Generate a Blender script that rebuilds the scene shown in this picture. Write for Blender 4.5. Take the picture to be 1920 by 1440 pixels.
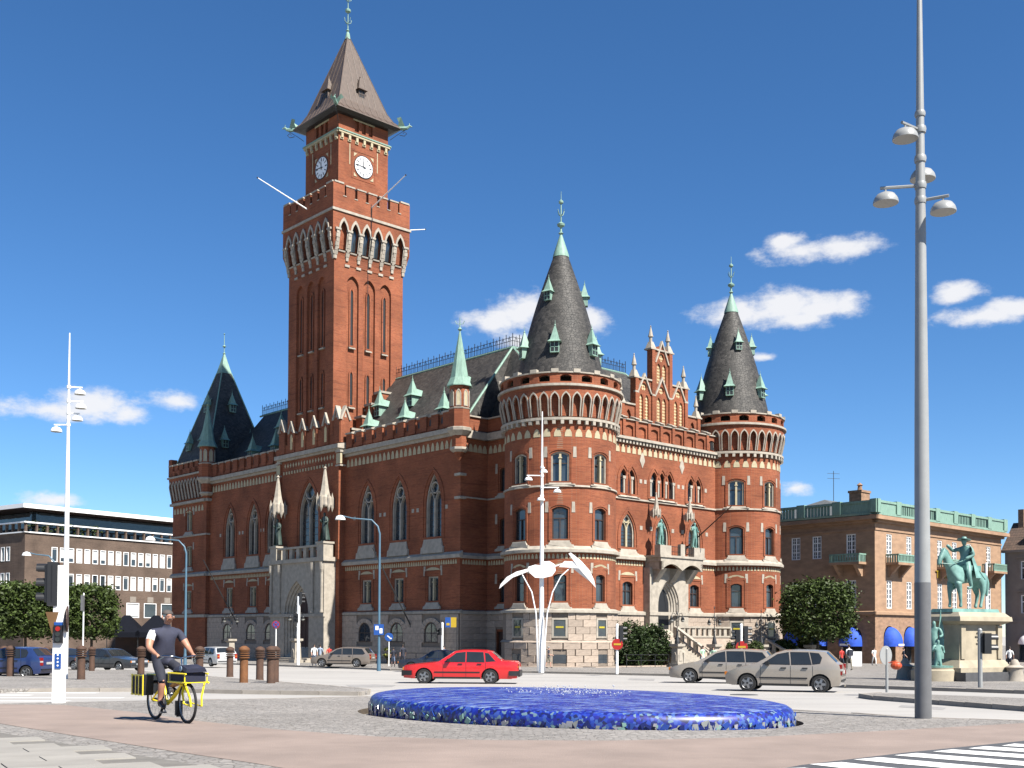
import bpy, bmesh, math, random
from mathutils import Vector, Matrix
from mathutils.geometry import delaunay_2d_cdt
R = math.radians
random.seed(11)
scene = bpy.context.scene
for o in list(bpy.data.objects): bpy.data.objects.remove(o)
COL = scene.collection

# ------------------------------------------------------------------ camera
F, PITCH, ROLL, HZ, CAMZ, CX = 2090.0, R(1.5), R(0.25), 1187.0, 1.14, 960.0
CY = HZ - F * math.tan(PITCH)
_cr, _sr, _cp, _sp = math.cos(ROLL), math.sin(ROLL), math.cos(PITCH), math.sin(PITCH)
cam_data = bpy.data.cameras.new('camera')
cam = bpy.data.objects.new('camera', cam_data); COL.objects.link(cam)
cam_data.sensor_fit = 'HORIZONTAL'; cam_data.sensor_width = 36.0
cam_data.lens = F / 1920.0 * 36.0
cam_data.shift_y = (CY - 720.0) / 1920.0
cam_data.clip_start = 0.1; cam_data.clip_end = 3000.0
_fw = Vector((0, _cp, _sp)); _up = Vector((0, -_sp, _cp)); _rt = Vector((1, 0, 0))
_r2 = _rt * _cr + _up * _sr; _u2 = -_rt * _sr + _up * _cr
cam.matrix_world = Matrix(((_r2.x, _u2.x, -_fw.x, 0), (_r2.y, _u2.y, -_fw.y, 0), (_r2.z, _u2.z, -_fw.z, CAMZ), (0, 0, 0, 1)))
scene.camera = cam
scene.render.resolution_x, scene.render.resolution_y = 1024, 768

# ------------------------------------------------------------------ sun, exposure
SUN_AZ, SUN_EL = R(136.5), R(49)
sun_dir = Vector((math.sin(SUN_AZ) * math.cos(SUN_EL), math.cos(SUN_AZ) * math.cos(SUN_EL), math.sin(SUN_EL)))
sd = bpy.data.lights.new('sun', 'SUN'); sun = bpy.data.objects.new('sun', sd); COL.objects.link(sun)
sd.energy = 5.0; sd.angle = R(0.53); sd.color = (1.0, 0.955, 0.88)
sun.rotation_euler = sun_dir.to_track_quat('Z', 'Y').to_euler()
sun.location = (40, -40, 80)
scene.view_settings.view_transform = 'Standard'
scene.view_settings.look = 'None'
scene.view_settings.exposure = 1.4
scene.view_settings.gamma = 1.0
scene.view_settings.use_curve_mapping = False
try:
    scene.cycles.max_bounces = 6; scene.cycles.diffuse_bounces = 3; scene.cycles.glossy_bounces = 3
    scene.cycles.transparent_max_bounces = 6
except Exception: pass

# ------------------------------------------------------------------ pixel -> world (uses what a thing touches)
def ray(px, py):
    a = (px - CX) / F; b = -(py - CY) / F
    x = a * _cr - b * _sr; z = a * _sr + b * _cr
    return Vector((x, _cp - z * _sp, _sp + z * _cp))
_GN = [(-60, 1.157), (28, -0.54), (38, -0.72), (60, -1.08), (91, -1.58), (140, -2.2), (220, -2.6), (3000, -2.8)]
def gz(y):
    for (a, za), (b, zb) in zip(_GN, _GN[1:]):
        if y <= b: return za + (zb - za) * (y - a) / (b - a)
    return _GN[-1][1]
KERB = 0.12
def rz(y): return gz(y) - KERB
def G(px, py, dz=0.0):
    d = ray(px, py); lo, hi = 1.0, 2500.0
    f = lambda t: CAMZ + t * d.z - gz(t * d.y) - dz
    for _ in range(60):
        m = (lo + hi) / 2
        if f(m) > 0: lo = m
        else: hi = m
    return Vector((lo * d.x, lo * d.y, CAMZ + lo * d.z))
def GR(px, py): return G(px, py, -KERB)
def at(px, py, Y):
    d = ray(px, py); t = Y / d.y
    return Vector((t * d.x, Y, CAMZ + t * d.z))

# ------------------------------------------------------------------ world: sky with fair-weather clouds
world = bpy.data.worlds.new('World'); scene.world = world; world.use_nodes = True
wn = world.node_tree.nodes; wl = world.node_tree.links; wn.clear()
def N(tree, t, **k):
    n = tree.nodes.new(t)
    for a, b in k.items(): setattr(n, a, b)
    return n
W = world.node_tree
out = N(W, 'ShaderNodeOutputWorld')
sky = N(W, 'ShaderNodeTexSky', sky_type='NISHITA', sun_disc=False)
sky.sun_elevation = SUN_EL; sky.sun_rotation = SUN_AZ
sky.altitude = 0; sky.air_density = 0.8; sky.dust_density = 0.0; sky.ozone_density = 6.0
bg = N(W, 'ShaderNodeBackground'); bg.inputs[1].default_value = 0.06
hsv = N(W, 'ShaderNodeHueSaturation'); hsv.inputs['Saturation'].default_value = 1.15
wl.new(sky.outputs[0], hsv.inputs['Color']); wl.new(hsv.outputs[0], bg.inputs[0])
bgc = N(W, 'ShaderNodeBackground'); bgc.inputs[0].default_value = (0.93, 0.93, 0.95, 1); bgc.inputs[1].default_value = 0.385
tc = N(W, 'ShaderNodeTexCoord'); sep = N(W, 'ShaderNodeSeparateXYZ'); wl.new(tc.outputs['Generated'], sep.inputs[0])
def M_(op, a, b=None, c=None, tree=W):
    n = N(tree, 'ShaderNodeMath', operation=op)
    for i, v in enumerate((a, b, c)):
        if v is None: continue
        if isinstance(v, (int, float)): n.inputs[i].default_value = v
        else: tree.links.new(v, n.inputs[i])
    return n.outputs[0]
az = M_('ARCTAN2', sep.outputs[0], sep.outputs[1]); el = M_('ARCSINE', sep.outputs[2])
comb = N(W, 'ShaderNodeCombineXYZ'); wl.new(az, comb.inputs[0]); wl.new(el, comb.inputs[1])
nz = N(W, 'ShaderNodeTexNoise'); nz.inputs['Scale'].default_value = 26; nz.inputs['Detail'].default_value = 12; nz.inputs['Roughness'].default_value = 0.64
mpn = N(W, 'ShaderNodeMapping'); mpn.inputs['Scale'].default_value = (1.0, 1.7, 1.0)
wl.new(comb.outputs[0], mpn.inputs[0]); wl.new(mpn.outputs[0], nz.inputs['Vector'])
blobs = []
for (px, py, w, h) in [(95, 768, 110, 26), (180, 758, 100, 36), (235, 775, 45, 25), (330, 752, 48, 26), (930, 605, 75, 40), (985, 585, 75, 45), (1105, 602, 48, 36), (975, 640, 60, 26),
                       (1500, 472, 85, 24), (1590, 462, 95, 26), (1470, 455, 45, 22), (1380, 592, 95, 32), (1460, 575, 90, 42), (1550, 578, 85, 34), (1500, 600, 110, 20), (1800, 548, 62, 22), (1840, 592, 90, 24), (1900, 575, 60, 22), (95, 938, 72, 18), (1490, 915, 45, 18), (1430, 670, 30, 10)]:
    d = ray(px, py).normalized(); blobs.append((math.atan2(d.x, d.y), math.asin(d.z), w / F, h / F))
_rs = random.Random(5)
for i in range(34):
    a = _rs.uniform(-math.pi, math.pi)
    if abs(a) < 0.52: continue
    e = _rs.uniform(0.06, 0.5); w = _rs.uniform(0.03, 0.09); blobs.append((a, e, w, w * 0.36)); blobs.append((a + w * .7, e - w * .1, w * .8, w * .26))
acc = None
for (a, e, w, h) in blobs:
    s = N(W, 'ShaderNodeVectorMath', operation='SUBTRACT'); wl.new(comb.outputs[0], s.inputs[0]); s.inputs[1].default_value = (a, e, 0)
    m = N(W, 'ShaderNodeVectorMath', operation='MULTIPLY'); wl.new(s.outputs[0], m.inputs[0]); m.inputs[1].default_value = (1 / w, 1 / h, 0)
    l = N(W, 'ShaderNodeVectorMath', operation='LENGTH'); wl.new(m.outputs[0], l.inputs[0])
    v = M_('SUBTRACT', 1.0, l.outputs['Value'])
    acc = v if acc is None else M_('SMOOTH_MAX', acc, v, 0.25)
accn = M_('ADD', acc, M_('MULTIPLY', M_('SUBTRACT', nz.outputs['Fac'], 0.5), 2.1))
mr = N(W, 'ShaderNodeMapRange', interpolation_type='SMOOTHSTEP'); wl.new(accn, mr.inputs['Value'])
mr.inputs['From Min'].default_value = 0.02; mr.inputs['From Max'].default_value = 0.8; mr.inputs['To Max'].default_value = 0.93
mx = N(W, 'ShaderNodeMixShader'); wl.new(mr.outputs[0], mx.inputs[0]); wl.new(bg.outputs[0], mx.inputs[1]); wl.new(bgc.outputs[0], mx.inputs[2])
wl.new(mx.outputs[0], out.inputs[0])

# ------------------------------------------------------------------ materials
MATS = {}
AL = 0.45      # the photograph is exposed for a bright midday; surfaces keep moderate real albedos
_al = lambda c: tuple(v * AL for v in c)
def pm(name, col, rough=0.8, var=0.12, scale=4.0, bump=0.0, bscale=None, metal=0.0, spec=0.5, detail=6, coat=0.0, col2=None, stretch=(1, 1, 1), rnd=0.0, isl=0.0, trans=0.0):
    """procedural principled material: noise colour variation, bump, optional per-object / per-island variation"""
    if name in MATS: return MATS[name]
    col = _al(col); col2 = _al(col2) if col2 else None
    m = bpy.data.materials.new(name); m.use_nodes = True; t = m.node_tree; n = t.nodes; l = t.links
    b = n['Principled BSDF']; b.inputs['Roughness'].default_value = rough; b.inputs['Metallic'].default_value = metal
    b.inputs['Specular IOR Level'].default_value = spec
    if coat: b.inputs['Coat Weight'].default_value = coat; b.inputs['Coat Roughness'].default_value = 0.04
    tc = N(t, 'ShaderNodeTexCoord'); mp = N(t, 'ShaderNodeMapping'); mp.inputs['Scale'].default_value = stretch
    l.new(tc.outputs['Object'], mp.inputs[0])
    nz = N(t, 'ShaderNodeTexNoise'); nz.inputs['Scale'].default_value = scale; nz.inputs['Detail'].default_value = detail; nz.inputs['Roughness'].default_value = 0.6
    l.new(mp.outputs[0], nz.inputs['Vector'])
    c2 = col2 if col2 else tuple(c * (1 - var * 1.6) for c in col); c1 = tuple(min(1, c * (1 + var)) for c in col) if not col2 else col
    mix = N(t, 'ShaderNodeMix', data_type='RGBA'); mix.inputs[6].default_value = (*c1, 1); mix.inputs[7].default_value = (*c2, 1)
    mr = N(t, 'ShaderNodeMapRange'); mr.inputs['From Min'].default_value = 0.3; mr.inputs['From Max'].default_value = 0.7
    l.new(nz.outputs['Fac'], mr.inputs['Value']); l.new(mr.outputs[0], mix.inputs[0]); colout = mix.outputs[2]
    if rnd or isl:
        src = N(t, 'ShaderNodeObjectInfo').outputs['Random'] if rnd else N(t, 'ShaderNodeNewGeometry').outputs['Random Per Island']
        amt = rnd or isl
        mr2 = N(t, 'ShaderNodeMapRange'); mr2.inputs['To Min'].default_value = 1 - amt; mr2.inputs['To Max'].default_value = 1 + amt
        l.new(src, mr2.inputs['Value'])
        vm = N(t, 'ShaderNodeVectorMath', operation='SCALE'); l.new(colout, vm.inputs[0]); l.new(mr2.outputs[0], vm.inputs['Scale']); colout = vm.outputs[0]
    l.new(colout, b.inputs['Base Color'])
    if bump:
        nb = N(t, 'ShaderNodeTexNoise'); nb.inputs['Scale'].default_value = bscale or scale * 4; nb.inputs['Detail'].default_value = 5
        l.new(mp.outputs[0], nb.inputs['Vector']); bp = N(t, 'ShaderNodeBump'); bp.inputs['Strength'].default_value = bump; bp.inputs['Distance'].default_value = 0.02
        l.new(nb.outputs['Fac'], bp.inputs['Height']); l.new(bp.outputs[0], b.inputs['Normal'])
    MATS[name] = m; return m
def voro(name, col, col2, scale, joint=(0.12, 0.11, 0.1), jw=0.06, rough=0.85, bump=0.5, big=0.0, stretch=(1, 1, 1), rand=1.0, coords='Object', spec=0.3):
    """small setts / mosaic pieces: voronoi cells with their own tone and recessed joints"""
    col, col2, joint = _al(col), _al(col2), _al(joint)
    m = bpy.data.materials.new(name); m.use_nodes = True; t = m.node_tree; l = t.links; b = t.nodes['Principled BSDF']
    b.inputs['Roughness'].default_value = rough; b.inputs['Specular IOR Level'].default_value = spec
    tc = N(t, 'ShaderNodeTexCoord'); mp = N(t, 'ShaderNodeMapping'); mp.inputs['Scale'].default_value = stretch; l.new(tc.outputs[coords], mp.inputs[0])
    v = N(t, 'ShaderNodeTexVoronoi'); v.inputs['Scale'].default_value = scale; v.inputs['Randomness'].default_value = rand
    e = N(t, 'ShaderNodeTexVoronoi', feature='DISTANCE_TO_EDGE'); e.inputs['Scale'].default_value = scale; e.inputs['Randomness'].default_value = rand
    l.new(mp.outputs[0], v.inputs['Vector']); l.new(mp.outputs[0], e.inputs['Vector'])
    sp = N(t, 'ShaderNodeSeparateColor'); l.new(v.outputs['Color'], sp.inputs[0])
    mix = N(t, 'ShaderNodeMix', data_type='RGBA'); mix.inputs[6].default_value = (*col, 1); mix.inputs[7].default_value = (*col2, 1); l.new(sp.outputs[0], mix.inputs[0])
    cur = mix.outputs[2]
    if big:
        nz = N(t, 'ShaderNodeTexNoise'); nz.inputs['Scale'].default_value = 0.35; nz.inputs['Detail'].default_value = 7; l.new(tc.outputs['Object'], nz.inputs['Vector'])
        mr = N(t, 'ShaderNodeMapRange'); mr.inputs['From Min'].default_value = .3; mr.inputs['From Max'].default_value = .7; mr.inputs['To Min'].default_value = 1 - big; mr.inputs['To Max'].default_value = 1 + big
        l.new(nz.outputs['Fac'], mr.inputs['Value']); sc = N(t, 'ShaderNodeVectorMath', operation='SCALE'); l.new(cur, sc.inputs[0]); l.new(mr.outputs[0], sc.inputs['Scale']); cur = sc.outputs[0]
    st = N(t, 'ShaderNodeMapRange'); st.inputs['From Min'].default_value = 0.0; st.inputs['From Max'].default_value = jw; l.new(e.outputs['Distance'], st.inputs['Value'])
    mj = N(t, 'ShaderNodeMix', data_type='RGBA'); mj.inputs[6].default_value = (*joint, 1); l.new(st.outputs[0], mj.inputs[0]); l.new(cur, mj.inputs[7])
    l.new(mj.outputs[2], b.inputs['Base Color'])
    if bump:
        bp = N(t, 'ShaderNodeBump'); bp.inputs['Strength'].default_value = bump; bp.inputs['Distance'].default_value = 0.02; l.new(st.outputs[0], bp.inputs['Height']); l.new(bp.outputs[0], b.inputs['Normal'])
    MATS[name] = m; return m
def brickmat(name, col, col2, mortar, bw=0.26, rh=0.085, dark=(0.10, 0.035, 0.025)):
    col, col2, mortar, dark = _al(col), _al(col2), _al(mortar), _al(dark)
    m = bpy.data.materials.new(name); m.use_nodes = True; t = m.node_tree; l = t.links; b = t.nodes['Principled BSDF']
    b.inputs['Roughness'].default_value = 0.88; b.inputs['Specular IOR Level'].default_value = 0.25
    tc = N(t, 'ShaderNodeTexCoord'); sp = N(t, 'ShaderNodeSeparateXYZ'); l.new(tc.outputs['Object'], sp.inputs[0])
    u = M_('ADD', sp.outputs[0], sp.outputs[1], tree=t); cb = N(t, 'ShaderNodeCombineXYZ'); l.new(u, cb.inputs[0]); l.new(sp.outputs[2], cb.inputs[1])
    br = N(t, 'ShaderNodeTexBrick'); l.new(cb.outputs[0], br.inputs['Vector']); br.inputs['Scale'].default_value = 1.0
    br.inputs['Brick Width'].default_value = bw; br.inputs['Row Height'].default_value = rh; br.inputs['Mortar Size'].default_value = 0.007; br.inputs['Mortar Smooth'].default_value = 0.3
    br.inputs['Color1'].default_value = (*col, 1); br.inputs['Color2'].default_value = (*col2, 1); br.inputs['Mortar'].default_value = (*mortar, 1)
    # weathered courses: dark streaks running along the courses, and big blotches
    mp = N(t, 'ShaderNodeMapping'); mp.inputs['Scale'].default_value = (0.25, 0.25, 5.0); l.new(tc.outputs['Object'], mp.inputs[0])
    n1 = N(t, 'ShaderNodeTexNoise'); n1.inputs['Scale'].default_value = 1.6; n1.inputs['Detail'].default_value = 6; n1.inputs['Roughness'].default_value = .65; l.new(mp.outputs[0], n1.inputs['Vector'])
    r1 = N(t, 'ShaderNodeMapRange'); r1.inputs['From Min'].default_value = 0.52; r1.inputs['From Max'].default_value = 0.72; r1.inputs['To Max'].default_value = 0.55; l.new(n1.outputs['Fac'], r1.inputs['Value'])
    mx = N(t, 'ShaderNodeMix', data_type='RGBA'); l.new(r1.outputs[0], mx.inputs[0]); l.new(br.outputs['Color'], mx.inputs[6]); mx.inputs[7].default_value = (*dark, 1)
    n2 = N(t, 'ShaderNodeTexNoise'); n2.inputs['Scale'].default_value = 0.35; n2.inputs['Detail'].default_value = 8; l.new(tc.outputs['Object'], n2.inputs['Vector'])
    r2 = N(t, 'ShaderNodeMapRange'); r2.inputs['From Min'].default_value = .3; r2.inputs['From Max'].default_value = .7; r2.inputs['To Min'].default_value = 0.68; r2.inputs['To Max'].default_value = 1.2; l.new(n2.outputs['Fac'], r2.inputs['Value'])
    sc = N(t, 'ShaderNodeVectorMath', operation='SCALE'); l.new(mx.outputs[2], sc.inputs[0]); l.new(r2.outputs[0], sc.inputs['Scale'])
    l.new(sc.outputs[0], b.inputs['Base Color'])
    bp = N(t, 'ShaderNodeBump'); bp.inputs['Strength'].default_value = 0.5; bp.inputs['Distance'].default_value = 0.012; l.new(br.outputs['Fac'], bp.inputs['Height']); bp.invert = True; l.new(bp.outputs[0], b.inputs['Normal'])
    MATS[name] = m; return m
def glassmat(name, col=(0.02, 0.026, 0.032), rough=0.05, wav=0.15):
    m = bpy.data.materials.new(name); m.use_nodes = True; t = m.node_tree; l = t.links; b = t.nodes['Principled BSDF']
    b.inputs['Base Color'].default_value = (*col, 1); b.inputs['Roughness'].default_value = rough; b.inputs['Specular IOR Level'].default_value = 0.8
    tc = N(t, 'ShaderNodeTexCoord'); n1 = N(t, 'ShaderNodeTexNoise'); n1.inputs['Scale'].default_value = 1.3; n1.inputs['Detail'].default_value = 2; l.new(tc.outputs['Object'], n1.inputs['Vector'])
    bp = N(t, 'ShaderNodeBump'); bp.inputs['Strength'].default_value = wav; bp.inputs['Distance'].default_value = 0.05; l.new(n1.outputs['Fac'], bp.inputs['Height']); l.new(bp.outputs[0], b.inputs['Normal'])
    # dim interior tones behind the pane
    n2 = N(t, 'ShaderNodeTexNoise'); n2.inputs['Scale'].default_value = 0.9; n2.inputs['Detail'].default_value = 3; l.new(tc.outputs['Object'], n2.inputs['Vector'])
    mx = N(t, 'ShaderNodeMix', data_type='RGBA'); mx.inputs[6].default_value = (*[c * .5 for c in col], 1); mx.inputs[7].default_value = (*[c * 2.2 for c in col], 1); l.new(n2.outputs['Fac'], mx.inputs[0]); l.new(mx.outputs[2], b.inputs['Base Color'])
    MATS[name] = m; return m
brick = brickmat('red_brick', (0.51, 0.15, 0.064), (0.39, 0.102, 0.046), (0.44, 0.25, 0.16), dark=(0.09, 0.03, 0.022))
brown_brick = brickmat('brown_brick', (0.24, 0.165, 0.125), (0.19, 0.13, 0.1), (0.28, 0.22, 0.17), dark=(0.1, 0.075, 0.06))
stone = pm('pale_stone', (0.62, 0.55, 0.45), 0.85, 0.16, 2.2, bump=0.25)
cream = pm('cream_render', (0.72, 0.62, 0.40), 0.85, 0.1, 3)
granite = pm('pink_granite_block', (0.66, 0.53, 0.42), 0.85, 0.16, 3.0, bump=0.35, bscale=25, rnd=0.13)
mortar = pm('mortar_joint', (0.36, 0.29, 0.23), 0.95, 0.1)
slate = voro('slate_shingles', (0.12, 0.11, 0.098), (0.05, 0.047, 0.043), 3.6, joint=(0.02, 0.02, 0.02), jw=0.05, rough=0.62, bump=0.6, big=0.25, stretch=(1, 1, 1.25), rand=0.7, spec=0.3)
copper = pm('verdigris_copper', (0.33, 0.54, 0.43), 0.65, 0.16, 2.5, bump=0.1, stretch=(3, 3, 0.6))
brown_copper = pm('brown_copper_sheet', (0.165, 0.115, 0.085), 0.5, 0.2, 2.0, bump=0.1, stretch=(3, 3, 0.4))
iron = pm('dark_iron', (0.025, 0.027, 0.03), 0.5, 0.1)
glass = glassmat('window_glass')
stained = voro('leaded_glass', (0.03, 0.035, 0.045), (0.11, 0.095, 0.08), 2.6, joint=(0.01, 0.01, 0.01), jw=0.03, rough=0.12, bump=0.1, spec=0.7)
wood = pm('dark_window_wood', (0.06, 0.03, 0.022), 0.6, 0.15)
doorwood = pm('brown_door_wood', (0.09, 0.035, 0.022), 0.6, 0.2, 3)
white = pm('white_paint', (1.5, 1.5, 1.47), 0.45, 0.04)
asphalt = pm('sunbleached_asphalt', (0.6, 0.57, 0.53), 0.9, 0.1, 0.3, bump=0.2, bscale=60, stretch=(0.5, 2.2, 1))
dark_asphalt = pm('dark_asphalt', (0.11, 0.115, 0.125), 0.9, 0.14, 2, bump=0.3, bscale=60)
pink = pm('pink_asphalt', (0.43, 0.332, 0.278), 0.92, 0.12, 0.9, bump=0.35, bscale=45, detail=10)
setts = voro('granite_setts', (0.52, 0.48, 0.44), (0.34, 0.32, 0.295), 8.5, joint=(0.2, 0.18, 0.155), jw=0.08, big=0.14, rand=0.85)
slabmat = pm('concrete_slab', (0.47, 0.44, 0.39), 0.9, 0.08, 1.5, bump=0.2, bscale=50, rnd=0.07)
kerbmat = pm('granite_kerb', (0.47, 0.42, 0.36), 0.85, 0.12, 3, bump=0.3, bscale=30, rnd=0.1)
bronze = pm('green_bronze', (0.32, 0.60, 0.53), 0.55, 0.3, 2.2, bump=0.2, col2=(0.13, 0.3, 0.26))
dark_bronze = pm('dark_bronze', (0.09, 0.15, 0.125), 0.55, 0.3, 3.5, bump=0.2, col2=(0.03, 0.05, 0.045))
grey_paint = pm('pale_grey_paint', (0.50, 0.51, 0.50), 0.4, 0.05)
rust = pm('rusty_iron', (0.14, 0.068, 0.038), 0.8, 0.25, 5, bump=0.2)
rust2 = pm('orange_rust', (0.30, 0.115, 0.03), 0.8, 0.25, 5, bump=0.2)
black = pm('black_plastic', (0.018, 0.018, 0.02), 0.45, 0.1)
rubber = pm('tyre_rubber', (0.02, 0.02, 0.021), 0.85, 0.1)
alloy = pm('alloy_metal', (0.55, 0.55, 0.56), 0.3, 0.05, metal=0.8)
chrome = pm('chrome', (0.7, 0.7, 0.72), 0.15, 0.02, metal=1.0)

# ------------------------------------------------------------------ mesh helpers
class MB:
    def __init__(s): s.v = []; s.f = []; s.m = []
    def add(s, vs, fs, mat=0):
        o = len(s.v); s.v += [tuple(v) for v in vs]
        for f in fs: s.f.append(tuple(i + o for i in f)); s.m.append(mat)
    def box(s, x0, x1, y0, y1, z0, z1, mat=0, T=None):
        vs = [Vector((x, y, z)) for z in (z0, z1) for y in (y0, y1) for x in (x0, x1)]
        if T is not None: vs = [T @ v for v in vs]
        s.add(vs, [(0, 2, 3, 1), (4, 5, 7, 6), (0, 1, 5, 4), (2, 6, 7, 3), (0, 4, 6, 2), (1, 3, 7, 5)], mat)
    def frustum(s, cx, cy, z0, z1, a0, b0, a1, b1, mat=0, T=None):
        vs = [Vector((cx + sx * a, cy + sy * b, z)) for z, a, b in ((z0, a0, b0), (z1, a1, b1)) for sx, sy in ((-1, -1), (1, -1), (1, 1), (-1, 1))]
        if T is not None: vs = [T @ v for v in vs]
        s.add(vs, [(3, 2, 1, 0), (4, 5, 6, 7)] + [(i, (i + 1) % 4, (i + 1) % 4 + 4, i + 4) for i in range(4)], mat)
    def lathe(s, prof, n=16, c=(0, 0), a0=0.0, a1=2 * math.pi, mat=0, T=None, rot=0.0):
        full = abs(a1 - a0 - 2 * math.pi) < 1e-6; k = n if full else n + 1; vs = []
        for r, z in prof:
            for i in range(k):
                a = a0 + (a1 - a0) * i / n + rot; vs.append(Vector((c[0] + r * math.cos(a), c[1] + r * math.sin(a), z)))
        if T is not None: vs = [T @ v for v in vs]
        fs = []
        for j in range(len(prof) - 1):
            for i in range(n):
                i2 = (i + 1) % k; fs.append((j * k + i, j * k + i2, (j + 1) * k + i2, (j + 1) * k + i))
        full = full and prof[0] != prof[-1]
        if full and prof[-1][0] > 1e-4: fs.append(tuple((len(prof) - 1) * k + i for i in range(k)))
        if full and prof[0][0] > 1e-4: fs.append(tuple(reversed(range(k))))
        s.add(vs, fs, mat)
    def tube(s, path, r, n=8, mat=0, caps=True):
        path = [Vector(p) for p in path]; m = len(path); rs = r if isinstance(r, (list, tuple)) else [r] * m; vs = []; prev = None
        for i, p in enumerate(path):
            d = (path[min(i + 1, m - 1)] - path[max(i - 1, 0)]).normalized()
            if prev is None: u = d.orthogonal().normalized()
            else: u = (prev - d * prev.dot(d)); u = u.normalized() if u.length > 1e-5 else d.orthogonal().normalized()
            prev = u; w = d.cross(u)
            for k in range(n):
                a = 2 * math.pi * k / n; vs.append(p + (u * math.cos(a) + w * math.sin(a)) * rs[i])
        fs = [(i * n + k, i * n + (k + 1) % n, (i + 1) * n + (k + 1) % n, (i + 1) * n + k) for i in range(m - 1) for k in range(n)]
        if caps: fs += [tuple(reversed(range(n))), tuple((m - 1) * n + k for k in range(n))]
        s.add(vs, fs, mat)
    def ball(s, c, rx, ry=None, rz_=None, nu=12, nv=8, mat=0, zmin=-1.0, T=None):
        ry = ry or rx; rz_ = rz_ or rx; t0 = math.asin(max(-1, zmin))
        prof = [(math.cos(t0 + (math.pi / 2 - t0) * j / nv), math.sin(t0 + (math.pi / 2 - t0) * j / nv)) for j in range(nv + 1)]
        k = len(s.v); s.lathe([(max(r, 0.0), z) for r, z in prof], nu, mat=mat)
        for i in range(k, len(s.v)):
            x, y, z = s.v[i]; p = Vector((c[0] + x * rx, c[1] + y * ry, c[2] + z * rz_)); s.v[i] = tuple(T @ p if T is not None else p)
    def prism(s, pts, fn, d0, d1, mat=0):
        n = len(pts); s.add([fn(u, z, d0) for u, z in pts] + [fn(u, z, d1) for u, z in pts],
              [tuple(range(n)), tuple(reversed(range(n, 2 * n)))] + [(i, i + n, (i + 1) % n + n, (i + 1) % n) for i in range(n)], mat)
    def ring(s, o, i_, fn, d0, d1, mat=0):
        """frame between outline o and inner outline i_ (same count), from depth d0 to d1"""
        n = len(o); vs = [fn(u, z, d0) for u, z in o] + [fn(u, z, d0) for u, z in i_] + [fn(u, z, d1) for u, z in i_] + [fn(u, z, d1) for u, z in o]
        fs = []
        for k in range(n):
            j = (k + 1) % n; fs += [(k, j, n + j, n + k), (n + k, n + j, 2 * n + j, 2 * n + k), (k, 3 * n + k, 3 * n + j, j)]
        s.add(vs, fs, mat)
    def build(s, name, mats, parent=None, smooth=False, loc=None, bevel=0):
        me = bpy.data.meshes.new(name); me.from_pydata(s.v, [], s.f)
        for m in (mats if isinstance(mats, (list, tuple)) else [mats]): me.materials.append(m)
        me.polygons.foreach_set('material_index', s.m)
        if smooth: me.polygons.foreach_set('use_smooth', [True] * len(me.polygons))
        me.update()
        if smooth and smooth is not True:
            try: me.set_sharp_from_angle(angle=R(smooth))
            except Exception: pass
        o = link(name, me, parent, loc)
        if name in SPLIT: split_pieces(o, SPLIT[name])
        if name in ('corbel_table', 'dentil_band', 'arcade_pillars', 'arcade_arch', 'gable_coping'): o['kind'] = 'stuff'
        return o
SPLIT = dict(stone_dressing=0, diamond_frieze=0, parapet_opening=0, bay_pilaster=0, battlement_cap=0, battlement=0, plinth=0, parapet_pier=0, gable_pilaster=0, rear_wall=0, end_tower_side=0, string_course=.02, copper_ridge=.3, arched_frieze=.5, tooth_frieze=.5, parapet_cap=0, parapet=0, battlement_opening=0, stepped_gable=0, balcony_parapet=0, balustrade=.05, lintel_panel=0, cornice=.02)
def split_pieces(o, gap):
    """pieces of one mesh that do not touch become objects of their own (gap: pieces closer than this stay together)"""
    me = o.data; par = list(range(len(me.vertices)))
    def find(a):
        while par[a] != a: par[a] = par[par[a]]; a = par[a]
        return a
    for p in me.polygons:
        v = p.vertices
        for i in range(1, len(v)): par[find(v[0])] = find(v[i])
    comp = {}
    for p in me.polygons: comp.setdefault(find(p.vertices[0]), []).append(p.index)
    cs = list(comp.values())
    if len(cs) < 2: return
    if gap:
        bb = []
        for c in cs:
            co = [me.vertices[v].co for f in c for v in me.polygons[f].vertices]; bb.append([(min(p[k] for p in co), max(p[k] for p in co)) for k in range(3)])
        g = list(range(len(cs)))
        def fg(a):
            while g[a] != a: a = g[a]
            return a
        for i in range(len(cs)):
            for j in range(i):
                if all(bb[i][k][0] - bb[j][k][1] < gap and bb[j][k][0] - bb[i][k][1] < gap for k in range(3)): g[fg(i)] = fg(j)
        cl = {}
        for i, c in enumerate(cs): cl.setdefault(fg(i), []).extend(c)
        cs = list(cl.values())
        if len(cs) < 2: return
    name = o.name.split('.')[0]; mats = list(me.materials); meshes = []
    for c in cs:
        vi = {}; vs = []; fs = []; mi = []
        for f in c:
            p = me.polygons[f]; t = []
            for v in p.vertices:
                if v not in vi: vi[v] = len(vs); vs.append(tuple(me.vertices[v].co))
                t.append(vi[v])
            fs.append(t); mi.append(p.material_index)
        n = bpy.data.meshes.new(name); n.from_pydata(vs, [], fs)
        for m in mats: n.materials.append(m)
        n.polygons.foreach_set('material_index', mi); n.update(); meshes.append(n)
    o.data = meshes[0]; extra = []
    for n in meshes[1:]: extra.append(link(name, n, o.parent))
    o['_n'] = len(meshes); del o['_n']; EXTRA[o.name] = extra
EXTRA = {}
def link(name, me, parent=None, loc=None, M=None):
    o = bpy.data.objects.new(name, me); COL.objects.link(o)
    if parent is not None: o.parent = parent
    if loc is not None: o.location = loc
    if M is not None: o.matrix_local = M
    return o
def tag(o, label=None, cat=None, group=None, kind=None):
    if label: o['label'] = label
    if cat: o['category'] = cat
    if group: o['group'] = group
    if kind: o['kind'] = kind
    return o
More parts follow.
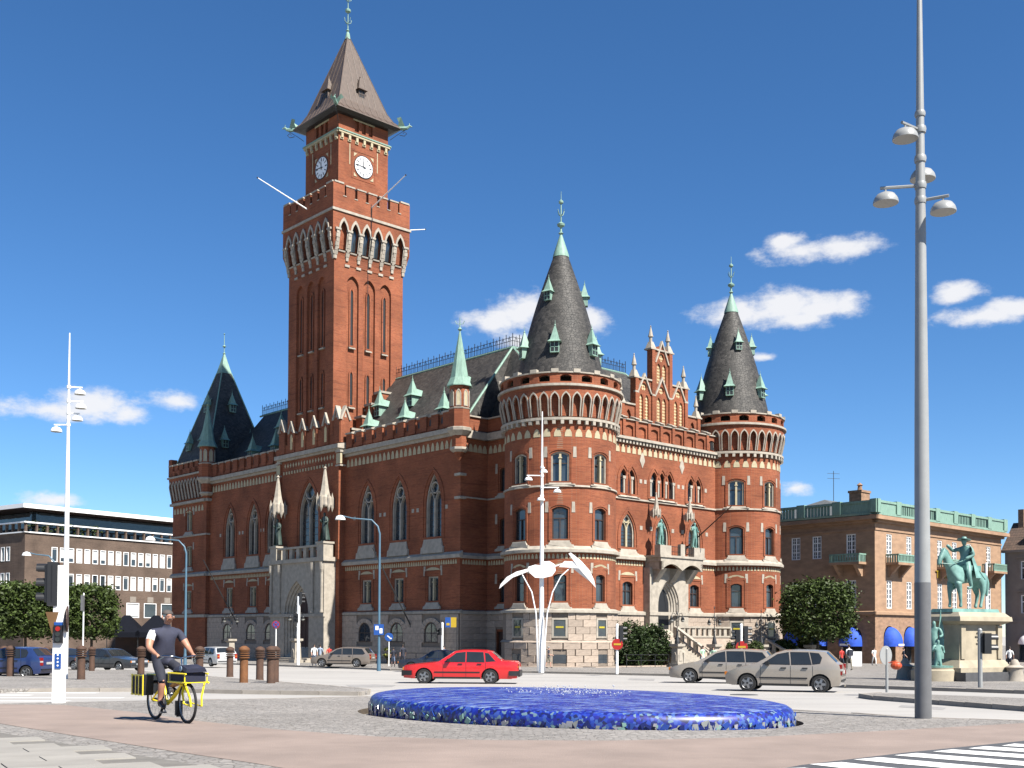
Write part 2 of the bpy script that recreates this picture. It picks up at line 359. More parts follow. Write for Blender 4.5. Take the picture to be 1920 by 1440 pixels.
def empty(name, loc=(0, 0, 0), rz_=0.0, label=None, cat=None, group=None):
    o = bpy.data.objects.new(name, None); COL.objects.link(o); o.location = loc; o.rotation_euler = (0, 0, rz_); o.empty_display_size = 0.2
    return tag(o, label, cat, group)
def copy_tree(o, parent=None):
    c = o.copy(); COL.objects.link(c)
    if parent is not None: c.parent = parent
    for ch in list(o.children): copy_tree(ch, c)
    return c
def cdt(poly, holes=(), grid=None):
    """triangulate polygon with holes; grid=(du,dv) adds inner points"""
    def ccw(pl):
        a = sum(pl[i - 1][0] * pl[i][1] - pl[i][0] * pl[i - 1][1] for i in range(len(pl)))
        return list(pl) if a > 0 else list(reversed(pl))
    poly = ccw(poly); holes = [ccw(h) for h in holes]
    pts = [Vector(p) for p in poly]; edges = []; faces = [list(range(len(poly)))]
    for h in holes:
        o = len(pts); pts += [Vector(p) for p in h]; faces.append(list(range(o, o + len(h))))
    if grid:
        us = [p[0] for p in poly]; vs = [p[1] for p in poly]; u = min(us) + grid[0] / 2
        while u < max(us):
            v = min(vs) + grid[1] / 2
            while v < max(vs): pts.append(Vector((u, v))); v += grid[1]
            u += grid[0]
    vo, eo, fo, ov, oe, of = delaunay_2d_cdt(pts, edges, faces, 0, 1e-5)
    tris = [f for f, src in zip(fo, of) if 0 in src and not any(k > 0 for k in src)]
    return [(v.x, v.y) for v in vo], tris
def arch(u, w, z0, z1, kind='rect', spring=None, n=7, k=1.0):
    """k converts metres to the u unit of the face (degrees on round towers)"""
    return [(u + a / k, b) for a, b in arch0(0.0, w, z0, z1, kind, spring, n)]
def arch0(u, w, z0, z1, kind='rect', spring=None, n=7):
    """closed outline (counter-clockwise): kind rect / seg / round / gothic"""
    a, b = u - w / 2, u + w / 2; p = [(a, z0), (b, z0)]
    if kind == 'rect': return p + [(b, z1), (a, z1)]
    if kind == 'seg':
        h = w * 0.16
        for i in range(n + 1):
            t = -1 + 2 * i / n; p.append((u - t * w / 2, z1 - h * t * t))
        return p
    if kind == 'round':
        zs = z1 - w / 2
        for i in range(2 * n + 1):
            t = math.pi * i / (2 * n); p.append((u + math.cos(t) * w / 2, zs + math.sin(t) * w / 2))
        return p
    zs = spring if spring is not None else z1 - w * 0.95
    h = z1 - zs; rr = (w * w / 4 + h * h) / w; ta = math.asin(min(1, h / rr))   # two arcs meeting at the apex
    for i in range(n + 1): t = ta * i / n; p.append((b - rr + rr * math.cos(t), zs + rr * math.sin(t)))
    for i in range(n - 1, -1, -1): t = ta * i / n; p.append((a + rr - rr * math.cos(t), zs + rr * math.sin(t)))
    return p
def inset(pts, k):
    """offset a convex-ish outline inwards by k"""
    n = len(pts); out_ = []
    for i in range(n):
        p0, p1, p2 = Vector(pts[i - 1]), Vector(pts[i]), Vector(pts[(i + 1) % n])
        d1 = (p1 - p0); d2 = (p2 - p1)
        if d1.length < 1e-6: d1 = d2
        if d2.length < 1e-6: d2 = d1
        n1 = Vector((-d1.y, d1.x)).normalized(); n2 = Vector((-d2.y, d2.x)).normalized()
        b = n1 + n2; b = b / max(b.length_squared, 0.3) * 2 * k if b.length > 1e-6 else n1 * k
        out_.append((p1.x + b.x, p1.y + b.y))
    return out_

# ------------------------------------------------------------------ ground, road, pavements
def sheet(name, poly, off, mats, thick=0.0, grid=2.0, holes=(), parent=None, hole_depth=0.0):
    poly = [(p[0], p[1]) for p in poly]
    # add vertices along long edges so that the sheet follows the slope
    def dens(pl):
        r = []
        for i, p in enumerate(pl):
            q = pl[(i + 1) % len(pl)]; k = max(1, int(math.hypot(q[0] - p[0], q[1] - p[1]) / 3.0)); k = min(k, 40)
            r += [(p[0] + (q[0] - p[0]) * j / k, p[1] + (q[1] - p[1]) * j / k) for j in range(k)]
        return r
    poly = dens(poly); vs, tr = cdt(poly, holes, (grid, grid)); m = MB()
    m.add([(x, y, gz(y) + off) for x, y in vs], tr)
    if thick:
        n = len(poly); m.add([(x, y, gz(y) + off) for x, y in poly] + [(x, y, gz(y) + off - thick) for x, y in poly], [(i, (i + 1) % n, (i + 1) % n + n, i + n) for i in range(n)])
    for h in holes:
        n = len(h)
        if hole_depth: m.add([(x, y, gz(y) + off) for x, y in h] + [(x, y, gz(y) + off - hole_depth) for x, y in h], [(i, (i + 1) % n, (i + 1) % n + n, i + n) for i in range(n)], 1 if isinstance(mats, (list, tuple)) and len(mats) > 1 else 0)
    o = m.build(name, mats, parent)
    if parent is None: tag(o, kind='structure')
    return o
def gp(*pts, dz=0.0): return [tuple(G(px, py, dz).xy) for px, py in pts]

m = MB(); ys = [-60, -20, 0, 6, 12, 18, 23, 28, 33, 38, 45, 52, 60, 70, 80, 91, 105, 120, 140, 180, 220, 400, 1200, 3000]
m.add([(x, y, rz(y)) for y in ys for x in (-1800, -200, 200, 1800)], [(j * 4 + i, j * 4 + i + 1, j * 4 + i + 5, j * 4 + i + 4) for j in range(len(ys) - 1) for i in range(3)])
road = tag(m.build('road', asphalt), kind='structure')

# fountain outline (conjugate half-axes on the ground)
FC = Vector((1.02, 21.15)); FA = Vector((3.86, -1.6)); FB = Vector((0.15, 3.75))
def fell(k, n=72, c=FC): return [tuple(c + FA * (k * math.cos(2 * math.pi * i / n)) + FB * (k * math.sin(2 * math.pi * i / n))) for i in range(n)]
# raised square in the foreground (small granite setts), with the fountain pit cut out of it
sq = gp((-900, 1345), (-300, 1326), (0, 1319), (290, 1313), (520, 1310), (690, 1306), (860, 1300), (1100, 1293), (1330, 1304), (1480, 1331), (1600, 1337), (1716, 1345), (1920, 1351), (2500, 1372))
sq = [(-40, sq[0][1])] + sq + [(40, sq[-1][1]), (40, -25), (-40, -25)]
pit = fell(1.055, 64, FC + Vector((-0.05, 0.12)))
square = sheet('square', sq, 0.0, [setts, pm('pit_wall_stone', (0.16, 0.12, 0.08), 0.9, 0.3, 6)], KERB + 0.05, 1.6, holes=[pit], hole_depth=0.3)
m = MB(); m.add([(x, y, gz(y) - 0.28) for x, y in fell(1.12, 48)], [tuple(range(48))]); m.build('pit_floor', pm('wet_pit_floor', (0.09, 0.075, 0.05), 0.4, 0.4, 3), square)
# pink cycle path crossing the square
up = gp((-900, 1318), (-250, 1319), (0, 1321), (120, 1322), (250, 1335), (370, 1352), (520, 1368), (700, 1381), (900, 1388), (1150, 1389), (1400, 1383), (1650, 1371), (1920, 1356), (2400, 1338))
lo = gp((-900, 1338), (-300, 1345), (0, 1357), (160, 1383), (330, 1410), (480, 1432), (620, 1456), (800, 1500), (1100, 1530), (1500, 1500), (2400, 1440))
cyc = sheet('cycle_path', up + lo[::-1], 0.004, pink, 0, 1.2)
# dark asphalt of the crossing at the right, with white bars
sheet('crossing_asphalt', gp((1420, 1452), (1500, 1436), (1700, 1412), (1920, 1390), (2300, 1360), (2500, 1420), (2100, 1600), (1500, 1600)), 0.008, dark_asphalt, 0, 1.2)
zb = [(1548, 1433, 1800, 1462), (1626, 1424, 1930, 1452), (1698, 1416, 2000, 1440), (1768, 1409, 2060, 1430), (1832, 1403, 2110, 1421), (1890, 1398, 2160, 1413), (1946, 1393, 2200, 1405), (1470, 1443, 1660, 1476)]
cx_o = bpy.data.objects['crossing_asphalt']
for (a, b, c, d) in zb:
    p, q = G(a, b), G(c, d); dr = (q - p).normalized(); sd_ = Vector((-dr.y, dr.x, 0)) * 0.24
    pl = [(p + sd_).xy, (p - sd_).xy, (q - sd_).xy, (q + sd_).xy]
    sheet('crossing_stripe', [tuple(v) for v in pl], 0.013, pm('road_paint', (1.35, 1.33, 1.28), 0.7, 0.1, 3), 0, 0.8, parent=cx_o)
# slab paving bottom left, individual slabs over their bed
sl = gp((-900, 1350), (-200, 1362), (0, 1374), (110, 1393), (222, 1411), (330, 1428), (430, 1446), (520, 1475), (300, 1650), (-900, 1650))
bed = sheet('slab_paving', sl, 0.004, pm('slab_joint', (0.26, 0.24, 0.21), 0.95), 0, 1.2)
def inside(p, poly):
    c = False
    for i in range(len(poly)):
        a, b = poly[i - 1], poly[i]
        if (a[1] > p[1]) != (b[1] > p[1]) and p[0] < (b[0] - a[0]) * (p[1] - a[1]) / (b[1] - a[1]) + a[0]: c = not c
    return c
me = None; o0 = G(222, 1411); ax = (G(0, 1420) - o0); ax.z = 0; ax.normalize(); ay = Vector((ax.y, -ax.x, 0)); ax.z = -.0193 * ax.y; ay.z = -.0193 * ay.y
for j in range(-6, 9):
    for i in range(-4, 12):
        c = o0 + ax * (i * 0.9 + (0.45 if j % 2 else 0)) + ay * (j * 0.6)
        if c.y < 10.2 or not all(inside((c + ax * a + ay * b).xy, sl) for a in (-.25, .25) for b in (-.2, .2)): continue
        if me is None:
            q = MB(); q.frustum(0, 0, -0.02, 0.016, .445, .292, .44, .287); t_ = q.build('paving_slab', slabmat, bed); me = t_.data
        else: t_ = link('paving_slab', me, bed)
        t_.matrix_local = Matrix.Translation((c.x, c.y, gz(c.y) + 0.004)) @ Matrix(((ax.x, ay.x, 0, 0), (ax.y, ay.y, 0, 0), (ax.z, ay.z, 1, 0), (0, 0, 0, 1)))
# pavements beyond the road
isl = gp((-700, 1300), (-200, 1262), (0, 1257), (130, 1256), (235, 1256), (310, 1262), (390, 1268), (520, 1278), (620, 1285.5), (692, 1292), (688, 1296), (674, 1297), (456, 1294), (255, 1290), (120, 1290), (-200, 1296), (-700, 1312))
island = sheet('bollard_island', isl, 0.0, setts, KERB + .05, 1.6)
ri = gp((1614, 1301), (1650, 1298.5), (1920, 1309), (2400, 1330), (2400, 1356), (1920, 1324), (1640, 1304.5))
risland = sheet('traffic_island', ri, 0.0, setts, KERB + .05, 1.6)
fp = gp((-900, 1236), (-300, 1238), (0, 1238), (200, 1240), (420, 1243), (600, 1249), (735, 1254), (1000, 1258.5), (1270, 1264), (1400, 1272), (1590, 1284), (1815, 1291), (2300, 1306))
fp = [(-300, fp[0][1])] + fp + [(300, fp[-1][1]), (300, 400), (-300, 400)]
plaza = sheet('plaza', fp, 0.0, [setts], KERB + .05, 5.0)
def kerb_line(pts, parent, ln=1.15, w=0.16, name='kerb_stone', lift=0.006):
    P = [Vector((p[0], p[1], 0)) for p in pts]
    q = MB(); q.frustum(0, 0, -0.15, lift, .5, w / 2, .497, w / 2 - .012); me_ = None
    for a, b in zip(P, P[1:]):
        L = (b - a).length; n = max(1, round(L / ln)); d = (b - a) / n
        for i in range(n):
            c = a + d * (i + .5)
            if me_ is None: o = q.build(name, kerbmat, parent); me_ = o.data
            else: o = link(name, me_, parent)
            u = d.normalized(); s = (gz((c + d / 2).y) - gz((c - d / 2).y)) / d.length
            o.matrix_local = Matrix.Translation((c.x, c.y, gz(c.y))) @ Matrix(((u.x, -u.y, 0, 0), (u.y, u.x, 0, 0), (s, 0, 1, 0), (0, 0, 0, 1))) @ Matrix.Diagonal((d.length - 0.012, 1, 1, 1))
kerb_line(gp((-120, 1294), (120, 1290), (255, 1290), (456, 1294), (674, 1297), (690, 1295)), island)
kerb_line(gp((692, 1292), (620, 1285.5), (520, 1278), (390, 1268), (310, 1262), (235, 1256), (0, 1257)), island)
kerb_line(gp((1650, 1298.5), (1614, 1301), (1640, 1304.5), (1920, 1324), (2050, 1334)), risland)
kerb_line(gp((0, 1238), (200, 1240), (420, 1243), (600, 1249), (735, 1254), (1000, 1258.5), (1270, 1264), (1400, 1272), (1590, 1284), (1815, 1291), (2000, 1297)), plaza, 1.6, 0.3)
kerb_line(gp((300, 1313), (520, 1310), (690, 1306)), square)
kerb_line(gp((1480, 1331), (1600, 1337), (1716, 1345), (1920, 1351)), square)
# road markings of the slip lane at the left
for (a, b, c, d) in [(-60, 1299, 185, 1299.5), (-60, 1303.5, 60, 1303.6), (-60, 1308, 230, 1308.5), (-60, 1314, 130, 1314.5)]:
    p, q = GR(a, b), GR(c, d); hw = 0.22
    sheet('lane_stripe', [(p.x, p.y + hw), (p.x, p.y - hw), (q.x, q.y - hw), (q.x, q.y + hw)], -KERB + 0.004, MATS['road_paint'], 0, 1.0, parent=road)
for pl in ([(648, 1284.5), (700, 1283.5), (742, 1285), (735, 1288), (690, 1289), (655, 1288)], [(1180, 1272), (1228, 1273), (1226, 1276.5), (1176, 1275)], [(1690, 1322), (1775, 1327), (1768, 1331), (1684, 1326)]):
    sheet('road_patch', [tuple(GR(*p).xy) for p in pl], -KERB + .004, pm('asphalt_patch', (.46, .44, .42), .9, .15, 2, bump=.3, bscale=40), 0, 1.0, parent=road)
# manhole cover in the road
c = GR(1395, 1303); q = MB(); q.lathe([(0.45, 0), (0.44, 0.012), (0.0, 0.013)], 24, T=Matrix.Translation((c.x, c.y, rz(c.y)))); q.build('manhole_cover', dark_asphalt, road)

# ------------------------------------------------------------------ the town hall (local x along the lit front, y along the shaded front)
TH = empty('town_hall', (3.9, 91.0, -1.64), R(42.5), 'red brick town hall with tall clock tower and two round corner towers', 'town hall')
XL, XT = -3.09, -3.69
fR = lambda u, z, d: (u, d, z)
fL = lambda u, z, d: (XL + d, u, z)
fP = lambda u, z, d: (XT + d, u, z)
fA = lambda u, z, d: (u, 9.02 + d, z)
fB = lambda u, z, d: (d, u, z)
def fT(c, r):
    """cylinder face; u in degrees"""
    rr = r if callable(r) else (lambda z: r)
    return lambda u, z, d: (c[0] + (rr(z) - d) * math.cos(R(u)), c[1] + (rr(z) - d) * math.sin(R(u)), z)
def wall(name, fn, u0, u1, z0, z1, holes=(), mats=brick, depth=0.35, parent=TH, grid=None, outline=None, uk=1.0):
    """wall face with real openings and reveals; holes are outlines"""
    hs = [h for h in holes]; poly = outline or [(u0, z0), (u1, z0), (u1, z1), (u0, z1)]
    if grid:      # curved faces: follow the curve along the edges too
        dn = []
        for i, p in enumerate(poly):
            q = poly[(i + 1) % len(poly)]; k = max(1, int(max(abs(q[0] - p[0]) * uk / grid[0], abs(q[1] - p[1]) / grid[1]))); dn += [(p[0] + (q[0] - p[0]) * j / k, p[1] + (q[1] - p[1]) * j / k) for j in range(k)]
        poly = dn
    sc = lambda p: (p[0] * uk, p[1])
    vs, tr = cdt([sc(p) for p in poly], [[sc(p) for p in h] for h in hs], grid)
    m = MB(); m.add([fn(u / uk, z, 0) for u, z in vs], tr)
    for h in hs:
        n = len(h); m.add([fn(u, z, 0) for u, z in h] + [fn(u, z, depth) for u, z in h], [(i, (i + 1) % n, (i + 1) % n + n, i + n) for i in range(n)])
    return m.build(name, mats, parent)
def strip(m, fn, u0, u1, z0, z1, d0, d1, mat=0, seg=1, slope=0.0):
    """moulding along a face between depths d0 (outer, negative) and d1; slope drops the outer top edge"""
    for i in range(seg):
        a = u0 + (u1 - u0) * i / seg; b = u0 + (u1 - u0) * (i + 1) / seg
        vs = [fn(a, z0, d0), fn(b, z0, d0), fn(b, z0, d1), fn(a, z0, d1), fn(a, z1 - slope, d0), fn(b, z1 - slope, d0), fn(b, z1, d1), fn(a, z1, d1)]
        m.add(vs, [(0, 1, 5, 4), (4, 5, 6, 7), (3, 2, 1, 0)] + ([(0, 4, 7, 3)] if i == 0 else []) + ([(1, 2, 6, 5)] if i == seg - 1 else []), mat)
def window(fn, u, w, z0, z1, kind='seg', style='two', parent=TH, k=1.0, d=0.32, sill=True, hood=None, name='window', gl=None, spring=None, tr=2):
    """one window: frame, panes, mullions, sill and hood in one mesh (slots: wood, glass, stone, cream); k converts metres to u"""
    o = arch(u, w, z0, z1, kind, spring, k=k); sc = [(a * k, b) for a, b in o]; m = MB()
    un = lambda pts: [(a / k, b) for a, b in pts]
    fr = 2 if style in ('gothic', 'col', 'tri') else 0
    i1 = un(inset(sc, 0.10 if fr == 0 else 0.13)); m.ring(o, i1, fn, d - 0.12 if fr == 0 else 0.12, d, fr)
    m.add([fn(a, b, d - 0.02) for a, b in o], [tuple(range(len(o)))], 1)
    h = z1 - z0; bar = lambda a0, a1, b0, b1, mt, dd: m.prism([(a0, b0), (a1, b0), (a1, b1), (a0, b1)], fn, dd, d, mt)
    if style == 'two':
        zt = z0 + h * 0.66; bar(u - .04 / k, u + .04 / k, z0, zt, 0, d - .09); bar(u - w / 2 / k, u + w / 2 / k, zt - .04, zt + .05, 0, d - .1)
    elif style == 'one':
        zt = z0 + h * 0.7; bar(u - w / 2 / k, u + w / 2 / k, zt - .035, zt + .035, 0, d - .1)
    elif style == 'cross':
        bar(u - .05 / k, u + .05 / k, z0, z1, 0, d - .09); bar(u - w / 2 / k, u + w / 2 / k, z0 + h * .6, z0 + h * .6 + .09, 0, d - .1)
    elif style in ('col', 'tri'):
        n = 2 if style == 'col' else 3
        for i in range(1, n):
            uu = u - w / 2 / k + w / k * i / n; bar(uu - .09 / k, uu + .09 / k, z0, z1 - .12 * w, 3, 0.06); bar(uu - .15 / k, uu + .15 / k, z1 - .36 * w / (n - 1), z1 - .30 * w / (n - 1), 3, 0.0)
        for i in range(n):
            uu = u - w / 2 / k + w / k * (i + .5) / n; bar(uu - w / n / 2 / k, uu + w / n / 2 / k, z0 + h * .62, z0 + h * .62 + .07, 0, d - .1)
    elif style == 'gothic':
        zs = z0 + h * 0.60; bar(u - .07 / k, u + .07 / k, z0, zs + .1, tr, 0.14)
        for s in (-1, 1):
            lo_ = [(a * k, b) for a, b in arch(u + s * w / 4 / k, w / 2 - .1, z0, zs + w * .34, 'gothic', k=k)]
            m.ring(un(lo_), un(inset(lo_, .07)), fn, 0.16, d, tr)
        cz = zs + w * .48; n = 14; rr = w * 0.24
        ring_o = [(u + rr * math.cos(2 * math.pi * i / n) / k, cz + rr * math.sin(2 * math.pi * i / n)) for i in range(n)]
        ring_i = [(u + (rr - .09) * math.cos(2 * math.pi * i / n) * (1 - .12 * (i % 2)) / k, cz + (rr - .09) * math.sin(2 * math.pi * i / n) * (1 - .12 * (i % 2))) for i in range(n)]
        m.ring(ring_o, ring_i, fn, 0.16, d, tr)
        for j in range(1, 6): zz = z0 + (zs - z0) * j / 6; bar(u - w / 2 / k, u + w / 2 / k, zz - .02, zz + .02, 0, d - .05)
    if sill:
        s = sill if isinstance(sill, (int, float)) and not isinstance(sill, bool) else 0.5
        A = (w / 2 + .42) / k; B = (w / 2 + .12) / k; A2 = (w / 2 + .42) / k
        pts = [(u - A2, z0 - s), (u + A2, z0 - s), (u + A2, z0 - s * .55), (u + (A + B) / 2, z0 - s * .55), (u + B, z0 - .1), (u + B, z0), (u - B, z0), (u - B, z0 - .1), (u - (A + B) / 2, z0 - s * .55), (u - A2, z0 - s * .55)]
        n = len(pts); vs = [fn(a, b, -.10 - .14 * (z0 - b) / s) for a, b in pts] + [fn(a, b, .1) for a, b in pts]
        m.add(vs, [tuple(range(n))] + [(i, i + n, (i + 1) % n + n, (i + 1) % n) for i in range(n)], 2)
    if hood in ('blocks', 'arc'):
        for s in (-1, 1):
            a = u + s * (w / 2 + .42) / k; zt = z1 + (.1 if hood == 'blocks' else .62)
            m.prism([(a - .15 / k, zt - .55), (a + .15 / k, zt - .55), (a + .12 / k, zt + .3), (a - .12 / k, zt + .3)], fn, -.035, .05, 2)
    if hood == 'arc':
        ar = [(u + (w / 2 + .2) * t / k, z1 + .62 + .2 * (1 - t * t)) for t in [1 - i / 4 for i in range(9)]] + [(u - (w / 2 + .2) / k, z1 + .55), (u + (w / 2 + .2) / k, z1 + .55)]
        m.prism(ar, fn, -.03, .05, 3)
        fo = [(a * k, b) for a, b in arch(u, w + .75, z0, z1 + .5, 'rect', k=k)]; m.ring(un(fo), un(inset(fo, .14)), fn, -.05, .03, 4)
    if hood == 'blocks':
        fo = [(a * k, b) for a, b in arch(u, w + .5, z0, z1 + .26, kind if kind != 'rect' else 'seg', k=k)]; m.ring(un(fo), un(inset(fo, .13)), fn, -.06, .03, 4)
    if hood == 'gothic':
        fo = [(a * k, b) for a, b in arch(u, w + .9, z0, z1 + .5, 'gothic', k=k)]; ii = un(inset(fo, .2)); m.ring(un(fo), ii, fn, -.07, .03, 4)
    return m.build(name, [wood, gl or glass, stone, cream, brick], parent)
def lobes(m, fn, us, z0, z1, hw, mat=0, d=-0.03):
    for u in us: m.prism([(u - hw, z0), (u + hw, z0), (u + hw * .92, z0 + (z1 - z0) * .45), (u + hw * .5, z0 + (z1 - z0) * .85), (u, z1), (u - hw * .5, z0 + (z1 - z0) * .85), (u - hw * .92, z0 + (z1 - z0) * .45)], fn, d, 0.03, mat)
def frange(a, b, n): return [a + (b - a) * (i + .5) / n for i in range(n)]
_bm = [None]
def block_obj(fn, u, hw, z0, z1, parent, k):
    p = Vector(fn(u, z0, 0)); t = Vector(fn(u + .01, z0, 0)) - p; t.normalize(); nn = Vector(fn(u, z0, .1)) - p; nn.normalize()
    if _bm[0] is None:
        q = MB(); c = .02
        q.add([(-.5, -.05 + c, 0), (.5, -.05 + c, 0), (.5, -.05 + c, 1), (-.5, -.05 + c, 1), (-.5 + c, -.05, .035), (.5 - c, -.05, .035), (.5 - c, -.05, .965), (-.5 + c, -.05, .965), (-.5, .1, 0), (.5, .1, 0), (.5, .1, 1), (-.5, .1, 1)],
              [(4, 5, 6, 7), (0, 1, 5, 4), (1, 2, 6, 5), (2, 3, 7, 6), (3, 0, 4, 7), (0, 8, 9, 1), (1, 9, 10, 2), (2, 10, 11, 3), (3, 11, 8, 0)])
        o = q.build('stone_block', granite, parent); _bm[0] = o.data
    else: o = link('stone_block', _bm[0], parent)
    w = hw * 2 * k - .012; h = z1 - z0 - .012
    o.matrix_local = Matrix(((t.x * w, nn.x, 0, p.x), (t.y * w, nn.y, 0, p.y), (0, 0, h, p.z + .009), (0, 0, 0, 1)))
def courses(fn, u0, u1, zs, holes, parent, bw, k=1.0, join=None):
    """ashlar courses between levels zs, leaving out the boxes in holes (u0,u1,z0,z1)"""
    for r, (a, b) in enumerate(zip(zs, zs[1:])):
        segs = [(u0, u1)]
        for (h0, h1, y0, y1) in holes:
            if b <= y0 + .02 or a >= y1 - .02: continue
            segs = [s for q in segs for s in ((q[0], min(q[1], h0)), (max(q[0], h1), q[1])) if s[1] - s[0] > .05 / k]
        for s0, s1 in segs:
            L = (s1 - s0) * k; n = max(1, round(L / bw)); e = [s0 + (s1 - s0) * i / n for i in range(n + 1)]
            if r % 2 and n > 1: e = [s0] + [(x + y) / 2 for x, y in zip(e, e[1:])] + [s1]
            for x, y in zip(e, e[1:]):
                if (y - x) * k < .08: continue
                if join is None: block_obj(fn, (x + y) / 2, (y - x) / 2, a, b, parent, k)
                else:
                    g = .009 / k; join.prism([(x + g, a + .009), (y - g, a + .009), (y - g, b - .009), (x + g, b - .009)], fn, -.05 - random.uniform(0, .012), .08)
ZP, ZB, ZS, ZC = 4.55, 9.55, 14.5, 19.5
H = []      # (fn, args) openings of a wall

# ---- lit front (right wing)
hl = []
def hole(lst, u, w, z0, z1, kind, spring=None, k=1.0): lst.append(arch(u, w, z0, z1, kind, spring, k=k))
for u in (8.3, 17.55):
    hole(hl, u - .52, .9, 14.75, 17.1, 'gothic'); hole(hl, u + .52, .9, 14.75, 17.1, 'gothic')
    hole(hl, u, 1.75, 10.1, 13.2, 'gothic'); hole(hl, u, 1.3, 5.15, 7.3, 'seg')
for u in (11.85, 12.9, 13.95): hole(hl, u, .92, 14.75, 17.2, 'gothic')
hole(hl, 12.9, 1.8, 9.7, 13.2, 'gothic')
wall('front_wall', fR, 5.0, 21.4, ZP, 19.6, hl)
for u in (8.3, 17.55):
    for s in (-.52, .52): window(fR, u + s, .9, 14.75, 17.1, 'gothic', 'one', hood='gothic', sill=.15)
    window(fR, u, 1.75, 10.1, 13.2, 'gothic', 'gothic', hood='gothic', sill=.6, tr=3)
    window(fR, u, 1.3, 5.15, 7.3, 'seg', 'cross', hood='arc', sill=.6)
for u in (11.85, 12.9, 13.95): window(fR, u, .92, 14.75, 17.2, 'gothic', 'one', hood='gothic', sill=.15)
window(fR, 12.9, 1.8, 9.7, 13.2, 'gothic', 'gothic', hood='gothic', sill=False, tr=3)
m = MB()
for u in (7.78, 8.82, 11.33, 12.38, 13.42, 14.47, 17.03, 18.07): m.prism([(u - .09, 14.75), (u + .09, 14.75), (u + .09, 16.4), (u - .09, 16.4)], fR, -.06, .1, 0); m.prism([(u - .16, 16.2), (u + .16, 16.2), (u + .2, 16.45), (u - .2, 16.45)], fR, -.1, .1, 0)
for u in (6.6, 10.0, 10.6, 15.2, 15.85, 19.2): m.prism([(u - .16, 16.0), (u + .16, 16.0), (u + .16, 16.35), (u - .16, 16.35)], fR, -.03, .05)
for u in (6.55, 10.05, 11.4, 14.4, 15.8, 19.35): m.prism([(u - .17, 11.9), (u + .17, 11.9), (u + .17, 12.25), (u - .17, 12.25)], fR, -.03, .05)
for u in (10.2, 15.7):
    m.prism([(u - .34, 18.0), (u, 17.35), (u + .34, 18.0), (u + .2, 18.45), (u, 18.75), (u - .2, 18.45)], fR, -.04, .05)
m.build('stone_dressing', stone, TH)
m = MB(); lobes(m, fR, frange(5.9, 20.9, 21), 18.5, 19.2, .24); m.build('arched_frieze', cream, TH)
m = MB(); lobes(m, fR, frange(5.9, 10.4, 13), 8.7, 9.1, .12); lobes(m, fR, frange(16.2, 20.9, 13), 8.7, 9.1, .12); m.build('tooth_frieze', cream, TH)
m = MB()
strip(m, fR, 5.2, 21.0, 14.42, 14.6, -.14, .05, slope=.05); strip(m, fR, 5.2, 10.4, 9.2, 9.75, -.34, .05, slope=.3); strip(m, fR, 16.1, 21.0, 9.2, 9.75, -.34, .05, slope=.3)
strip(m, fR, 5.2, 10.4, 4.4, 4.75, -.3, .05, slope=.1); strip(m, fR, 15.9, 21, 4.4, 4.75, -.3, .05, slope=.1)
strip(m, fR, 5.2, 21, 19.45, 19.62, -.16, .05); strip(m, fR, 5.2, 21, 19.62, 19.95, -.42, .05, slope=.1); m.build('string_course', stone, TH)
m = MB()
for u in frange(5.9, 20.9, 34): m.prism([(u - .11, 19.3), (u + .11, 19.3), (u + .11, 19.6), (u - .11, 19.6)], fR, -.3, .02)
m.build('corbel_table', stone, TH)
# parapet: blind arcade with piers and sloping caps
fRp = lambda u, z, d: (u, d - .12, z)
hh = []
for i, u in enumerate(frange(5.9, 20.9, 9)): hole(hh, u, .95, 19.98, 20.95, 'seg')
wall('parapet', fRp, 5.2, 21.2, 19.9, 21.35, hh, depth=.16)
m = MB(); m.box(5.2, 21.2, .05, .35, 19.9, 21.34)
for i in range(10): u = 5.9 + 15 / 9 * i; m.box(u - .17, u + .17, -.26, .02, 19.96, 21.5)
m.build('parapet_pier', brick, TH)
m = MB(); strip(m, fRp, 5.2, 21.2, 21.35, 21.6, -.16, .45, slope=.16)
for i in range(10): u = 5.9 + 15 / 9 * i; strip(m, fRp, u - .3, u + .3, 21.5, 21.85, -.26, .45, slope=.28)
m.build('parapet_cap', stone, TH)
m = MB()
for u in (6.6, 7.7, 19.2, 20.2): m.prism(arch(u, .5, 20.1, 20.9, 'rect'), fRp, .12, .14)
m.build('parapet_opening', iron, TH)

# ---- stepped gable over the lit front
lat = bpy.data.materials.new('cream_lattice'); lat.use_nodes = True; t = lat.node_tree; b = t.nodes['Principled BSDF']; b.inputs['Roughness'].default_value = .85
tcn = N(t, 'ShaderNodeTexCoord'); mpn_ = N(t, 'ShaderNodeMapping'); mpn_.inputs['Rotation'].default_value = (0, R(45), 0); mpn_.inputs['Scale'].default_value = (5, 0, 5); t.links.new(tcn.outputs['Object'], mpn_.inputs[0])
ck = N(t, 'ShaderNodeTexChecker'); ck.inputs['Scale'].default_value = 1.0; ck.inputs['Color1'].default_value = (.4, .32, .18, 1); ck.inputs['Color2'].default_value = (.17, .07, .03, 1); t.links.new(mpn_.outputs[0], ck.inputs[0]); t.links.new(ck.outputs[0], b.inputs['Base Color'])
fG = lambda u, z, d: (u, .45 + d, z)
GU = 13.35
gout = [(GU - 5.3, 20.5), (GU + 5.3, 20.5), (GU + 5.3, 22.9), (GU + 3.55, 22.9), (GU + 3.55, 25.4), (GU + 2.4, 25.6), (GU + 1.25, 25.4), (GU + 1.25, 28.3), (GU, 28.9), (GU - 1.25, 28.3), (GU - 1.25, 25.4), (GU - 2.4, 25.6), (GU - 3.55, 25.4), (GU - 3.55, 22.9), (GU - 5.3, 22.9)]
gh = []; gl = []
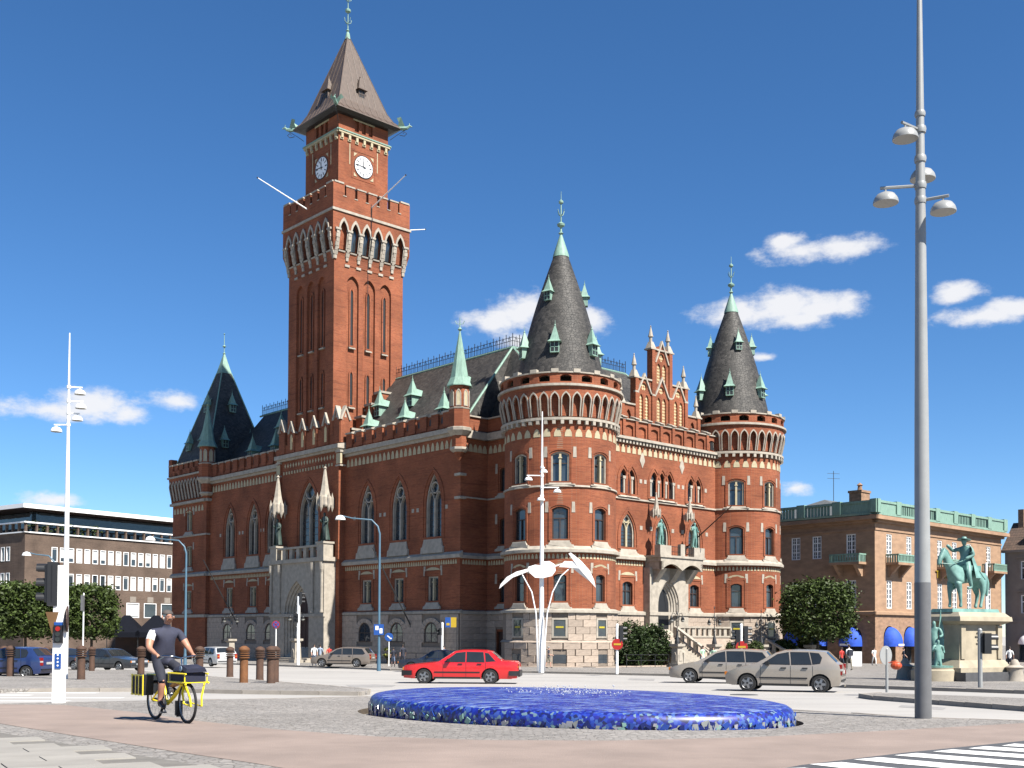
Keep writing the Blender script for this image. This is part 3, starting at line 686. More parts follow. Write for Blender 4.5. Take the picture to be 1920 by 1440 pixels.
for u, zb, zt in ((GU - 2.4, 21.6, 24.1), (GU, 21.6, 24.1), (GU + 2.4, 21.6, 24.1), (GU, 25.35, 27.2)):
    for s in (-.38, .38): gl.append((u + s, .5, zb, zt))
for (u, w, a, b_) in gl: hole(gh, u, w, a, b_, 'gothic')
circ = [(GU - 2.4, 24.75), (GU, 24.75), (GU + 2.4, 24.75), (GU, 27.75)]
for (u, z) in circ: gh.append([(u + .36 * math.cos(2 * math.pi * i / 12), z + .36 * math.sin(2 * math.pi * i / 12)) for i in range(12)])
for u in (GU - 4.45, GU + 4.45): hole(gh, u, .6, 21.5, 22.5, 'gothic')
wall('gable', fG, 0, 1, 0, 1, gh, outline=gout, depth=.2)
m = MB(); m.prism([(u, z - .02) for u, z in gout], fG, .2, .6); m.build('gable_back', brick, TH)
for (u, w, a, b_) in gl:
    q = MB(); q.prism(arch(u, w, a, b_, 'gothic'), fG, .12, .2); q.build('lattice_panel', lat, TH)
for (u, z) in circ:
    q = MB(); q.prism([(u + .36 * math.cos(2 * math.pi * i / 12), z + .36 * math.sin(2 * math.pi * i / 12)) for i in range(12)], fG, .12, .2); q.build('lattice_panel', lat, TH)
m = MB()
for (u, zb, hw, zt) in ((GU - 2.4, 24.2, 1.0, 26.0), (GU, 24.2, 1.0, 26.0), (GU + 2.4, 24.2, 1.0, 26.0), (GU, 27.2, 1.0, 29.3)):      # white raking copings
    for s in (-1, 1): m.prism([(u + s * hw, zb), (u + s * (hw - .16), zb), (u, zt - .3), (u, zt)], fG, -.14, .1)
for (a, b_, z) in ((-5.4, -3.5, 22.9), (3.5, 5.4, 22.9), (-3.6, -1.2, 25.4), (1.2, 3.6, 25.4), (-1.3, 1.3, 28.3)): strip(m, fG, GU + a, GU + b_, z, z + .14, -.12, .7)
for a in (-3.45, -1.15, 1.15, 3.45): m.prism(arch(GU + a, .5, 24.1, 24.26, 'rect'), fG, -.14, .1)
m.build('gable_coping', stone, TH)
m = MB()
for a, z0_, z1_ in ((-3.45, 20.5, 25.4), (3.45, 20.5, 25.4), (-1.2, 20.5, 28.3), (1.2, 20.5, 28.3), (-5.3, 20.5, 22.9), (5.3, 20.5, 22.9)): m.prism(arch(GU + a, .42, z0_, z1_, 'rect'), fG, -.13, .5)
m.build('gable_pilaster', brick, TH)
for a, z in ((-5.3, 22.9), (-3.45, 25.4), (-1.2, 28.3), (1.2, 28.3), (3.45, 25.4), (5.3, 22.9)):
    q = MB(); T_ = Matrix.Translation((GU + a, .7, z))
    q.frustum(0, 0, 0, .12, .42, .42, .42, .42, T=T_); q.frustum(0, 0, .12, .75, .36, .36, .17, .17, T=T_); q.lathe([(.14, .7), (.14, 1.15), (.24, 1.2), (.22, 1.28), (.04, 2.1), (.07, 2.16), (.0, 2.26)], 8, T=T_); q.build('pinnacle', stone, TH)

# ---- round corner towers
def round_tower(c, r, wins, lower, upper, base_z=0.0):
    rp = r + .22
    f = fT(c, r); kk = R(1) * r; hs = []
    for a in wins:
        hs += [arch(a, 1.5, 14.75, 17.25, 'seg', k=kk), arch(a, 1.3, 10.15, 12.85, 'seg', k=kk), arch(a, 1.05, 5.2, 7.5, 'seg', k=kk)]
    a0, a1 = min(wins) - 62, max(wins) + 95
    body = wall('round_tower', f, a0, a1, ZP, 19.6, hs, grid=(.45, 1.2), uk=kk)
    for a in wins:
        window(f, a, 1.5, 14.75, 17.25, 'seg', 'col', body, kk, hood='blocks', sill=.18); window(f, a, 1.3, 10.15, 12.85, 'seg', 'two', body, kk, hood='blocks', sill=.6); window(f, a, 1.05, 5.2, 7.5, 'seg', 'one', body, kk, hood='arc', sill=.65)
    m = MB(); ring = lambda pr, mt=0: m.lathe(pr, 64, c, mat=mt)
    ring([(r - .05, 14.42), (r + .13, 14.44), (r + .1, 14.58), (r - .05, 14.6)])
    ring([(r - .05, 9.2), (r + .34, 9.22), (r + .34, 9.45), (r - .05, 9.78)]); ring([(r - .05, 4.4), (r + .36, 4.42), (r + .34, 4.62), (r - .05, 4.78)])
    ring([(r - .05, 19.72), (r + .34, 19.74), (r + .34, 19.95), (r + .05, 20.0)])
    ring([(r + .3, 22.4), (r + .62, 22.42), (r + .62, 22.6), (r + .3, 22.68)])
    ring([(r + .14, 23.45), (r + .46, 23.47), (r + .46, 23.58), (r - .0, 23.62)])
    m.build('string_course', stone, body)
    m = MB(); fc = fT(c, r + .2)
    for i in range(46):
        a = i * 360 / 46; m.prism([(a - 1.5, 19.42), (a + 1.5, 19.42), (a + 1.5, 19.75), (a - 1.5, 19.75)], fc, -.12, .25)
    for i in range(18):
        a = i * 20.0; m.prism([(a - 3.2, 23.5), (a + 3.2, 23.5), (a + 3.2, 23.8), (a - 3.2, 23.8)], fT(c, r + .36), -.14, .3)
        m.prism([(a - 2, 22.7), (a + 2, 22.7), (a + 2, 23.4), (a - 2, 23.4)], fT(c, r + .36), -.0, .3, 1)
    m.build('corbel_table', [stone, brick], body)
    m = MB(); lobes(m, f, [i * 360 / 34 for i in range(34)], 18.45, 19.1, 3.6); m.build('arched_frieze', cream, body)
    m = MB(); lobes(m, f, [i * 360 / 84 for i in range(84)], 8.72, 9.12, 1.35); m.build('tooth_frieze', cream, body)
    # flared arcade with white pillars
    nA = 36; fa = fT(c, lambda z: r + .1 + .32 * min(1, max(0, (z - 20) / 1.4))); hs = [arch(i * 360 / nA, .54, 20.05, 21.85, 'gothic', n=4, k=kk) for i in range(nA)]
    wall('arcade_wall', fa, -6, 354, 20, 22.42, hs, depth=.3, parent=body, grid=(.6, .8), uk=kk)
    m = MB(); m.lathe([(r + .02, 19.6), (r + .05, 22.5)], 48, c); m.build('arcade_back', brick, body)
    m = MB()
    for i in range(nA):
        a = i * 360 / nA; o_ = [(x * kk, z) for x, z in arch(a, .72, 20.05, 22.0, 'gothic', n=4, k=kk)]; i_ = [(x * kk, z) for x, z in arch(a, .54, 20.05, 21.85, 'gothic', n=4, k=kk)]
        m.ring([(x / kk, z) for x, z in o_], [(x / kk, z) for x, z in i_], fa, -.07, .1)
    m.build('arcade_arch', stone, body)
    hs = [arch(i * 20.0 + 10, .85, 22.8, 23.35, 'seg', k=kk) for i in range(18)]
    wall('battlement', fT(c, r + .36), 0, 360, 22.6, 23.5, hs, depth=.32, parent=body, grid=(.6, .5), uk=kk)
    m = MB(); m.lathe([(3.0, 22.7), (r + .3, 22.65)], 40, c); m.build('wall_walk', mortar, body)
    # slate cone with copper tip, finial and dormers
    prof = [(4.02, 22.7), (3.72, 23.6), (.62, 34.45)]; m = MB()
    m.lathe([(4.02, 22.7), (3.78, 23.4)] + [(3.78 + (.62 - 3.78) * i / 10 + .24 * math.sin(math.pi * i / 10), 23.4 + (34.45 - 23.4) * i / 10) for i in range(1, 11)], 48, c); m.build('cone_roof', slate, body, smooth=40)
    m = MB(); m.lathe([(.70, 34.35), (.66, 34.6), (.2, 36.0), (.1, 36.3), (.22, 36.42), (.1, 36.55), (.07, 36.9), (.3, 37.05), (.34, 37.2), (.06, 37.4), (.05, 38.9), (.2, 39.0), (.2, 39.15), (.03, 39.3), (.02, 40.0)], 14, c)
    for a in (0, 90, 180, 270): m.tube([(c[0], c[1], 37.9), (c[0] + .25 * math.cos(R(a)), c[1] + .25 * math.sin(R(a)), 38.05), (c[0] + .38 * math.cos(R(a)), c[1] + .38 * math.sin(R(a)), 38.4)], .03, 5)
    m.build('copper_finial', copper, body, smooth=35)
    for lst, z, s in ((lower, 25.6, 1.0), (upper, 30.3, .82)):
        rad = 3.78 + (.62 - 3.78) * (z - 23.4) / 11.05 + .24 * math.sin(math.pi * (z - 23.4) / 11.05)
        for a in lst: dormer(body, (c[0] + rad * math.cos(R(a)), c[1] + rad * math.sin(R(a)), z), R(a), s)
    return body
_dm = []
def dormer(parent, p, ang, s=1.0, mats=None, depth=.9):
    """small roof dormer with a steep flared copper spire, open front with dark pane"""
    key = 'c' if mats is None else 'b'
    mats = mats or [copper, iron]
    for k_, me in _dm:
        if k_ == key: o = link('dormer', me, parent); break
    else:
        m = MB()
        m.box(-depth, .28, -.36, -.3, -.05, .75); m.box(-depth, .28, .3, .36, -.05, .75); m.box(-depth, .3, -.36, .36, -.12, -.04); m.box(.2, .27, -.3, .3, -.04, .75, 1); m.box(.27, .3, -.03, .03, -.04, .75); m.box(.27, .3, -.3, .3, .3, .36)
        m.frustum(-.05, 0, .75, .95, .56, .56, .36, .36); m.frustum(-.05, 0, .95, 2.1, .36, .36, .05, .05); m.lathe([(.05, 2.05), (.09, 2.15), (.03, 2.25), (.015, 2.55)], 6, (-.05, 0))
        m.add([(-.05, -.36, .95), (-.05, .36, .95), (-depth - .5, 0, 1.35), (-.05, 0, 1.5), (-depth, -.5, .72), (-depth, .5, .72)], [(0, 3, 2), (1, 2, 3), (0, 2, 4), (1, 5, 2)])
        o = m.build('dormer', mats, parent); _dm.append((key, o.data))
    o.matrix_local = Matrix.Translation(p) @ Matrix.Rotation(ang, 4, 'Z') @ Matrix.Scale(s, 4)
    return o
T1C, T2C, RT = (1.4, 1.4), (25.1, 1.4), 4.65
rt1 = round_tower(T1C, RT, (180, 225, 270), (157, 217, 277, 337, 97), (195, 315, 75)); rt1['label'] = 'large round corner tower with slate cone'
rt2 = round_tower(T2C, RT, (177, 222, 267, 312), (154, 214, 274, 334, 94), (236, 316, 126))
# plinths of granite blocks
zs_lo = [0, .45, 1.0, 1.5, 2.02]; zs_hi = [2.2, 2.72, 3.28, 3.84, 4.4]
def round_plinth(c, r, wins, a0, a1):
    f1, f0 = fT(c, r + .12), fT(c, r + .25); kk = R(1) * r
    m = MB(); m.lathe([(r + .25 - .03, -1.5), (r + .25 - .03, 2.1)], 64, c); m.lathe([(r + .12 - .03, 2.0), (r + .12 - .03, 4.5)], 64, c); pl = m.build('plinth', mortar, TH)
    hs = [(a - .62 / kk, a + .62 / kk, 2.4, 4.0) for a in wins]; lo_ = [(a - .5 / kk, a + .5 / kk, .4, 1.1) for a in wins]
    courses(f1, a0, a1, zs_hi, hs, pl, 1.25, kk); courses(f0, a0, a1, [-.6] + zs_lo, lo_, pl, 1.45, kk)
    m = MB(); m.lathe([(r + .1, 2.02), (r + .34, 2.04), (r + .14, 2.22)], 64, c); m.build('plinth_moulding', granite, pl)
    for a in wins:
        q = MB(); fw = fT(c, r + .17); q.prism([(a - .55 / kk, 2.5), (a + .55 / kk, 2.5), (a + .55 / kk, 3.9), (a - .55 / kk, 3.9)], fw, .03, .1, 1)
        o_ = [(a - .62 / kk, 2.4), (a + .62 / kk, 2.4), (a + .62 / kk, 4.0), (a - .62 / kk, 4.0)]; i_ = [(a - .45 / kk, 2.55), (a + .45 / kk, 2.55), (a + .45 / kk, 3.85), (a - .45 / kk, 3.85)]
        q.ring(o_, i_, fw, -.02, .2, 2); q.prism([(a - .3 / kk, 3.2), (a + .3 / kk, 3.2), (a + .3 / kk, 3.34), (a - .3 / kk, 3.34)], fw, .015, .02, 3)
        q.build('window', [wood, glass, stone, pm('yellow_lettering', (.75, .62, .03), .6)], pl)
        q = MB(); q.prism([(a - .5 / kk, .4), (a + .5 / kk, .4), (a + .5 / kk, 1.1), (a - .5 / kk, 1.1)], fT(c, r + .28), .03, .12, 1); q.build('window', [wood, glass], pl)
    return pl
round_plinth(T1C, RT, (180, 225, 270), 160, 330); round_plinth(T2C, RT, (222, 267), 185, 330)
m = MB(); m.box(5.0, 21.4, -.07, .3, -1.5, 4.5); rpl = m.build('plinth', mortar, TH)
fRq = lambda u, z, d: (u, d - .12, z)
courses(fRq, 5.6, 10.3, [-.6] + zs_lo + [2.2] + zs_hi[1:], [], rpl, 1.3); courses(fRq, 16.0, 20.9, [-.6] + zs_lo + [2.2] + zs_hi[1:], [], rpl, 1.3)

# ---- re-entrant walls A and B between the round tower and the shaded front
wall('side_wall', fA, XL, 0.0, ZP, 19.6)
hb = [arch(7.0, .8, z0, z1, 'seg') for z0, z1 in ((14.9, 17.1), (10.3, 12.7), (5.3, 7.5))] + [arch(7.0, 1.3, .2, 2.9, 'rect')]
wall('side_wall', fB, 3.5, 9.02, 0, 19.6, hb)
for z0, z1 in ((14.9, 17.1), (10.3, 12.7), (5.3, 7.5)): window(fB, 7.0, .8, z0, z1, 'seg', 'one', hood='blocks', sill=.45)
m = MB(); m.prism(arch(7.0, 1.3, .2, 2.9, 'rect'), fB, .2, .3); m.prism(arch(6.7, .5, .4, 2.6, 'rect'), fB, .17, .2); m.prism(arch(7.3, .5, .4, 2.6, 'rect'), fB, .17, .2); m.build('door', doorwood, TH)
m = MB()
for f_, a, b_ in ((fA, XL, 0.02), (fB, 3.5, 9.0)):
    strip(m, f_, a, b_, 14.42, 14.58, -.12, .05, slope=.05); strip(m, f_, a, b_, 9.2, 9.75, -.3, .05, slope=.3); strip(m, f_, a, b_, 4.4, 4.75, -.26, .05, slope=.1); strip(m, f_, a, b_, 19.62, 20.4, -.36, .05, slope=.15)
m.build('string_course', stone, TH)
m = MB(); lobes(m, fA, frange(XL + .3, -.1, 5), 18.5, 19.2, .24); lobes(m, fB, frange(5.9, 8.9, 5), 18.5, 19.2, .24); lobes(m, fA, frange(XL + .2, -.1, 9), 8.7, 9.1, .12); lobes(m, fB, frange(5.9, 8.9, 9), 8.7, 9.1, .12); m.build('arched_frieze', cream, TH)
m = MB(); m.box(XL, .2, 8.98, 9.3, -1.5, 4.5); m.box(-.06, .3, 8.0, 9.1, -1.5, 4.5); m.box(-.06, .3, 3.4, 6.2, -1.5, 4.5); m.box(-.06, .3, 6, 8.2, 3.1, 4.5); apl = m.build('plinth', mortar, TH)
courses(lambda u, z, d: (u, 8.95 + d, z), XL, -.1, [-.4] + zs_lo + [2.2] + zs_hi[1:], [], apl, 1.2); courses(lambda u, z, d: (d - .08, u, z), 4.6, 8.95, [-.4] + zs_lo + [2.2] + zs_hi[1:], [(6.25, 7.75, -.2, 3.05)], apl, 1.2)
m = MB(); m.box(XL, .3, 8.9, 9.25, 20.4, 21.5); m.box(-.1, .25, 5, 9, 20.4, 21.5); m.build('parapet', brick, TH)
m = MB(); strip(m, fA, XL, .05, 21.5, 21.72, -.28, .4, slope=.1); strip(m, fB, 5, 9, 21.5, 21.72, -.28, .4, slope=.1); m.build('parapet_cap', stone, TH)

# ---- shaded front (left wing): main wall either side of the portal bay
BAY0, BAY1, LE = 26.6, 37.9, 54.3
big = [22.85, 17.8, 12.75]; bigl = [49.55, 44.3, 40.3]
hl = []; lows = []
for u in big + bigl:
    hl.append(arch(u, 2.25, 11.05, 16.9, 'gothic', 13.9)); hl.append(arch(u, 1.5, 5.45, 7.75, 'rect')); lows.append((u - 1.3, u + 1.3, 1.9, 3.9))
wall('side_front_wall', fL, 9.02, LE, ZP, 19.95, hl, depth=.5)
for u in big + bigl:
    window(fL, u, 2.25, 11.05, 16.9, 'gothic', 'gothic', d=.45, hood='gothic', sill=1.25, gl=stained if u > 30 else glass, spring=13.9)
    window(fL, u, 1.5, 5.45, 7.75, 'rect', 'col', hood='arc', sill=.6)
m = MB()
for u in (10.9, 15.0, 15.7, 20.0, 20.7, 24.9, 42.0, 42.7, 46.6, 47.3, 51.7): m.prism([(u - .17, 13.6), (u + .17, 13.6), (u + .17, 13.95), (u - .17, 13.95)], fL, -.03, .05)
m.build('stone_dressing', stone, TH)
m = MB(); lobes(m, fL, frange(9.9, 26.4, 25), 18.85, 19.6, .23); lobes(m, fL, frange(38.1, 53.8, 24), 18.85, 19.6, .23); m.build('arched_frieze', cream, TH)
m = MB(); lobes(m, fL, frange(9.4, 26.5, 52), 8.75, 9.15, .12); lobes(m, fL, frange(38.1, 54, 48), 8.75, 9.15, .12); m.build('tooth_frieze', cream, TH)
m = MB()
for a, b_ in ((9.02, BAY0), (BAY1, LE)):
    strip(m, fL, a - (.3 if a < 10 else 0), b_, 9.25, 9.85, -.34, .05, slope=.3); strip(m, fL, a - (.26 if a < 10 else 0), b_, 4.45, 4.78, -.26, .05, slope=.1)
    strip(m, fL, a, b_, 19.85, 20.1, -.2, .05); strip(m, fL, a, b_, 20.1, 20.75, -.5, .3, slope=.25)
m.build('string_course', stone, TH)
# battlements of the shaded front
m = MB(); q = MB(); dk = MB()
for a, b_, n in ((9.9, BAY0 - .1, 10), (BAY1 + .1, LE - .6, 10)):
    m.box(XL - .1, XL + .3, a, b_, 20.5, 21.0)
    for u in frange(a, b_, n):
        m.box(XL - .22, XL + .28, u - .48, u + .48, 20.7, 22.0); strip(q, fL, u - .56, u + .56, 22.0, 22.34, -.32, .4, slope=.2)
    for i in range(1, n):
        u = a + (b_ - a) * i / n; m.box(XL, XL + .28, u - .45, u + .45, 21.0, 21.95); strip(q, fL, u - .4, u + .4, 21.95, 22.12, -.02, .35)
        dk.prism(arch(u, .34, 21.15, 21.75, 'gothic'), fL, -.012, .02)
m.build('battlement', brick, TH); q.build('battlement_cap', stone, TH); dk.build('battlement_opening', iron, TH)
# plinth of the shaded front with round-arched windows
m = MB(); m.box(XL - .1, XL + .3, 9.0, BAY0, -2.5, 4.5); m.box(XL - .1, XL + .3, BAY1, LE + 9, -2.5, 4.5); lpl = m.build('plinth', mortar, TH)
j = MB(); fLq = lambda u, z, d: (XL - .16 + d, u, z)
for a, b_ in ((9.0, BAY0), (BAY1, LE)): courses(fLq, a, b_, [-1.6, -.8] + zs_lo + [2.2] + zs_hi[1:], lows, lpl, 1.35, join=j)
for u in big + bigl:      # voussoirs
    for i in range(9):
        t0, t1 = math.pi * i / 9, math.pi * (i + 1) / 9; g = .012
        pts = [(u + .98 * math.cos(t0 + g), 2.75 + .98 * math.sin(t0 + g)), (u + 1.62 * math.cos(t0 + g), 2.75 + 1.35 * math.sin(t0 + g)), (u + 1.62 * math.cos(t1 - g), 2.75 + 1.35 * math.sin(t1 - g)), (u + .98 * math.cos(t1 - g), 2.75 + .98 * math.sin(t1 - g))]
        j.prism(pts, fLq, -.07, .1)
    for s in (-1, 1): j.prism(arch(u + s * 1.16, .3, 1.9, 2.72, 'rect'), fLq, -.055, .1)
tag(j.build('ashlar_blocks', granite, lpl), kind='stuff')
for u in big + bigl:
    q = MB(); o_ = arch(u, 1.9, 1.9, 3.68, 'round'); q.add([fL(a, b_, -.13) for a, b_ in o_], [tuple(range(len(o_)))], 1); q.ring(o_, inset(o_, .1), fL, -.16, -.1, 0); q.prism(arch(u, .1, 1.9, 3.6, 'rect'), fL, -.15, -.1); q.prism(arch(u, 1.8, 2.7, 2.78, 'rect'), fL, -.15, -.1); q.build('window', [wood, glass], TH)

# ---- portal bay under the clock tower
pw = [arch(32.2, 3.6, 11.3, 18.0, 'gothic', 14.4)]
wall('portal_bay', fP, BAY0, BAY1, 0, 21.0, pw, depth=.5)
for yy in (BAY0, BAY1):
    q = MB(); q.add([(XT, yy, 0), (XL + .1, yy, 0), (XL + .1, yy, 21), (XT, yy, 21)], [(0, 1, 2, 3)]); q.build('portal_bay_side', brick, TH)
window(fP, 32.2, 3.6, 11.3, 18.0, 'gothic', 'gothic', d=.45, hood='gothic', sill=.3, gl=stained, spring=14.4)
m = MB(); strip(m, fP, BAY0 - .3, BAY1 + .3, 20.7, 21.3, -.5, .6, slope=.2); strip(m, fP, BAY0 - .15, BAY1 + .15, 20.5, 20.72, -.25, .6)
for u in (BAY0 + .05, BAY1 - .05): strip(m, fP, u - .42, u + .42, 18.95, 19.1, -.25, .4); strip(m, fP, u - .42, u + .42, 20.3, 20.5, -.25, .4)
m.build('string_course', stone, TH)
m = MB()
for u in frange(BAY0 + .9, BAY1 - .9, 18): m.prism([(u, 19.75), (u + .15, 20.0), (u, 20.25), (u - .15, 20.0)], fP, -.03, .03)
for u in frange(BAY0 + .9, BAY1 - .9, 18): m.prism(arch(u + .2, .2, 19.1, 19.4, 'rect'), fP, -.08, .03)
for u in (BAY0 + .05, BAY1 - .05): m.prism([(u - .35, 19.2), (u + .35, 19.2), (u + .35, 20.2), (u - .35, 20.2)], fP, -.2, .03)
m.build('diamond_frieze', cream, TH)
m = MB(); m.box(XT - .17, XT + .3, BAY0 - .02, BAY0 + .45, 9.9, 20.4); m.box(XT - .17, XT + .3, BAY1 - .45, BAY1 + .02, 9.9, 20.4); m.build('bay_pilaster', brick, TH)
# crowning gablets of the bay
def gablet(m, fn, u, w, z0, z1, mt=1, dd=-.1, z2=None):
    m.prism(arch(u, w, z0, z1, 'rect'), fn, dd, .25, 0); z2 = z2 or z1 + w * 1.15
    m.prism([(u - w / 2, z1), (u + w / 2, z1), (u, z2 - .1)], fn, dd, .25, 0)
    for s in (-1, 1): m.prism([(u + s * (w / 2 + .12), z1 - .05), (u + s * (w / 2 - .12), z1 - .05), (u, z2 - .28), (u, z2 + .1)], fn, dd - .12, .32, mt)
    m.prism([(u - .14, z1 + .18), (u + .14, z1 + .18), (u, z1 + .62)], fn, dd - .03, .0, mt)
m = MB(); fPs = lambda s: (lambda u, z, d: (u, (BAY0 + d) if s < 0 else (BAY1 - d), z))
m.box(XT, XT + .4, BAY0, BAY1, 21.2, 22.2)
gablet(m, fP, BAY0 + .55, 1.1, 21.3, 23.6); gablet(m, fP, BAY1 - .55, 1.1, 21.3, 23.6)
for u in frange(BAY0 + 1.4, BAY1 - 1.4, 4): gablet(m, fP, u, 1.0, 21.3, 23.3); m.prism(arch(u, .4, 21.6, 23.2, 'gothic'), fP, -.13, 0, 2)
for s in (-1, 1): gablet(m, fPs(s), XT + .5, 1.1, 21.3, 23.6); m.box(XT, XT + 1.1, BAY0 if s < 0 else BAY1 - .4, BAY0 + .4 if s < 0 else BAY1, 21.2, 23.6)
m.build('gablet_parapet', [brick, stone, lat], TH)
# stone portal with deep pointed doorway, balcony, statues under canopies
PX = XT - 1.3
fQ = lambda u, z, d: (PX + d, u, z)
m = MB(); pc = 32.25
hd = arch(pc, 4.6, .3, 7.9, 'gothic', 4.2); vs, tr = cdt([(pc - 5.0, -2), (pc + 5.0, -2), (pc + 5.0, 9.7), (pc - 5.0, 9.7)], [hd]); m.add([fQ(u, z, 0) for u, z in vs], tr)
prev = hd; pd = 0.0
for k_ in range(1, 6):
    nx = inset(hd, .2 * k_); nd = .23 * k_; m.add([fQ(u, z, pd) for u, z in prev] + [fQ(u, z, nd - .1) for u, z in prev] + [fQ(u, z, nd) for u, z in nx], [(i, (i + 1) % len(hd), (i + 1) % len(hd) + len(hd), i + len(hd)) for i in range(len(hd))] + [(i + len(hd), (i + 1) % len(hd) + len(hd), (i + 1) % len(hd) + 2 * len(hd), i + 2 * len(hd)) for i in range(len(hd))]); prev = nx; pd = nd
m.box(PX, XT + .2, pc - 5.0, pc - 4.98, -2, 9.7); m.box(PX, XT + .2, pc + 4.98, pc + 5.0, -2, 9.7)
strip(m, fQ, pc - 5.2, pc + 5.2, 9.7, 10.1, -.22, 1.4); strip(m, fQ, pc - 5.1, pc + 5.1, 4.3, 4.6, -.12, .1)
for u in (pc - 4.75, pc + 4.75, pc - 3.1, pc + 3.1): m.lathe([(.2, 4.7), (.14, 5.0), (.14, 8.6), (.22, 8.9), (.26, 9.6)], 8, (PX - .1, u))
m.build('portal', stone, TH)
m = MB(); m.prism(prev, fQ, pd - .02, pd + .1); m.prism(arch(pc, .08, .3, 6.4, 'rect'), fQ, pd - .06, pd); m.build('door', doorwood, TH)
m = MB()
for u, w in ((pc - 4.4, 1.2), (pc + 4.4, 1.2)): m.box(PX - .1, PX + 1.0, u - w / 2, u + w / 2, 10.1, 11.4); m.box(PX - .2, PX + 1.1, u - w / 2 - .1, u + w / 2 + .1, 11.4, 11.6)
for u in (pc - 2.6, pc - 1.3, pc, pc + 1.3, pc + 2.6): m.box(PX + .1, PX + .4, u - .28, u + .28, 10.1, 11.2)
m.box(PX, PX + .5, pc - 3.8, pc + 3.8, 11.15, 11.35); m.build('balcony_parapet', stone, TH)
m = MB(); m.box(PX, XT + .2, pc - 5, pc + 5, 9.7, 10.08); m.build('balcony_floor', stone, TH)
m = MB()
for i in range(5): m.box(PX - .35 * (5 - i) - .5, PX + .2, pc - 3.4 - .3 * (4 - i), pc + 3.4 + .3 * (4 - i), -1.0, -.62 + .18 * (i + 1) - .05)
m.build('entrance_steps', stone, TH)
def canopy(p, out_dir, s=1.0):
    m = MB(); T_ = Matrix.Translation(p) @ Matrix.Rotation(math.atan2(out_dir[1], out_dir[0]), 4, 'Z') @ Matrix.Scale(s, 4)
    m.lathe([(.62, 0), (.68, .12), (.6, .8), (.5, .95), (.36, 1.5), (.1, 3.2), (.16, 3.3), (.0, 3.5)], 6, T=T_)
    for i in range(6):
        a = math.pi / 3 * i + .52; m.lathe([(.0, -.45), (.11, -.1), (.12, .7), (.1, .8), (.0, 1.25)], 5, (.62 * math.cos(a), .62 * math.sin(a)), T=T_)
    m.box(-1.0, 0, -.3, .3, 0, .8, T=T_); return m.build('statue_canopy', stone, TH)
for s in (-1, 1): canopy((PX + .4, pc + s * 4.4, 15.0), (-1, 0), 1.15)

# ---- clock tower
TC = Vector((.55, 32.2)); HW = 4.22
core = MB(); core.box(TC.x - HW + .25, TC.x + HW - .25, TC.y - HW + .25, TC.y + HW - .25, 18, 44.5); core.box(TC.x - 2.8, TC.x + 2.8, TC.y - 2.8, TC.y + 2.8, 44, 55.1)
tower = core.build('clock_tower', brick, TH); tower['label'] = 'tall square clock tower of red brick'
def face_objs(builder):
    """build a piece for the face looking along -x and copy it to the other three faces"""
    objs = builder()
    objs = objs + [e for o in objs for e in EXTRA.get(o.name, [])]
    for o in objs:
        o.parent = tower; base = Matrix.Translation((TC.x, TC.y, 0)); o.matrix_local = base
        for k_ in (1, 2, 3): c_ = o.copy(); COL.objects.link(c_); c_.parent = tower; c_.matrix_local = base @ Matrix.Rotation(k_ * math.pi / 2, 4, 'Z')
def tf(h, fl=None): return lambda u, z, d: (-(h if not fl else fl(z)) + d, u, z)
def shaft():
    f = tf(HW); rec = [arch(u, 1.45, 23.0, 38.4, 'gothic', 37.4) for u in (-2.0, 0, 2.0)]; o1 = wall('tower_wall', f, -HW, HW, 18, 40.2, rec, depth=.24, parent=None)
    m = MB()
    for u in (-2.0, 0, 2.0):
        for (a, b_) in ((31.3, 37.3), (25.3, 29.0)):
            o_ = arch(u, .62, a, b_, 'gothic'); m.ring(o_, inset(o_, .15), f, .12, .24, 0); m.add([f(x, z, .22) for x, z in inset(o_, .13)], [tuple(range(len(o_)))], 1); strip(m, f, u - .38, u + .38, a - .22, a, -.04, .24, mat=2, slope=.1)
    o2 = m.build('slit_window', [brick, iron, stone])
    m = MB()
    for u in frange(-3.4, 3.4, 5): strip(m, f, u - .28, u + .28, 39.15, 39.38, -.1, .05)
    for u in frange(-3.4, 3.4, 5): strip(m, f, u + .28, u + 1.08, 39.3, 39.38, -.05, .05, mat=1) if u < 2.5 else None
    o3 = m.build('dentil_band', [stone, brick]); return [o1, o2, o3]
face_objs(shaft)
HB = 4.7
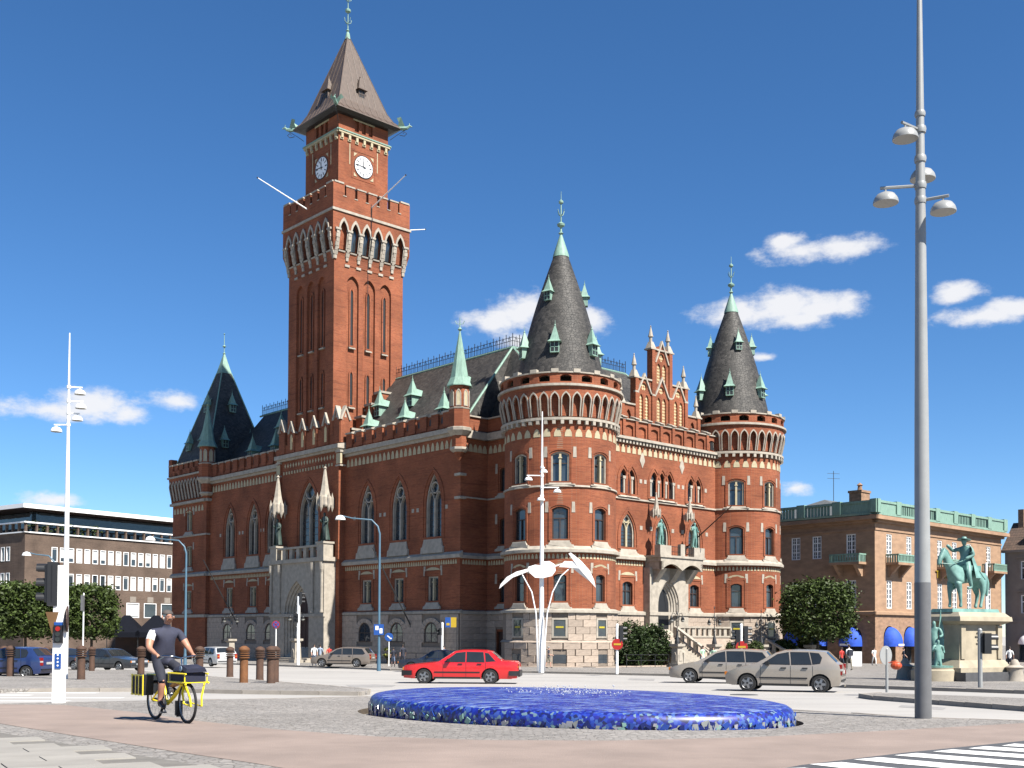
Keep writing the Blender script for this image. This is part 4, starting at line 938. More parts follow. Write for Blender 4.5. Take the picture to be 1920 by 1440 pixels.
def belv():
    fl = lambda z: HW + (HB - HW) * min(1, max(0, (z - 40.0) / 1.8)); f = tf(0, fl); us = frange(-4.15, 4.15, 6)
    hs = [arch(u, .82, 40.7, 43.5, 'gothic', 42.5, n=5) for u in us]; o1 = wall('belvedere_wall', f, -HB, HB, 39.9, 46.0, hs, depth=.45, parent=None, grid=(.9, .45))
    # clip the flare at the corners by keeping u within the face
    for v in o1.data.vertices: v.co.y = max(-abs(v.co.x), min(abs(v.co.x), v.co.y)) if abs(v.co.y) > 4 else v.co.y
    m = MB()
    for u in us:
        o_ = arch(u, 1.18, 40.7, 43.85, 'gothic', 42.5, n=5); m.ring(o_, arch(u, .82, 40.7, 43.5, 'gothic', 42.5, n=5), f, -.1, .12)
    for i in range(7):
        u = -4.15 + 8.3 * i / 6; w = .3
        for k_ in range(7): z = 39.7 + .4 * k_; m.prism(arch(u, w + .12 * (k_ % 2), z + .02, z + .38, 'rect'), f, -.13, .1)
        m.prism(arch(u, .62, 42.45, 42.65, 'rect'), f, -.2, .1)
    for u in us: strip(m, f, u - .4, u + .4, 40.5, 40.75, -.08, .4, slope=.12)
    strip(m, f, -HB - .1, HB + .1, 44.35, 44.6, -.12, .05)
    o2 = m.build('arcade_pillars', stone)
    m = MB()
    for u in us: m.add([f(x, z, .4) for x, z in arch(u, .86, 40.5, 43.5, 'gothic', 42.5, n=5)], [tuple(range(len(arch(0, 1, 0, 3, 'gothic', 1, n=5))))], 0 if abs(u) > 3.3 else 1)
    o3 = m.build('arcade_window', [brick, glass])
    m = MB(); q = MB()
    for i, u in enumerate(frange(-HB, HB, 7)):
        w = .72; m.box(-HB, -HB + .4, u - .5, u + .5, 46.0, 47.0) if 0 < i < 6 else m.box(-HB, -HB + .4, max(-HB + .001, u - .67), min(HB - .001, u + .67), 46.0, 47.15); strip(q, tf(HB), max(-HB, u - .55), min(HB, u + .55), 47.0 if 0 < i < 6 else 47.15, 47.14 if 0 < i < 6 else 47.32, -.06, .46)
    for i in range(6): u = -HB + 2 * HB * (i + 1) / 7; strip(q, tf(HB), u - .2, u + .2, 45.95, 46.03, -.05, .45)
    o4 = m.build('battlement', brick); o5 = q.build('battlement_cap', stone); return [o1, o2, o3, o4, o5]
face_objs(belv)
m = MB(); m.box(-4.3, 4.3, -4.3, 4.3, 44.8, 45.2, T=Matrix.Translation((TC.x, TC.y, 0))); m.build('belvedere_deck', stone, tower)
HC = 3.05
def clockst():
    f = tf(HC); sl = [arch(u, .5, 53.75, 54.85, 'rect') for u in (-.85, 0, .85)]; o1 = wall('clock_stage_wall', f, -HC, HC, 44.8, 55.2, sl, depth=.4, parent=None)
    m = MB(); strip(m, f, -HC - .2, HC + .2, 53.3, 53.5, -.3, .05, mat=1, slope=.08)
    for u in frange(-HC - .1, HC + .1, 7):
        m.prism(arch(u, .26, 52.6, 53.3, 'rect'), f, -.2, .05); m.prism(arch(u, .4, 52.45, 52.7, 'rect'), f, -.1, .05)
    strip(m, f, -HC - .1, HC + .1, 53.1, 53.3, -.24, .05); strip(m, f, -1.3, 1.3, 54.85, 55.0, -.06, .05)
    for s in (-1, 1): m.prism(arch(s * 1.7, .1, 50.2, 52.3, 'rect'), f, -.03, .05)
    o2 = m.build('clock_stage_cornice', [cream, copper])
    m = MB()
    for u in (-.85, 0, .85): m.prism(arch(u, .52, 53.7, 54.9, 'rect'), f, .3, .35)
    o3 = m.build('louvre_opening', iron)
    # clock: sunk square panel, white dial with hour marks and hands (11.46)
    m = MB(); cz = 50.35; n = 40; ci = lambda r_, d_: [f(r_ * math.cos(2 * math.pi * i / n), cz + r_ * math.sin(2 * math.pi * i / n), d_) for i in range(n)]
    m.add(ci(1.08, -.05), [tuple(range(n))], 0); a = ci(1.16, -.06) + ci(1.08, -.06) + ci(1.16, .02); m.add(a, [(i, (i + 1) % n, (i + 1) % n + n, i + n) for i in range(n)] + [(i, i + 2 * n, (i + 1) % n + 2 * n, (i + 1) % n) for i in range(n)], 1)
    def hand(ang, r0, r1, w, d_):   # ang clockwise from 12 as seen from outside (u runs to the viewer's left)
        ux, uz = -math.sin(ang), math.cos(ang); pts = [(ux * r0 + uz * w, cz + uz * r0 - ux * w), (ux * r0 - uz * w, cz + uz * r0 + ux * w), (ux * r1 - uz * w * .6, cz + uz * r1 + ux * w * .6), (ux * r1 + uz * w * .6, cz + uz * r1 - ux * w * .6)]; m.prism(pts, f, d_ - .015, d_, 1)
    for h_ in range(12): hand(R(30 * h_), .68, 1.02, .055 if h_ % 3 else .075, -.055)
    hand(R(353), -.2, .62, .06, -.08); hand(R(276), -.3, .98, .045, -.1)
    for sx in (-1, 1):
        for sz in (-1, 1): m.prism([(sx * 1.2, cz + sz * 1.2), (sx * .8, cz + sz * 1.2), (sx * 1.2, cz + sz * .8)], f, -.04, .02, 2)
    q_ = [(-1.45, cz - 1.45), (1.45, cz - 1.45), (1.45, cz + 1.45), (-1.45, cz + 1.45)]; m.ring(q_, inset(q_, .06), f, -.03, .02, 3)
    o4 = m.build('clock_face', [pm('clock_dial', (1.5, 1.52, 1.55), .4, .03), iron, cream, brick]); return [o1, o2, o3, o4]
face_objs(clockst)
# spire roof
T_ = Matrix.Translation((TC.x, TC.y, 0)); m = MB(); HE = 4.12
m.frustum(0, 0, 55.0, 55.2, HE - .55, HE - .55, HE, HE, 1, T=T_); m.frustum(0, 0, 55.2, 55.32, HE, HE, HE - .02, HE - .02, 0, T=T_)
pr = [(HE - .05, 55.32), (3.45, 55.9), (2.95, 56.8), (.14, 65.0)]
for (a, za), (b_, zb_) in zip(pr, pr[1:]): m.frustum(0, 0, za, zb_, a, a, b_, b_, 0, T=T_)
for k_ in range(4):
    Rk = T_ @ Matrix.Rotation(k_ * math.pi / 2, 4, 'Z')
    for i in range(-4, 5):
        u = i * .78; pts = []
        for a, z in [(HE - .05, 55.32), (3.45, 55.9), (2.95, 56.8)] + [(2.95 - 2.81 * t_, 56.8 + 8.2 * t_) for t_ in (.25, .5, .75, 1)]:
            if abs(u) <= a: pts.append(Rk @ Vector((-a - .01, u, z)))
            else:
                break
        if len(pts) > 1: m.tube(pts, .035, 4, 0, caps=False)
    m.tube([Rk @ Vector((-a, -a, z)) for a, z in pr], .06, 5, 0, caps=False)
m.build('spire_roof', [brown_copper, iron], tower)
for k_ in range(4):
    a = k_ * math.pi / 2 + math.pi; dormer(tower, (TC.x + 2.35 * math.cos(a), TC.y + 2.35 * math.sin(a), 57.7), a, 1.05, [brown_copper, iron], depth=1.1)
m = MB(); m.lathe([(.3, 63.5), (.2, 64.1), (.1, 64.3), (.2, 64.45), (.06, 64.6), (.05, 66.3), (.28, 66.45), (.3, 66.65), (.05, 66.85), (.04, 69.4), (.14, 69.5), (0, 69.7)], 10, (TC.x, TC.y))
for k_, z in ((0, 65.2), (1, 65.2), (0, 67.6), (1, 67.6)):
    for s in (-1, 1): m.tube([(TC.x, TC.y, z), (TC.x + (s * .35 if not k_ else 0), TC.y + (s * .35 if k_ else 0), z + .15), (TC.x + (s * .45 if not k_ else 0), TC.y + (s * .45 if k_ else 0), z + .5)], .035, 5)
m.add([(TC.x, TC.y, 68.3), (TC.x - .5, TC.y + .35, 68.2), (TC.x - .7, TC.y + .5, 68.8), (TC.x, TC.y, 69.2), (TC.x + .05, TC.y + .05, 68.7)], [(0, 1, 2, 3), (0, 3, 4)]); m.build('copper_finial', copper, tower).location.z = 1.3
for k_ in range(4):      # dragons at the eaves
    Rk = Matrix.Translation((TC.x, TC.y, 0)) @ Matrix.Rotation(k_ * math.pi / 2 + math.pi / 4, 4, 'Z'); P_ = lambda x, y, z: tuple(Rk @ Vector((x, y, z)))
    m = MB(); e = HE * 1.414
    m.tube([P_(e - .5, 0, 55.35), P_(e + .1, 0, 55.3), P_(e + .5, 0, 55.35), P_(e + .75, 0, 55.55), P_(e + 1.0, 0, 55.45)], [.16, .22, .16, .13, .05], 7); m.tube([P_(e + .72, 0, 55.6), P_(e + .7, .08, 55.85)], .04, 4)
    for s in (-1, 1): m.add([P_(e + .3, 0, 55.4), P_(e - .1, s * .5, 56.3), P_(e - .5, s * .7, 56.1), P_(e - .35, s * .35, 55.8), P_(e - .5, s * .1, 55.45)], [(0, 1, 2, 3, 4)])
    m.tube([P_(e - .3, 0, 54.6), P_(e + .2, 0, 54.5), P_(e + .45, 0, 54.75), P_(e + .2, 0, 54.95), P_(e + .05, 0, 54.75)], .035, 5, 1); m.tube([P_(e - 1.3, 0, 54.1), P_(e - .6, 0, 54.6), P_(e + .4, 0, 55.2)], .03, 5, 1)
    m.build('dragon_gargoyle', [copper, iron], tower)
for k_ in range(4):      # flagpoles slanting out of the belvedere
    Rk = Matrix.Translation((TC.x, TC.y, 0)) @ Matrix.Rotation(k_ * math.pi / 2, 4, 'Z'); m = MB(); m.tube([Rk @ Vector((-HB + .3, .1, 45.6)), Rk @ Vector((-HB - 5.6, .1, 47.3))], [.075, .045], 7); m.ball(Rk @ Vector((-HB - 5.65, .1, 47.32)), .09, nu=6, nv=4, mat=1); m.build('flagpole', [white, iron], tower)
m = MB(); m.tube([(TC.x - .2, TC.y - HB - .05, 46), (TC.x - .2, TC.y - HB - .02, 44.4), (TC.x - .2, TC.y - HB - .12, 42), (TC.x - .2, TC.y - HW - .04, 40), (TC.x - .2, TC.y - HW - .04, 36)], .035, 4); m.build('lightning_conductor', iron, tower)

# ---- roofs of the two wings, cresting, dormers
RX, RY, RZ = 4.0, 10.2, 28.9
m = MB()
e0 = (XL + .35, 9.3, 20.6)
# shaded-front slope, lit-front slope, backs
m.add([(XL + .3, 9.4, 20.7), (RX, RY, RZ), (RX, 54.5, RZ), (XL + .3, 54.5, 20.7)], [(0, 1, 2, 3)])
m.add([(XL + .3, 9.4, 20.7), (.3, 9.4, 20.7), (RX, RY, RZ)], [(0, 1, 2)])
m.add([(.3, 9.4, 20.7), (.3, .5, 20.7), (3.0, .5, 20.7), (RX, RY, RZ)], [(0, 1, 3), (1, 2, 3)])
m.add([(3.0, .5, 20.7), (22.5, .5, 20.7), (19.4, RY, RZ), (RX, RY, RZ)], [(0, 1, 2, 3)])
m.add([(22.5, .5, 20.7), (28.5, 3, 20.7), (28.5, 19, 20.7), (19.4, RY, RZ)], [(0, 1, 2, 3)])
m.add([(19.4, RY, RZ), (28.5, 19, 20.7), (11, 19, 20.7), (RX, RY, RZ)], [(0, 1, 2, 3)])
m.add([(11, 19, 20.7), (11, 54.5, 20.7), (RX, 54.5, RZ), (RX, RY, RZ)], [(0, 1, 2, 3)])
m.build('slate_roof', slate, TH)
m = MB()
for a, b_ in (((RX, RY, RZ), (RX, TC.y - HW, RZ)), ((RX, TC.y + HW, RZ), (RX, 55.5, RZ)), ((RX, RY, RZ), (19.4, RY, RZ)), ((RX, RY, RZ), (XL + .3, 9.4, 20.7)), ((RX, RY, RZ), (3.0, .5, 20.7)), ((19.4, RY, RZ), (22.5, .5, 20.7))): m.tube([a, b_], .11, 6)
m.build('copper_ridge', copper, TH)
def cresting(a, b_):
    a, b_ = Vector(a), Vector(b_); L = (b_ - a).length; n = int(L / .85); d = (b_ - a) / n; m = MB(); u = d.normalized(); up_ = Vector((0, 0, 1))
    for h in (.12, .62, .95): m.tube([a + up_ * h, b_ + up_ * h], .028, 4)
    for i in range(n + 1):
        p = a + d * i; m.tube([p, p + up_ * 1.3], .035, 4)
        if i < n:
            for s in (0.28, .72): q = p + d * s; m.tube([q + up_ * .1, q + up_ * .6, q + u * (.12 if s < .5 else -.12) + up_ * .95], .022, 4)
            q = p + d * .5; m.tube([q + up_ * .1, q + up_ * 1.1], .022, 4)
    m.build('ridge_cresting', iron, TH)
cresting((RX, RY, RZ), (RX, TC.y - HW, RZ)); cresting((RX, TC.y + HW, RZ), (RX, 55, RZ)); cresting((RX, RY, RZ), (19.4, RY, RZ))
sl_ = (RZ - 20.7) / (RX - XL - .3)
for u, zz in ((24.6, 21.9), (25.6, 24.3), (18.8, 21.9), (20.6, 24.6), (13.0, 21.9), (13.6, 24.8), (42.5, 22.2), (47.5, 22.2), (45.0, 24.8), (39.8, 24.6)): dormer(TH, (XL + .3 + (zz - 20.7) / sl_, u, zz), math.pi, 1.15, depth=1.3)
m = MB()
for u, z in ((26.9, 22.2), (26.9, 23.6), (26.9, 25.0), (26.9, 26.4)):
    x = XL + .3 + (z - 20.7) / sl_; m.box(x - .6, x + .75, u - .1, u + 1.0, z - 1.5, z + .5); m.box(x - .75, x + .85, u - .2, u + 1.1, z + .5, z + .72, 1)
m.build('stepped_gable', [brick, stone], TH)
m = MB(); m.box(10.5, 11, 19, 54.5, 0, 20.9); m.box(XL + .3, 10.5, 54.3, 54.6, 0, 20.9); m.box(11, 28, 18.6, 19, 0, 20.9); m.box(27.9, 28.3, 3, 19, 0, 20.9); m.build('rear_wall', brick, TH)
# corner turrets with copper spires
def turret(c, z0):
    m = MB(); n = 8; ro = math.pi / 8
    m.lathe([(.12, z0 - 2.6), (.5, z0 - 1.9)], n, c, rot=ro, mat=0); m.lathe([(.55, z0 - 1.9), (.85, z0 - 1.7), (.85, z0 - 1.5), (.6, z0 - 1.5)], n, c, rot=ro, mat=1); m.lathe([(.66, z0 - 1.5), (.66, z0 - .4)], n, c, rot=ro); m.lathe([(.7, z0 - .5), (1.1, z0 - .1), (1.15, z0 + .15), (.95, z0 + .22)], n, c, rot=ro, mat=1)
    m.lathe([(.95, z0 + .2), (.95, z0 + 1.75)], n, c, rot=ro); m.lathe([(.98, z0 + 1.75), (1.02, z0 + 1.85), (.9, z0 + 1.9)], n, c, rot=ro, mat=1); m.lathe([(.88, z0 + 1.88), (.88, z0 + 3.85)], n, c, rot=ro)
    for i in range(8):
        a = i * math.pi / 4; f_ = lambda u, z, d: (c[0] + (.815 - d) * math.cos(a) - u * math.sin(a), c[1] + (.815 - d) * math.sin(a) + u * math.cos(a), z)
        m.prism(arch(0, .3, z0 + 2.0, z0 + 3.3, 'gothic'), f_, -.03, .02, 2); o_ = arch(0, .46, z0 + 2.0, z0 + 3.45, 'gothic'); m.ring(o_, inset(o_, .08), f_, -.06, .02, 1)
    m.lathe([(1.15, z0 + 3.75), (1.13, z0 + 3.85), (.82, z0 + 4.5), (.1, z0 + 8.4), (.06, z0 + 8.6), (.2, z0 + 8.75), (.05, z0 + 8.95), (.03, z0 + 9.8)], n, c, rot=ro, mat=3)
    for s in (-1, 1): m.tube([(c[0], c[1], z0 + 9.2), (c[0] + s * .2, c[1] - s * .2, z0 + 9.25), (c[0] + s * .28, c[1] - s * .28, z0 + 9.5)], .03, 4, 3)
    m.build('corner_turret', [brick, stone, cream, copper], TH)
turret((XL - .1, 9.1), 20.2); turret((XL - .35, LE + .1), 20.4)
# buttress stones on the corner below the turret
m = MB()
for z in (16.3, 14.3): m.box(XL - .3, XL + .4, 8.7, 9.5, z, z + .22)
m.build('stone_dressing', stone, TH)

# ---- square tower at the far end of the shaded front
E0, E1, XE = LE, 62.9, XL - .45; ec = ((XE + XE + 8.6) / 2, (E0 + E1) / 2); eh = 4.3
fE = lambda u, z, d: (XE + d, u, z)
he = [arch(58.6, 1.5, z0, z1, 'rect') for z0, z1 in ((14.6, 17.0), (10.4, 12.9), (5.4, 7.6))]
wall('end_tower', fE, E0, E1, -2, 20, he)
for z0, z1 in ((14.6, 17.0), (10.4, 12.9), (5.4, 7.6)): window(fE, 58.6, 1.5, z0, z1, 'rect', 'col', hood='blocks' if z0 > 9 else 'arc', sill=.5)
m = MB(); m.box(XE + .02, XE + 8.6, E0, E0 + .2, -2, 21); m.box(XE + .02, XE + 8.6, E1 - .2, E1, -2, 21); m.box(XE + 8.4, XE + 8.6, E0, E1, -2, 21); m.build('end_tower_side', brick, TH)
m = MB()
for f_, a, b_ in ((fE, E0 - .1, E1 + .1), (lambda u, z, d: (u, E0 + d, z), XE - .1, XL + .1)):
    strip(m, f_, a, b_, 14.0, 14.2, -.12, .05); strip(m, f_, a, b_, 9.25, 9.8, -.3, .05, slope=.3); strip(m, f_, a, b_, 4.45, 4.78, -.24, .05); strip(m, f_, a, b_, 17.9, 18.3, -.4, .05, slope=.1)
strip(m, fE, E0 - .4, E1 + .5, 21.2, 21.5, -.6, .2, slope=.1); m.build('string_course', stone, TH)
m = MB(); lobes(m, fE, frange(E0 + .6, E1 - .2, 10), 16.9, 17.6, .26); m.build('arched_frieze', cream, TH)
fl2 = lambda u, z, d: (XE - .42 * min(1, max(0, (z - 18.3) / 1.2)) + d, u, z); us = frange(E0 + .2, E1 + .2, 11)
hs = [arch(u, .5, 18.5, 20.7, 'gothic') for u in us]; wall('arcade_wall', fl2, E0, E1 + .4, 18.2, 21.3, hs, depth=.3)
m = MB()
for u in us: o_ = arch(u, .72, 18.5, 20.85, 'gothic'); m.ring(o_, arch(u, .5, 18.5, 20.7, 'gothic'), fl2, -.08, .1)
m.build('arcade_arch', stone, TH); m = MB(); m.box(XE + .2, XE + .4, E0, E1, 18, 22); m.build('arcade_back', brick, TH)
m = MB(); q = MB()
for u in frange(E0 + 1.2, E1 + .4, 6): m.box(XE - .42, XE, u - .42, u + .42, 21.5, 22.7); strip(q, fE, u - .5, u + .5, 22.7, 22.95, -.55, .1, slope=.1)
m.box(XE - .42, XE - .1, E0, E1 + .4, 21.5, 22.1); m.box(XE - .42, XE + .4, E1 - .2, E1 + .45, 21.5, 23.6); m.build('battlement', brick, TH); q.build('battlement_cap', stone, TH)
m = MB(); b0 = 4.35; ap = 36.6; cxe, cye = ec
m.frustum(cxe, cye, 21.6, 22.6, b0 + .1, b0 + .1, b0 - .2, b0 - .2); m.frustum(cxe, cye, 22.6, 34.2, b0 - .2, b0 - .2, .62, .62); m.build('pyramid_roof', slate, TH)
m = MB(); m.frustum(cxe, cye, 34.1, ap, .68, .68, .06, .06); m.lathe([(.05, ap - .2), (.18, ap), (.05, ap + .15), (.05, ap + .7), (.24, ap + .85), (.05, ap + 1.05), (.03, ap + 2.3), (.12, ap + 2.4), (0, ap + 2.5)], 8, (cxe, cye))
for sx in (-1, 1):
    for sy in (-1, 1): m.tube([(cxe + sx * (b0 - .2), cye + sy * (b0 - .2), 22.6), (cxe + sx * .62, cye + sy * .62, 34.2)], .08, 5)
m.build('copper_finial', copper, TH)
for a, ux in ((math.pi, (-1, 0)), (-math.pi / 2, (0, -1))):
    for dz_, offs in ((24.6, (-1.7, 1.7)), (29.2, (0,))):
        for of in offs:
            rr = (b0 - .2) + (.62 - b0 + .2) * (dz_ - 22.6) / 11.6; p = (cxe + ux[0] * rr + (of if ux[0] == 0 else 0), cye + ux[1] * rr + (of if ux[1] == 0 else 0), dz_); dormer(TH, p, a, 1.0, depth=1.0)
# slanting flagpoles of the fronts
for (p, q_) in (((XL - .1, 15.7, 3.3), (XL - 4.2, 16.0, 10.2)), ((XL - .1, 47.2, 3.4), (XL - 4.2, 47.6, 10.6)), ((16.2, -.2, 10.7), (16.0, -5.4, 14.1))):
    m = MB(); m.tube([p, q_], [.07, .045], 6); m.ball(p, .16, nu=6, nv=4); m.build('wall_flagpole', doorwood if p[0] > 0 else iron, TH)

# ---- lit-front portal, balcony and stairs
fV = lambda u, z, d: (u, -.75 + d, z)
hd = arch(12.95, 2.9, 2.5, 7.6, 'gothic', 5.2); vs, tr = cdt([(10.4, -1), (15.7, -1), (15.7, 8.6), (10.4, 8.6)], [hd]); m = MB(); m.add([fV(u, z, 0) for u, z in vs], tr); prev = hd; pd = 0
for k_ in range(1, 5):
    nx = inset(hd, .17 * k_); nd = .165 * k_; nh = len(hd); m.add([fV(u, z, pd) for u, z in prev] + [fV(u, z, nd - .07) for u, z in prev] + [fV(u, z, nd) for u, z in nx], [(i, (i + 1) % nh, (i + 1) % nh + nh, i + nh) for i in range(nh)] + [(i + nh, (i + 1) % nh + nh, (i + 1) % nh + 2 * nh, i + 2 * nh) for i in range(nh)]); prev = nx; pd = nd
m.box(10.38, 10.4, -.75, .1, -1, 8.6); m.box(15.7, 15.72, -.75, .1, -1, 8.6); strip(m, fV, 10.3, 15.8, 4.4, 4.7, -.1, .1)
m.build('portal', stone, TH)
m = MB(); m.prism(prev, fV, pd - .01, pd + .1); m.build('door', iron, TH)
m = MB(); fW = lambda u, z, d: (u, -1.9 + d, z)
m.box(10.5, 16.4, -1.9, .0, 9.1, 9.45); strip(m, fW, 10.3, 16.6, 9.45, 9.65, -.12, 1.9)
pts = [(10.6, 9.1), (10.6, 8.35)] + [(10.6 + 2.85 * i / 8, 8.35 + .55 * math.sin(math.pi * i / 8)) for i in range(1, 9)] + [(13.45 + 2.85 * i / 8, 8.35 + .55 * math.sin(math.pi * i / 8)) for i in range(1, 9)] + [(16.3, 9.1)]
m.prism(pts[::-1], fW, 0, .3); m.box(10.6, 10.85, -1.9, 0, 8.4, 9.1); m.box(16.05, 16.3, -1.9, 0, 8.4, 9.1)
for u in (11.2, 13.45, 15.7): m.add([(u - .35, -.75, 7.3), (u + .35, -.75, 7.3), (u + .35, -1.7, 8.5), (u - .35, -1.7, 8.5), (u - .35, -.7, 8.6), (u + .35, -.7, 8.6)], [(0, 1, 2, 3), (0, 3, 4), (1, 5, 2)])
for u, w in ((11.1, .75), (13.45, .5), (15.8, .75)): m.box(u - w, u + w, -1.95, -1.3, 9.65, 10.5) if u != 13.45 else m.box(u - .3, u + .3, -1.95, -1.6, 9.65, 10.7)
m.build('balcony', stone, TH)
m = MB()
for z in (10.0, 10.45): m.tube([(11.6, -1.8, z), (15.3, -1.8, z)], .03, 4)
for i in range(16): u = 11.7 + i * .24; m.tube([(u, -1.8, 9.65), (u, -1.8, 10.45)], .018, 4)
m.build('balcony_railing', iron, TH)
for u in (11.1, 15.8): canopy((u, -.85, 13.15), (0, -1), .6)
# terrace, stair flights and balustrades
def balustrade(m, a, b_, h=1.0, n=None):
    a, b_ = Vector(a), Vector(b_); L = (b_ - a).length; n = n or max(2, int(L / .75)); u = (b_ - a).normalized(); w = Vector((-u.y, u.x, 0)).normalized() * .14
    def bar(z0, z1, ww):
        k = w * ww; m.add([a + k + Vector((0, 0, z0)), a - k + Vector((0, 0, z0)), b_ - k + Vector((0, 0, z0)), b_ + k + Vector((0, 0, z0)), a + k + Vector((0, 0, z1)), a - k + Vector((0, 0, z1)), b_ - k + Vector((0, 0, z1)), b_ + k + Vector((0, 0, z1))], [(3, 2, 1, 0), (4, 5, 6, 7), (0, 1, 5, 4), (1, 2, 6, 5), (2, 3, 7, 6), (3, 0, 4, 7)])
    bar(0, .16, 1.2); bar(h - .16, h, 1.5)
    for i in range(n + 1):
        p = a + (b_ - a) * i / n; e = .15 if i % 3 else .22; k = w * .8; v = u * e; v.z = 0; sl = (b_.z - a.z) / L * e
        m.add([p - v + k, p + v + k, p + v - k, p - v - k] + [q + Vector((0, 0, h - .1)) for q in (p - v + k, p + v + k, p + v - k, p - v - k)], [(0, 1, 5, 4), (1, 2, 6, 5), (2, 3, 7, 6), (3, 0, 4, 7), (4, 5, 6, 7)])
        if i < n: # pointed head between the posts
            q = a + (b_ - a) * (i + .5) / n; g = (b_ - a) / n / 2; m.add([q - g + Vector((0, 0, h - .14)), q + g + Vector((0, 0, h - .14)), q + g * .9 + Vector((0, 0, h - .4)), q + Vector((0, 0, h - .17)), q - g * .9 + Vector((0, 0, h - .4))], [(0, 3, 4), (0, 1, 3), (1, 2, 3)])
TZ = 2.45
m = MB(); m.box(8.7, 20.4, -2.0, -.05, -1, TZ); m.box(20.4, 22.2, -5.4, -2.8, -1, 1.3)
terr = m.build('terrace', granite, TH)
m = MB(); balustrade(m, (12.6, -1.9, TZ), (20.3, -1.9, TZ)); balustrade(m, (20.3, -1.9, TZ), (20.3, -.8, TZ)); balustrade(m, (8.8, -1.9, TZ), (8.8, -.4, TZ))
def flight(x0, x1, y0, z0, n, rise=.165, run=.34, bal=True):
    s = MB()
    for i in range(n): s.box(x0, x1, y0 - run * (i + 1), y0 - run * i + .02, -1.2, z0 - rise * (i + 1) + .001)
    o = s.build('stair_flight', stone, TH); e = y0 - run * n; zz = z0 - rise * n
    for x in (x0, x1): balustrade(m, (x, y0, z0), (x, e, zz), 1.0)
    return e, zz
e1, z1_ = flight(8.9, 12.4, -2.0, TZ, 13, run=.28); e2, z2_ = flight(21.2, 23.6, -5.4, 1.35, 9)
balustrade(m, (13.6, -4.8, .5), (20.9, -4.8, .5), .9); m.build('balustrade', stone, TH)
m = MB(); m.box(13.2, 21.2, -4.9, -1.9, -1, .5); m.build('lower_terrace', granite, TH)
m = MB()
for i, (d_, z_) in enumerate(((5.6, .16), (6.1, -.02))): m.box(-1, 8.7, -d_ + 0.6, .5, -1.2, z_); m.lathe([(RT + .9 + i * .45, -1.2), (RT + .9 + i * .45, z_), (1, z_)], 48, T1C, R(150), R(330))
m.build('base_step', granite, TH)

# ------------------------------------------------------------------ neighbouring buildings
def face2(P, d, n_in):
    """face through P running along d; depth goes along n_in (into the building)"""
    return lambda u, z, dd: (P[0] + d[0] * u + n_in[0] * dd, P[1] + d[1] * u + n_in[1] * dd, z)
# -- brown brick office block at the left
OB = empty('office_block', (-63.5, 145.0, gz(145)), 0, 'low brown brick office block with white framed windows and roof terrace', 'building')
dF, dS = (.588, .809), (-.809, .588)
oF, oS = face2((0, 0), dF, dS), face2((0, 0), dS, dF)
rows = []; us = [4.2 + 1.22 * i for i in range(30)]
hs = []
for u in us:
    hs.append(arch(u, .86, 12.6, 14.55, 'rect'))
    if u > 6.5: hs.append(arch(u, .86, 9.15, 11.1, 'rect'))
for i in range(9): hs.append(arch(16.4 + 2.9 * i, 2.1, 5.3, 7.4, 'rect'))
wall('front_wall', oF, 0, 42, -1, 16.2, hs, brown_brick, .12, OB)
wall('end_wall', oS, 0, 40, -1, 16.2, [arch(4 + 1.3 * i, .9, z, z + 1.9, 'rect') for i in range(26) for z in (12.6, 9.15)], brown_brick, .12, OB)
dull = pm('drawn_blind', (1.0, 1.0, .97), .7, .05)
def owin(f, u, w, z0, z1, bl):
    m = MB(); o = arch(u, w, z0, z1, 'rect'); m.ring(o, inset(o, .09), f, -.03, .12, 0); zb_ = z0 + (z1 - z0) * (1 - bl)
    m.add([f(a, b, .10) for a, b in o], [(0, 1, 2, 3)], 1)
    if bl > .05: m.add([f(u - w / 2, zb_, .09), f(u + w / 2, zb_, .09), f(u + w / 2, z1, .09), f(u - w / 2, z1, .09)], [(0, 1, 2, 3)], 2)
    m.build('window', [white, glass, dull], OB)
rb = random.Random(3)
for u in us:
    for z in (12.6, 9.15):
        if z > 10 or u > 6.5: owin(oF, u, .86, z, z + 1.95, rb.choice([0, .15, .9, 1, .7, .5, .9]))
for i in range(9):
    u = 16.4 + 2.9 * i; owin(oF, u, 2.1, 5.3, 7.4, rb.choice([0, 0, .9]))
for i in range(26):
    for z in (12.6, 9.15): owin(oS, 4 + 1.3 * i, .9, z, z + 1.9, 0)
m = MB()
for i in range(15): u = 16.4 + 2.9 * (i / 2); strip(m, oF, u - .5, u + .5, 7.5, 8.3, -.05, .0) if i % 2 == 0 else None
m.build('lintel_panel', pm('lintel_render', (.42, .36, .3), .8), OB)
m = MB(); strip(m, oF, -.2, 42, 16.2, 16.36, -.2, .5); strip(m, oS, -.2, 40, 16.2, 16.36, -.2, .5); m.build('terrace_edge', white, OB)
for i in range(28):
    for f, n in ((oF, 1), (oS, 0)):
        if n == 0 and i > 24: continue
        q = MB(); u = .2 + 1.5 * i; q.prism(arch(u, .22, 16.36, 17.5, 'rect'), f, 0, .35); q.build('terrace_post', brown_brick, OB)
m = MB(); strip(m, oF, -.2, 42, 17.5, 17.68, -.15, .45); strip(m, oS, -.2, 40, 17.5, 17.68, -.15, .45); m.build('terrace_rail', white, OB)
m = MB(); strip(m, oF, 2.5, 42, 16.4, 19.3, 3.0, 3.2); strip(m, oS, 2.5, 40, 16.4, 19.3, 3.0, 3.2); m.build('penthouse_glazing', glass, OB)
m = MB(); q_ = lambda u, v, z: (dF[0] * u + dS[0] * v, dF[1] * u + dS[1] * v, z)
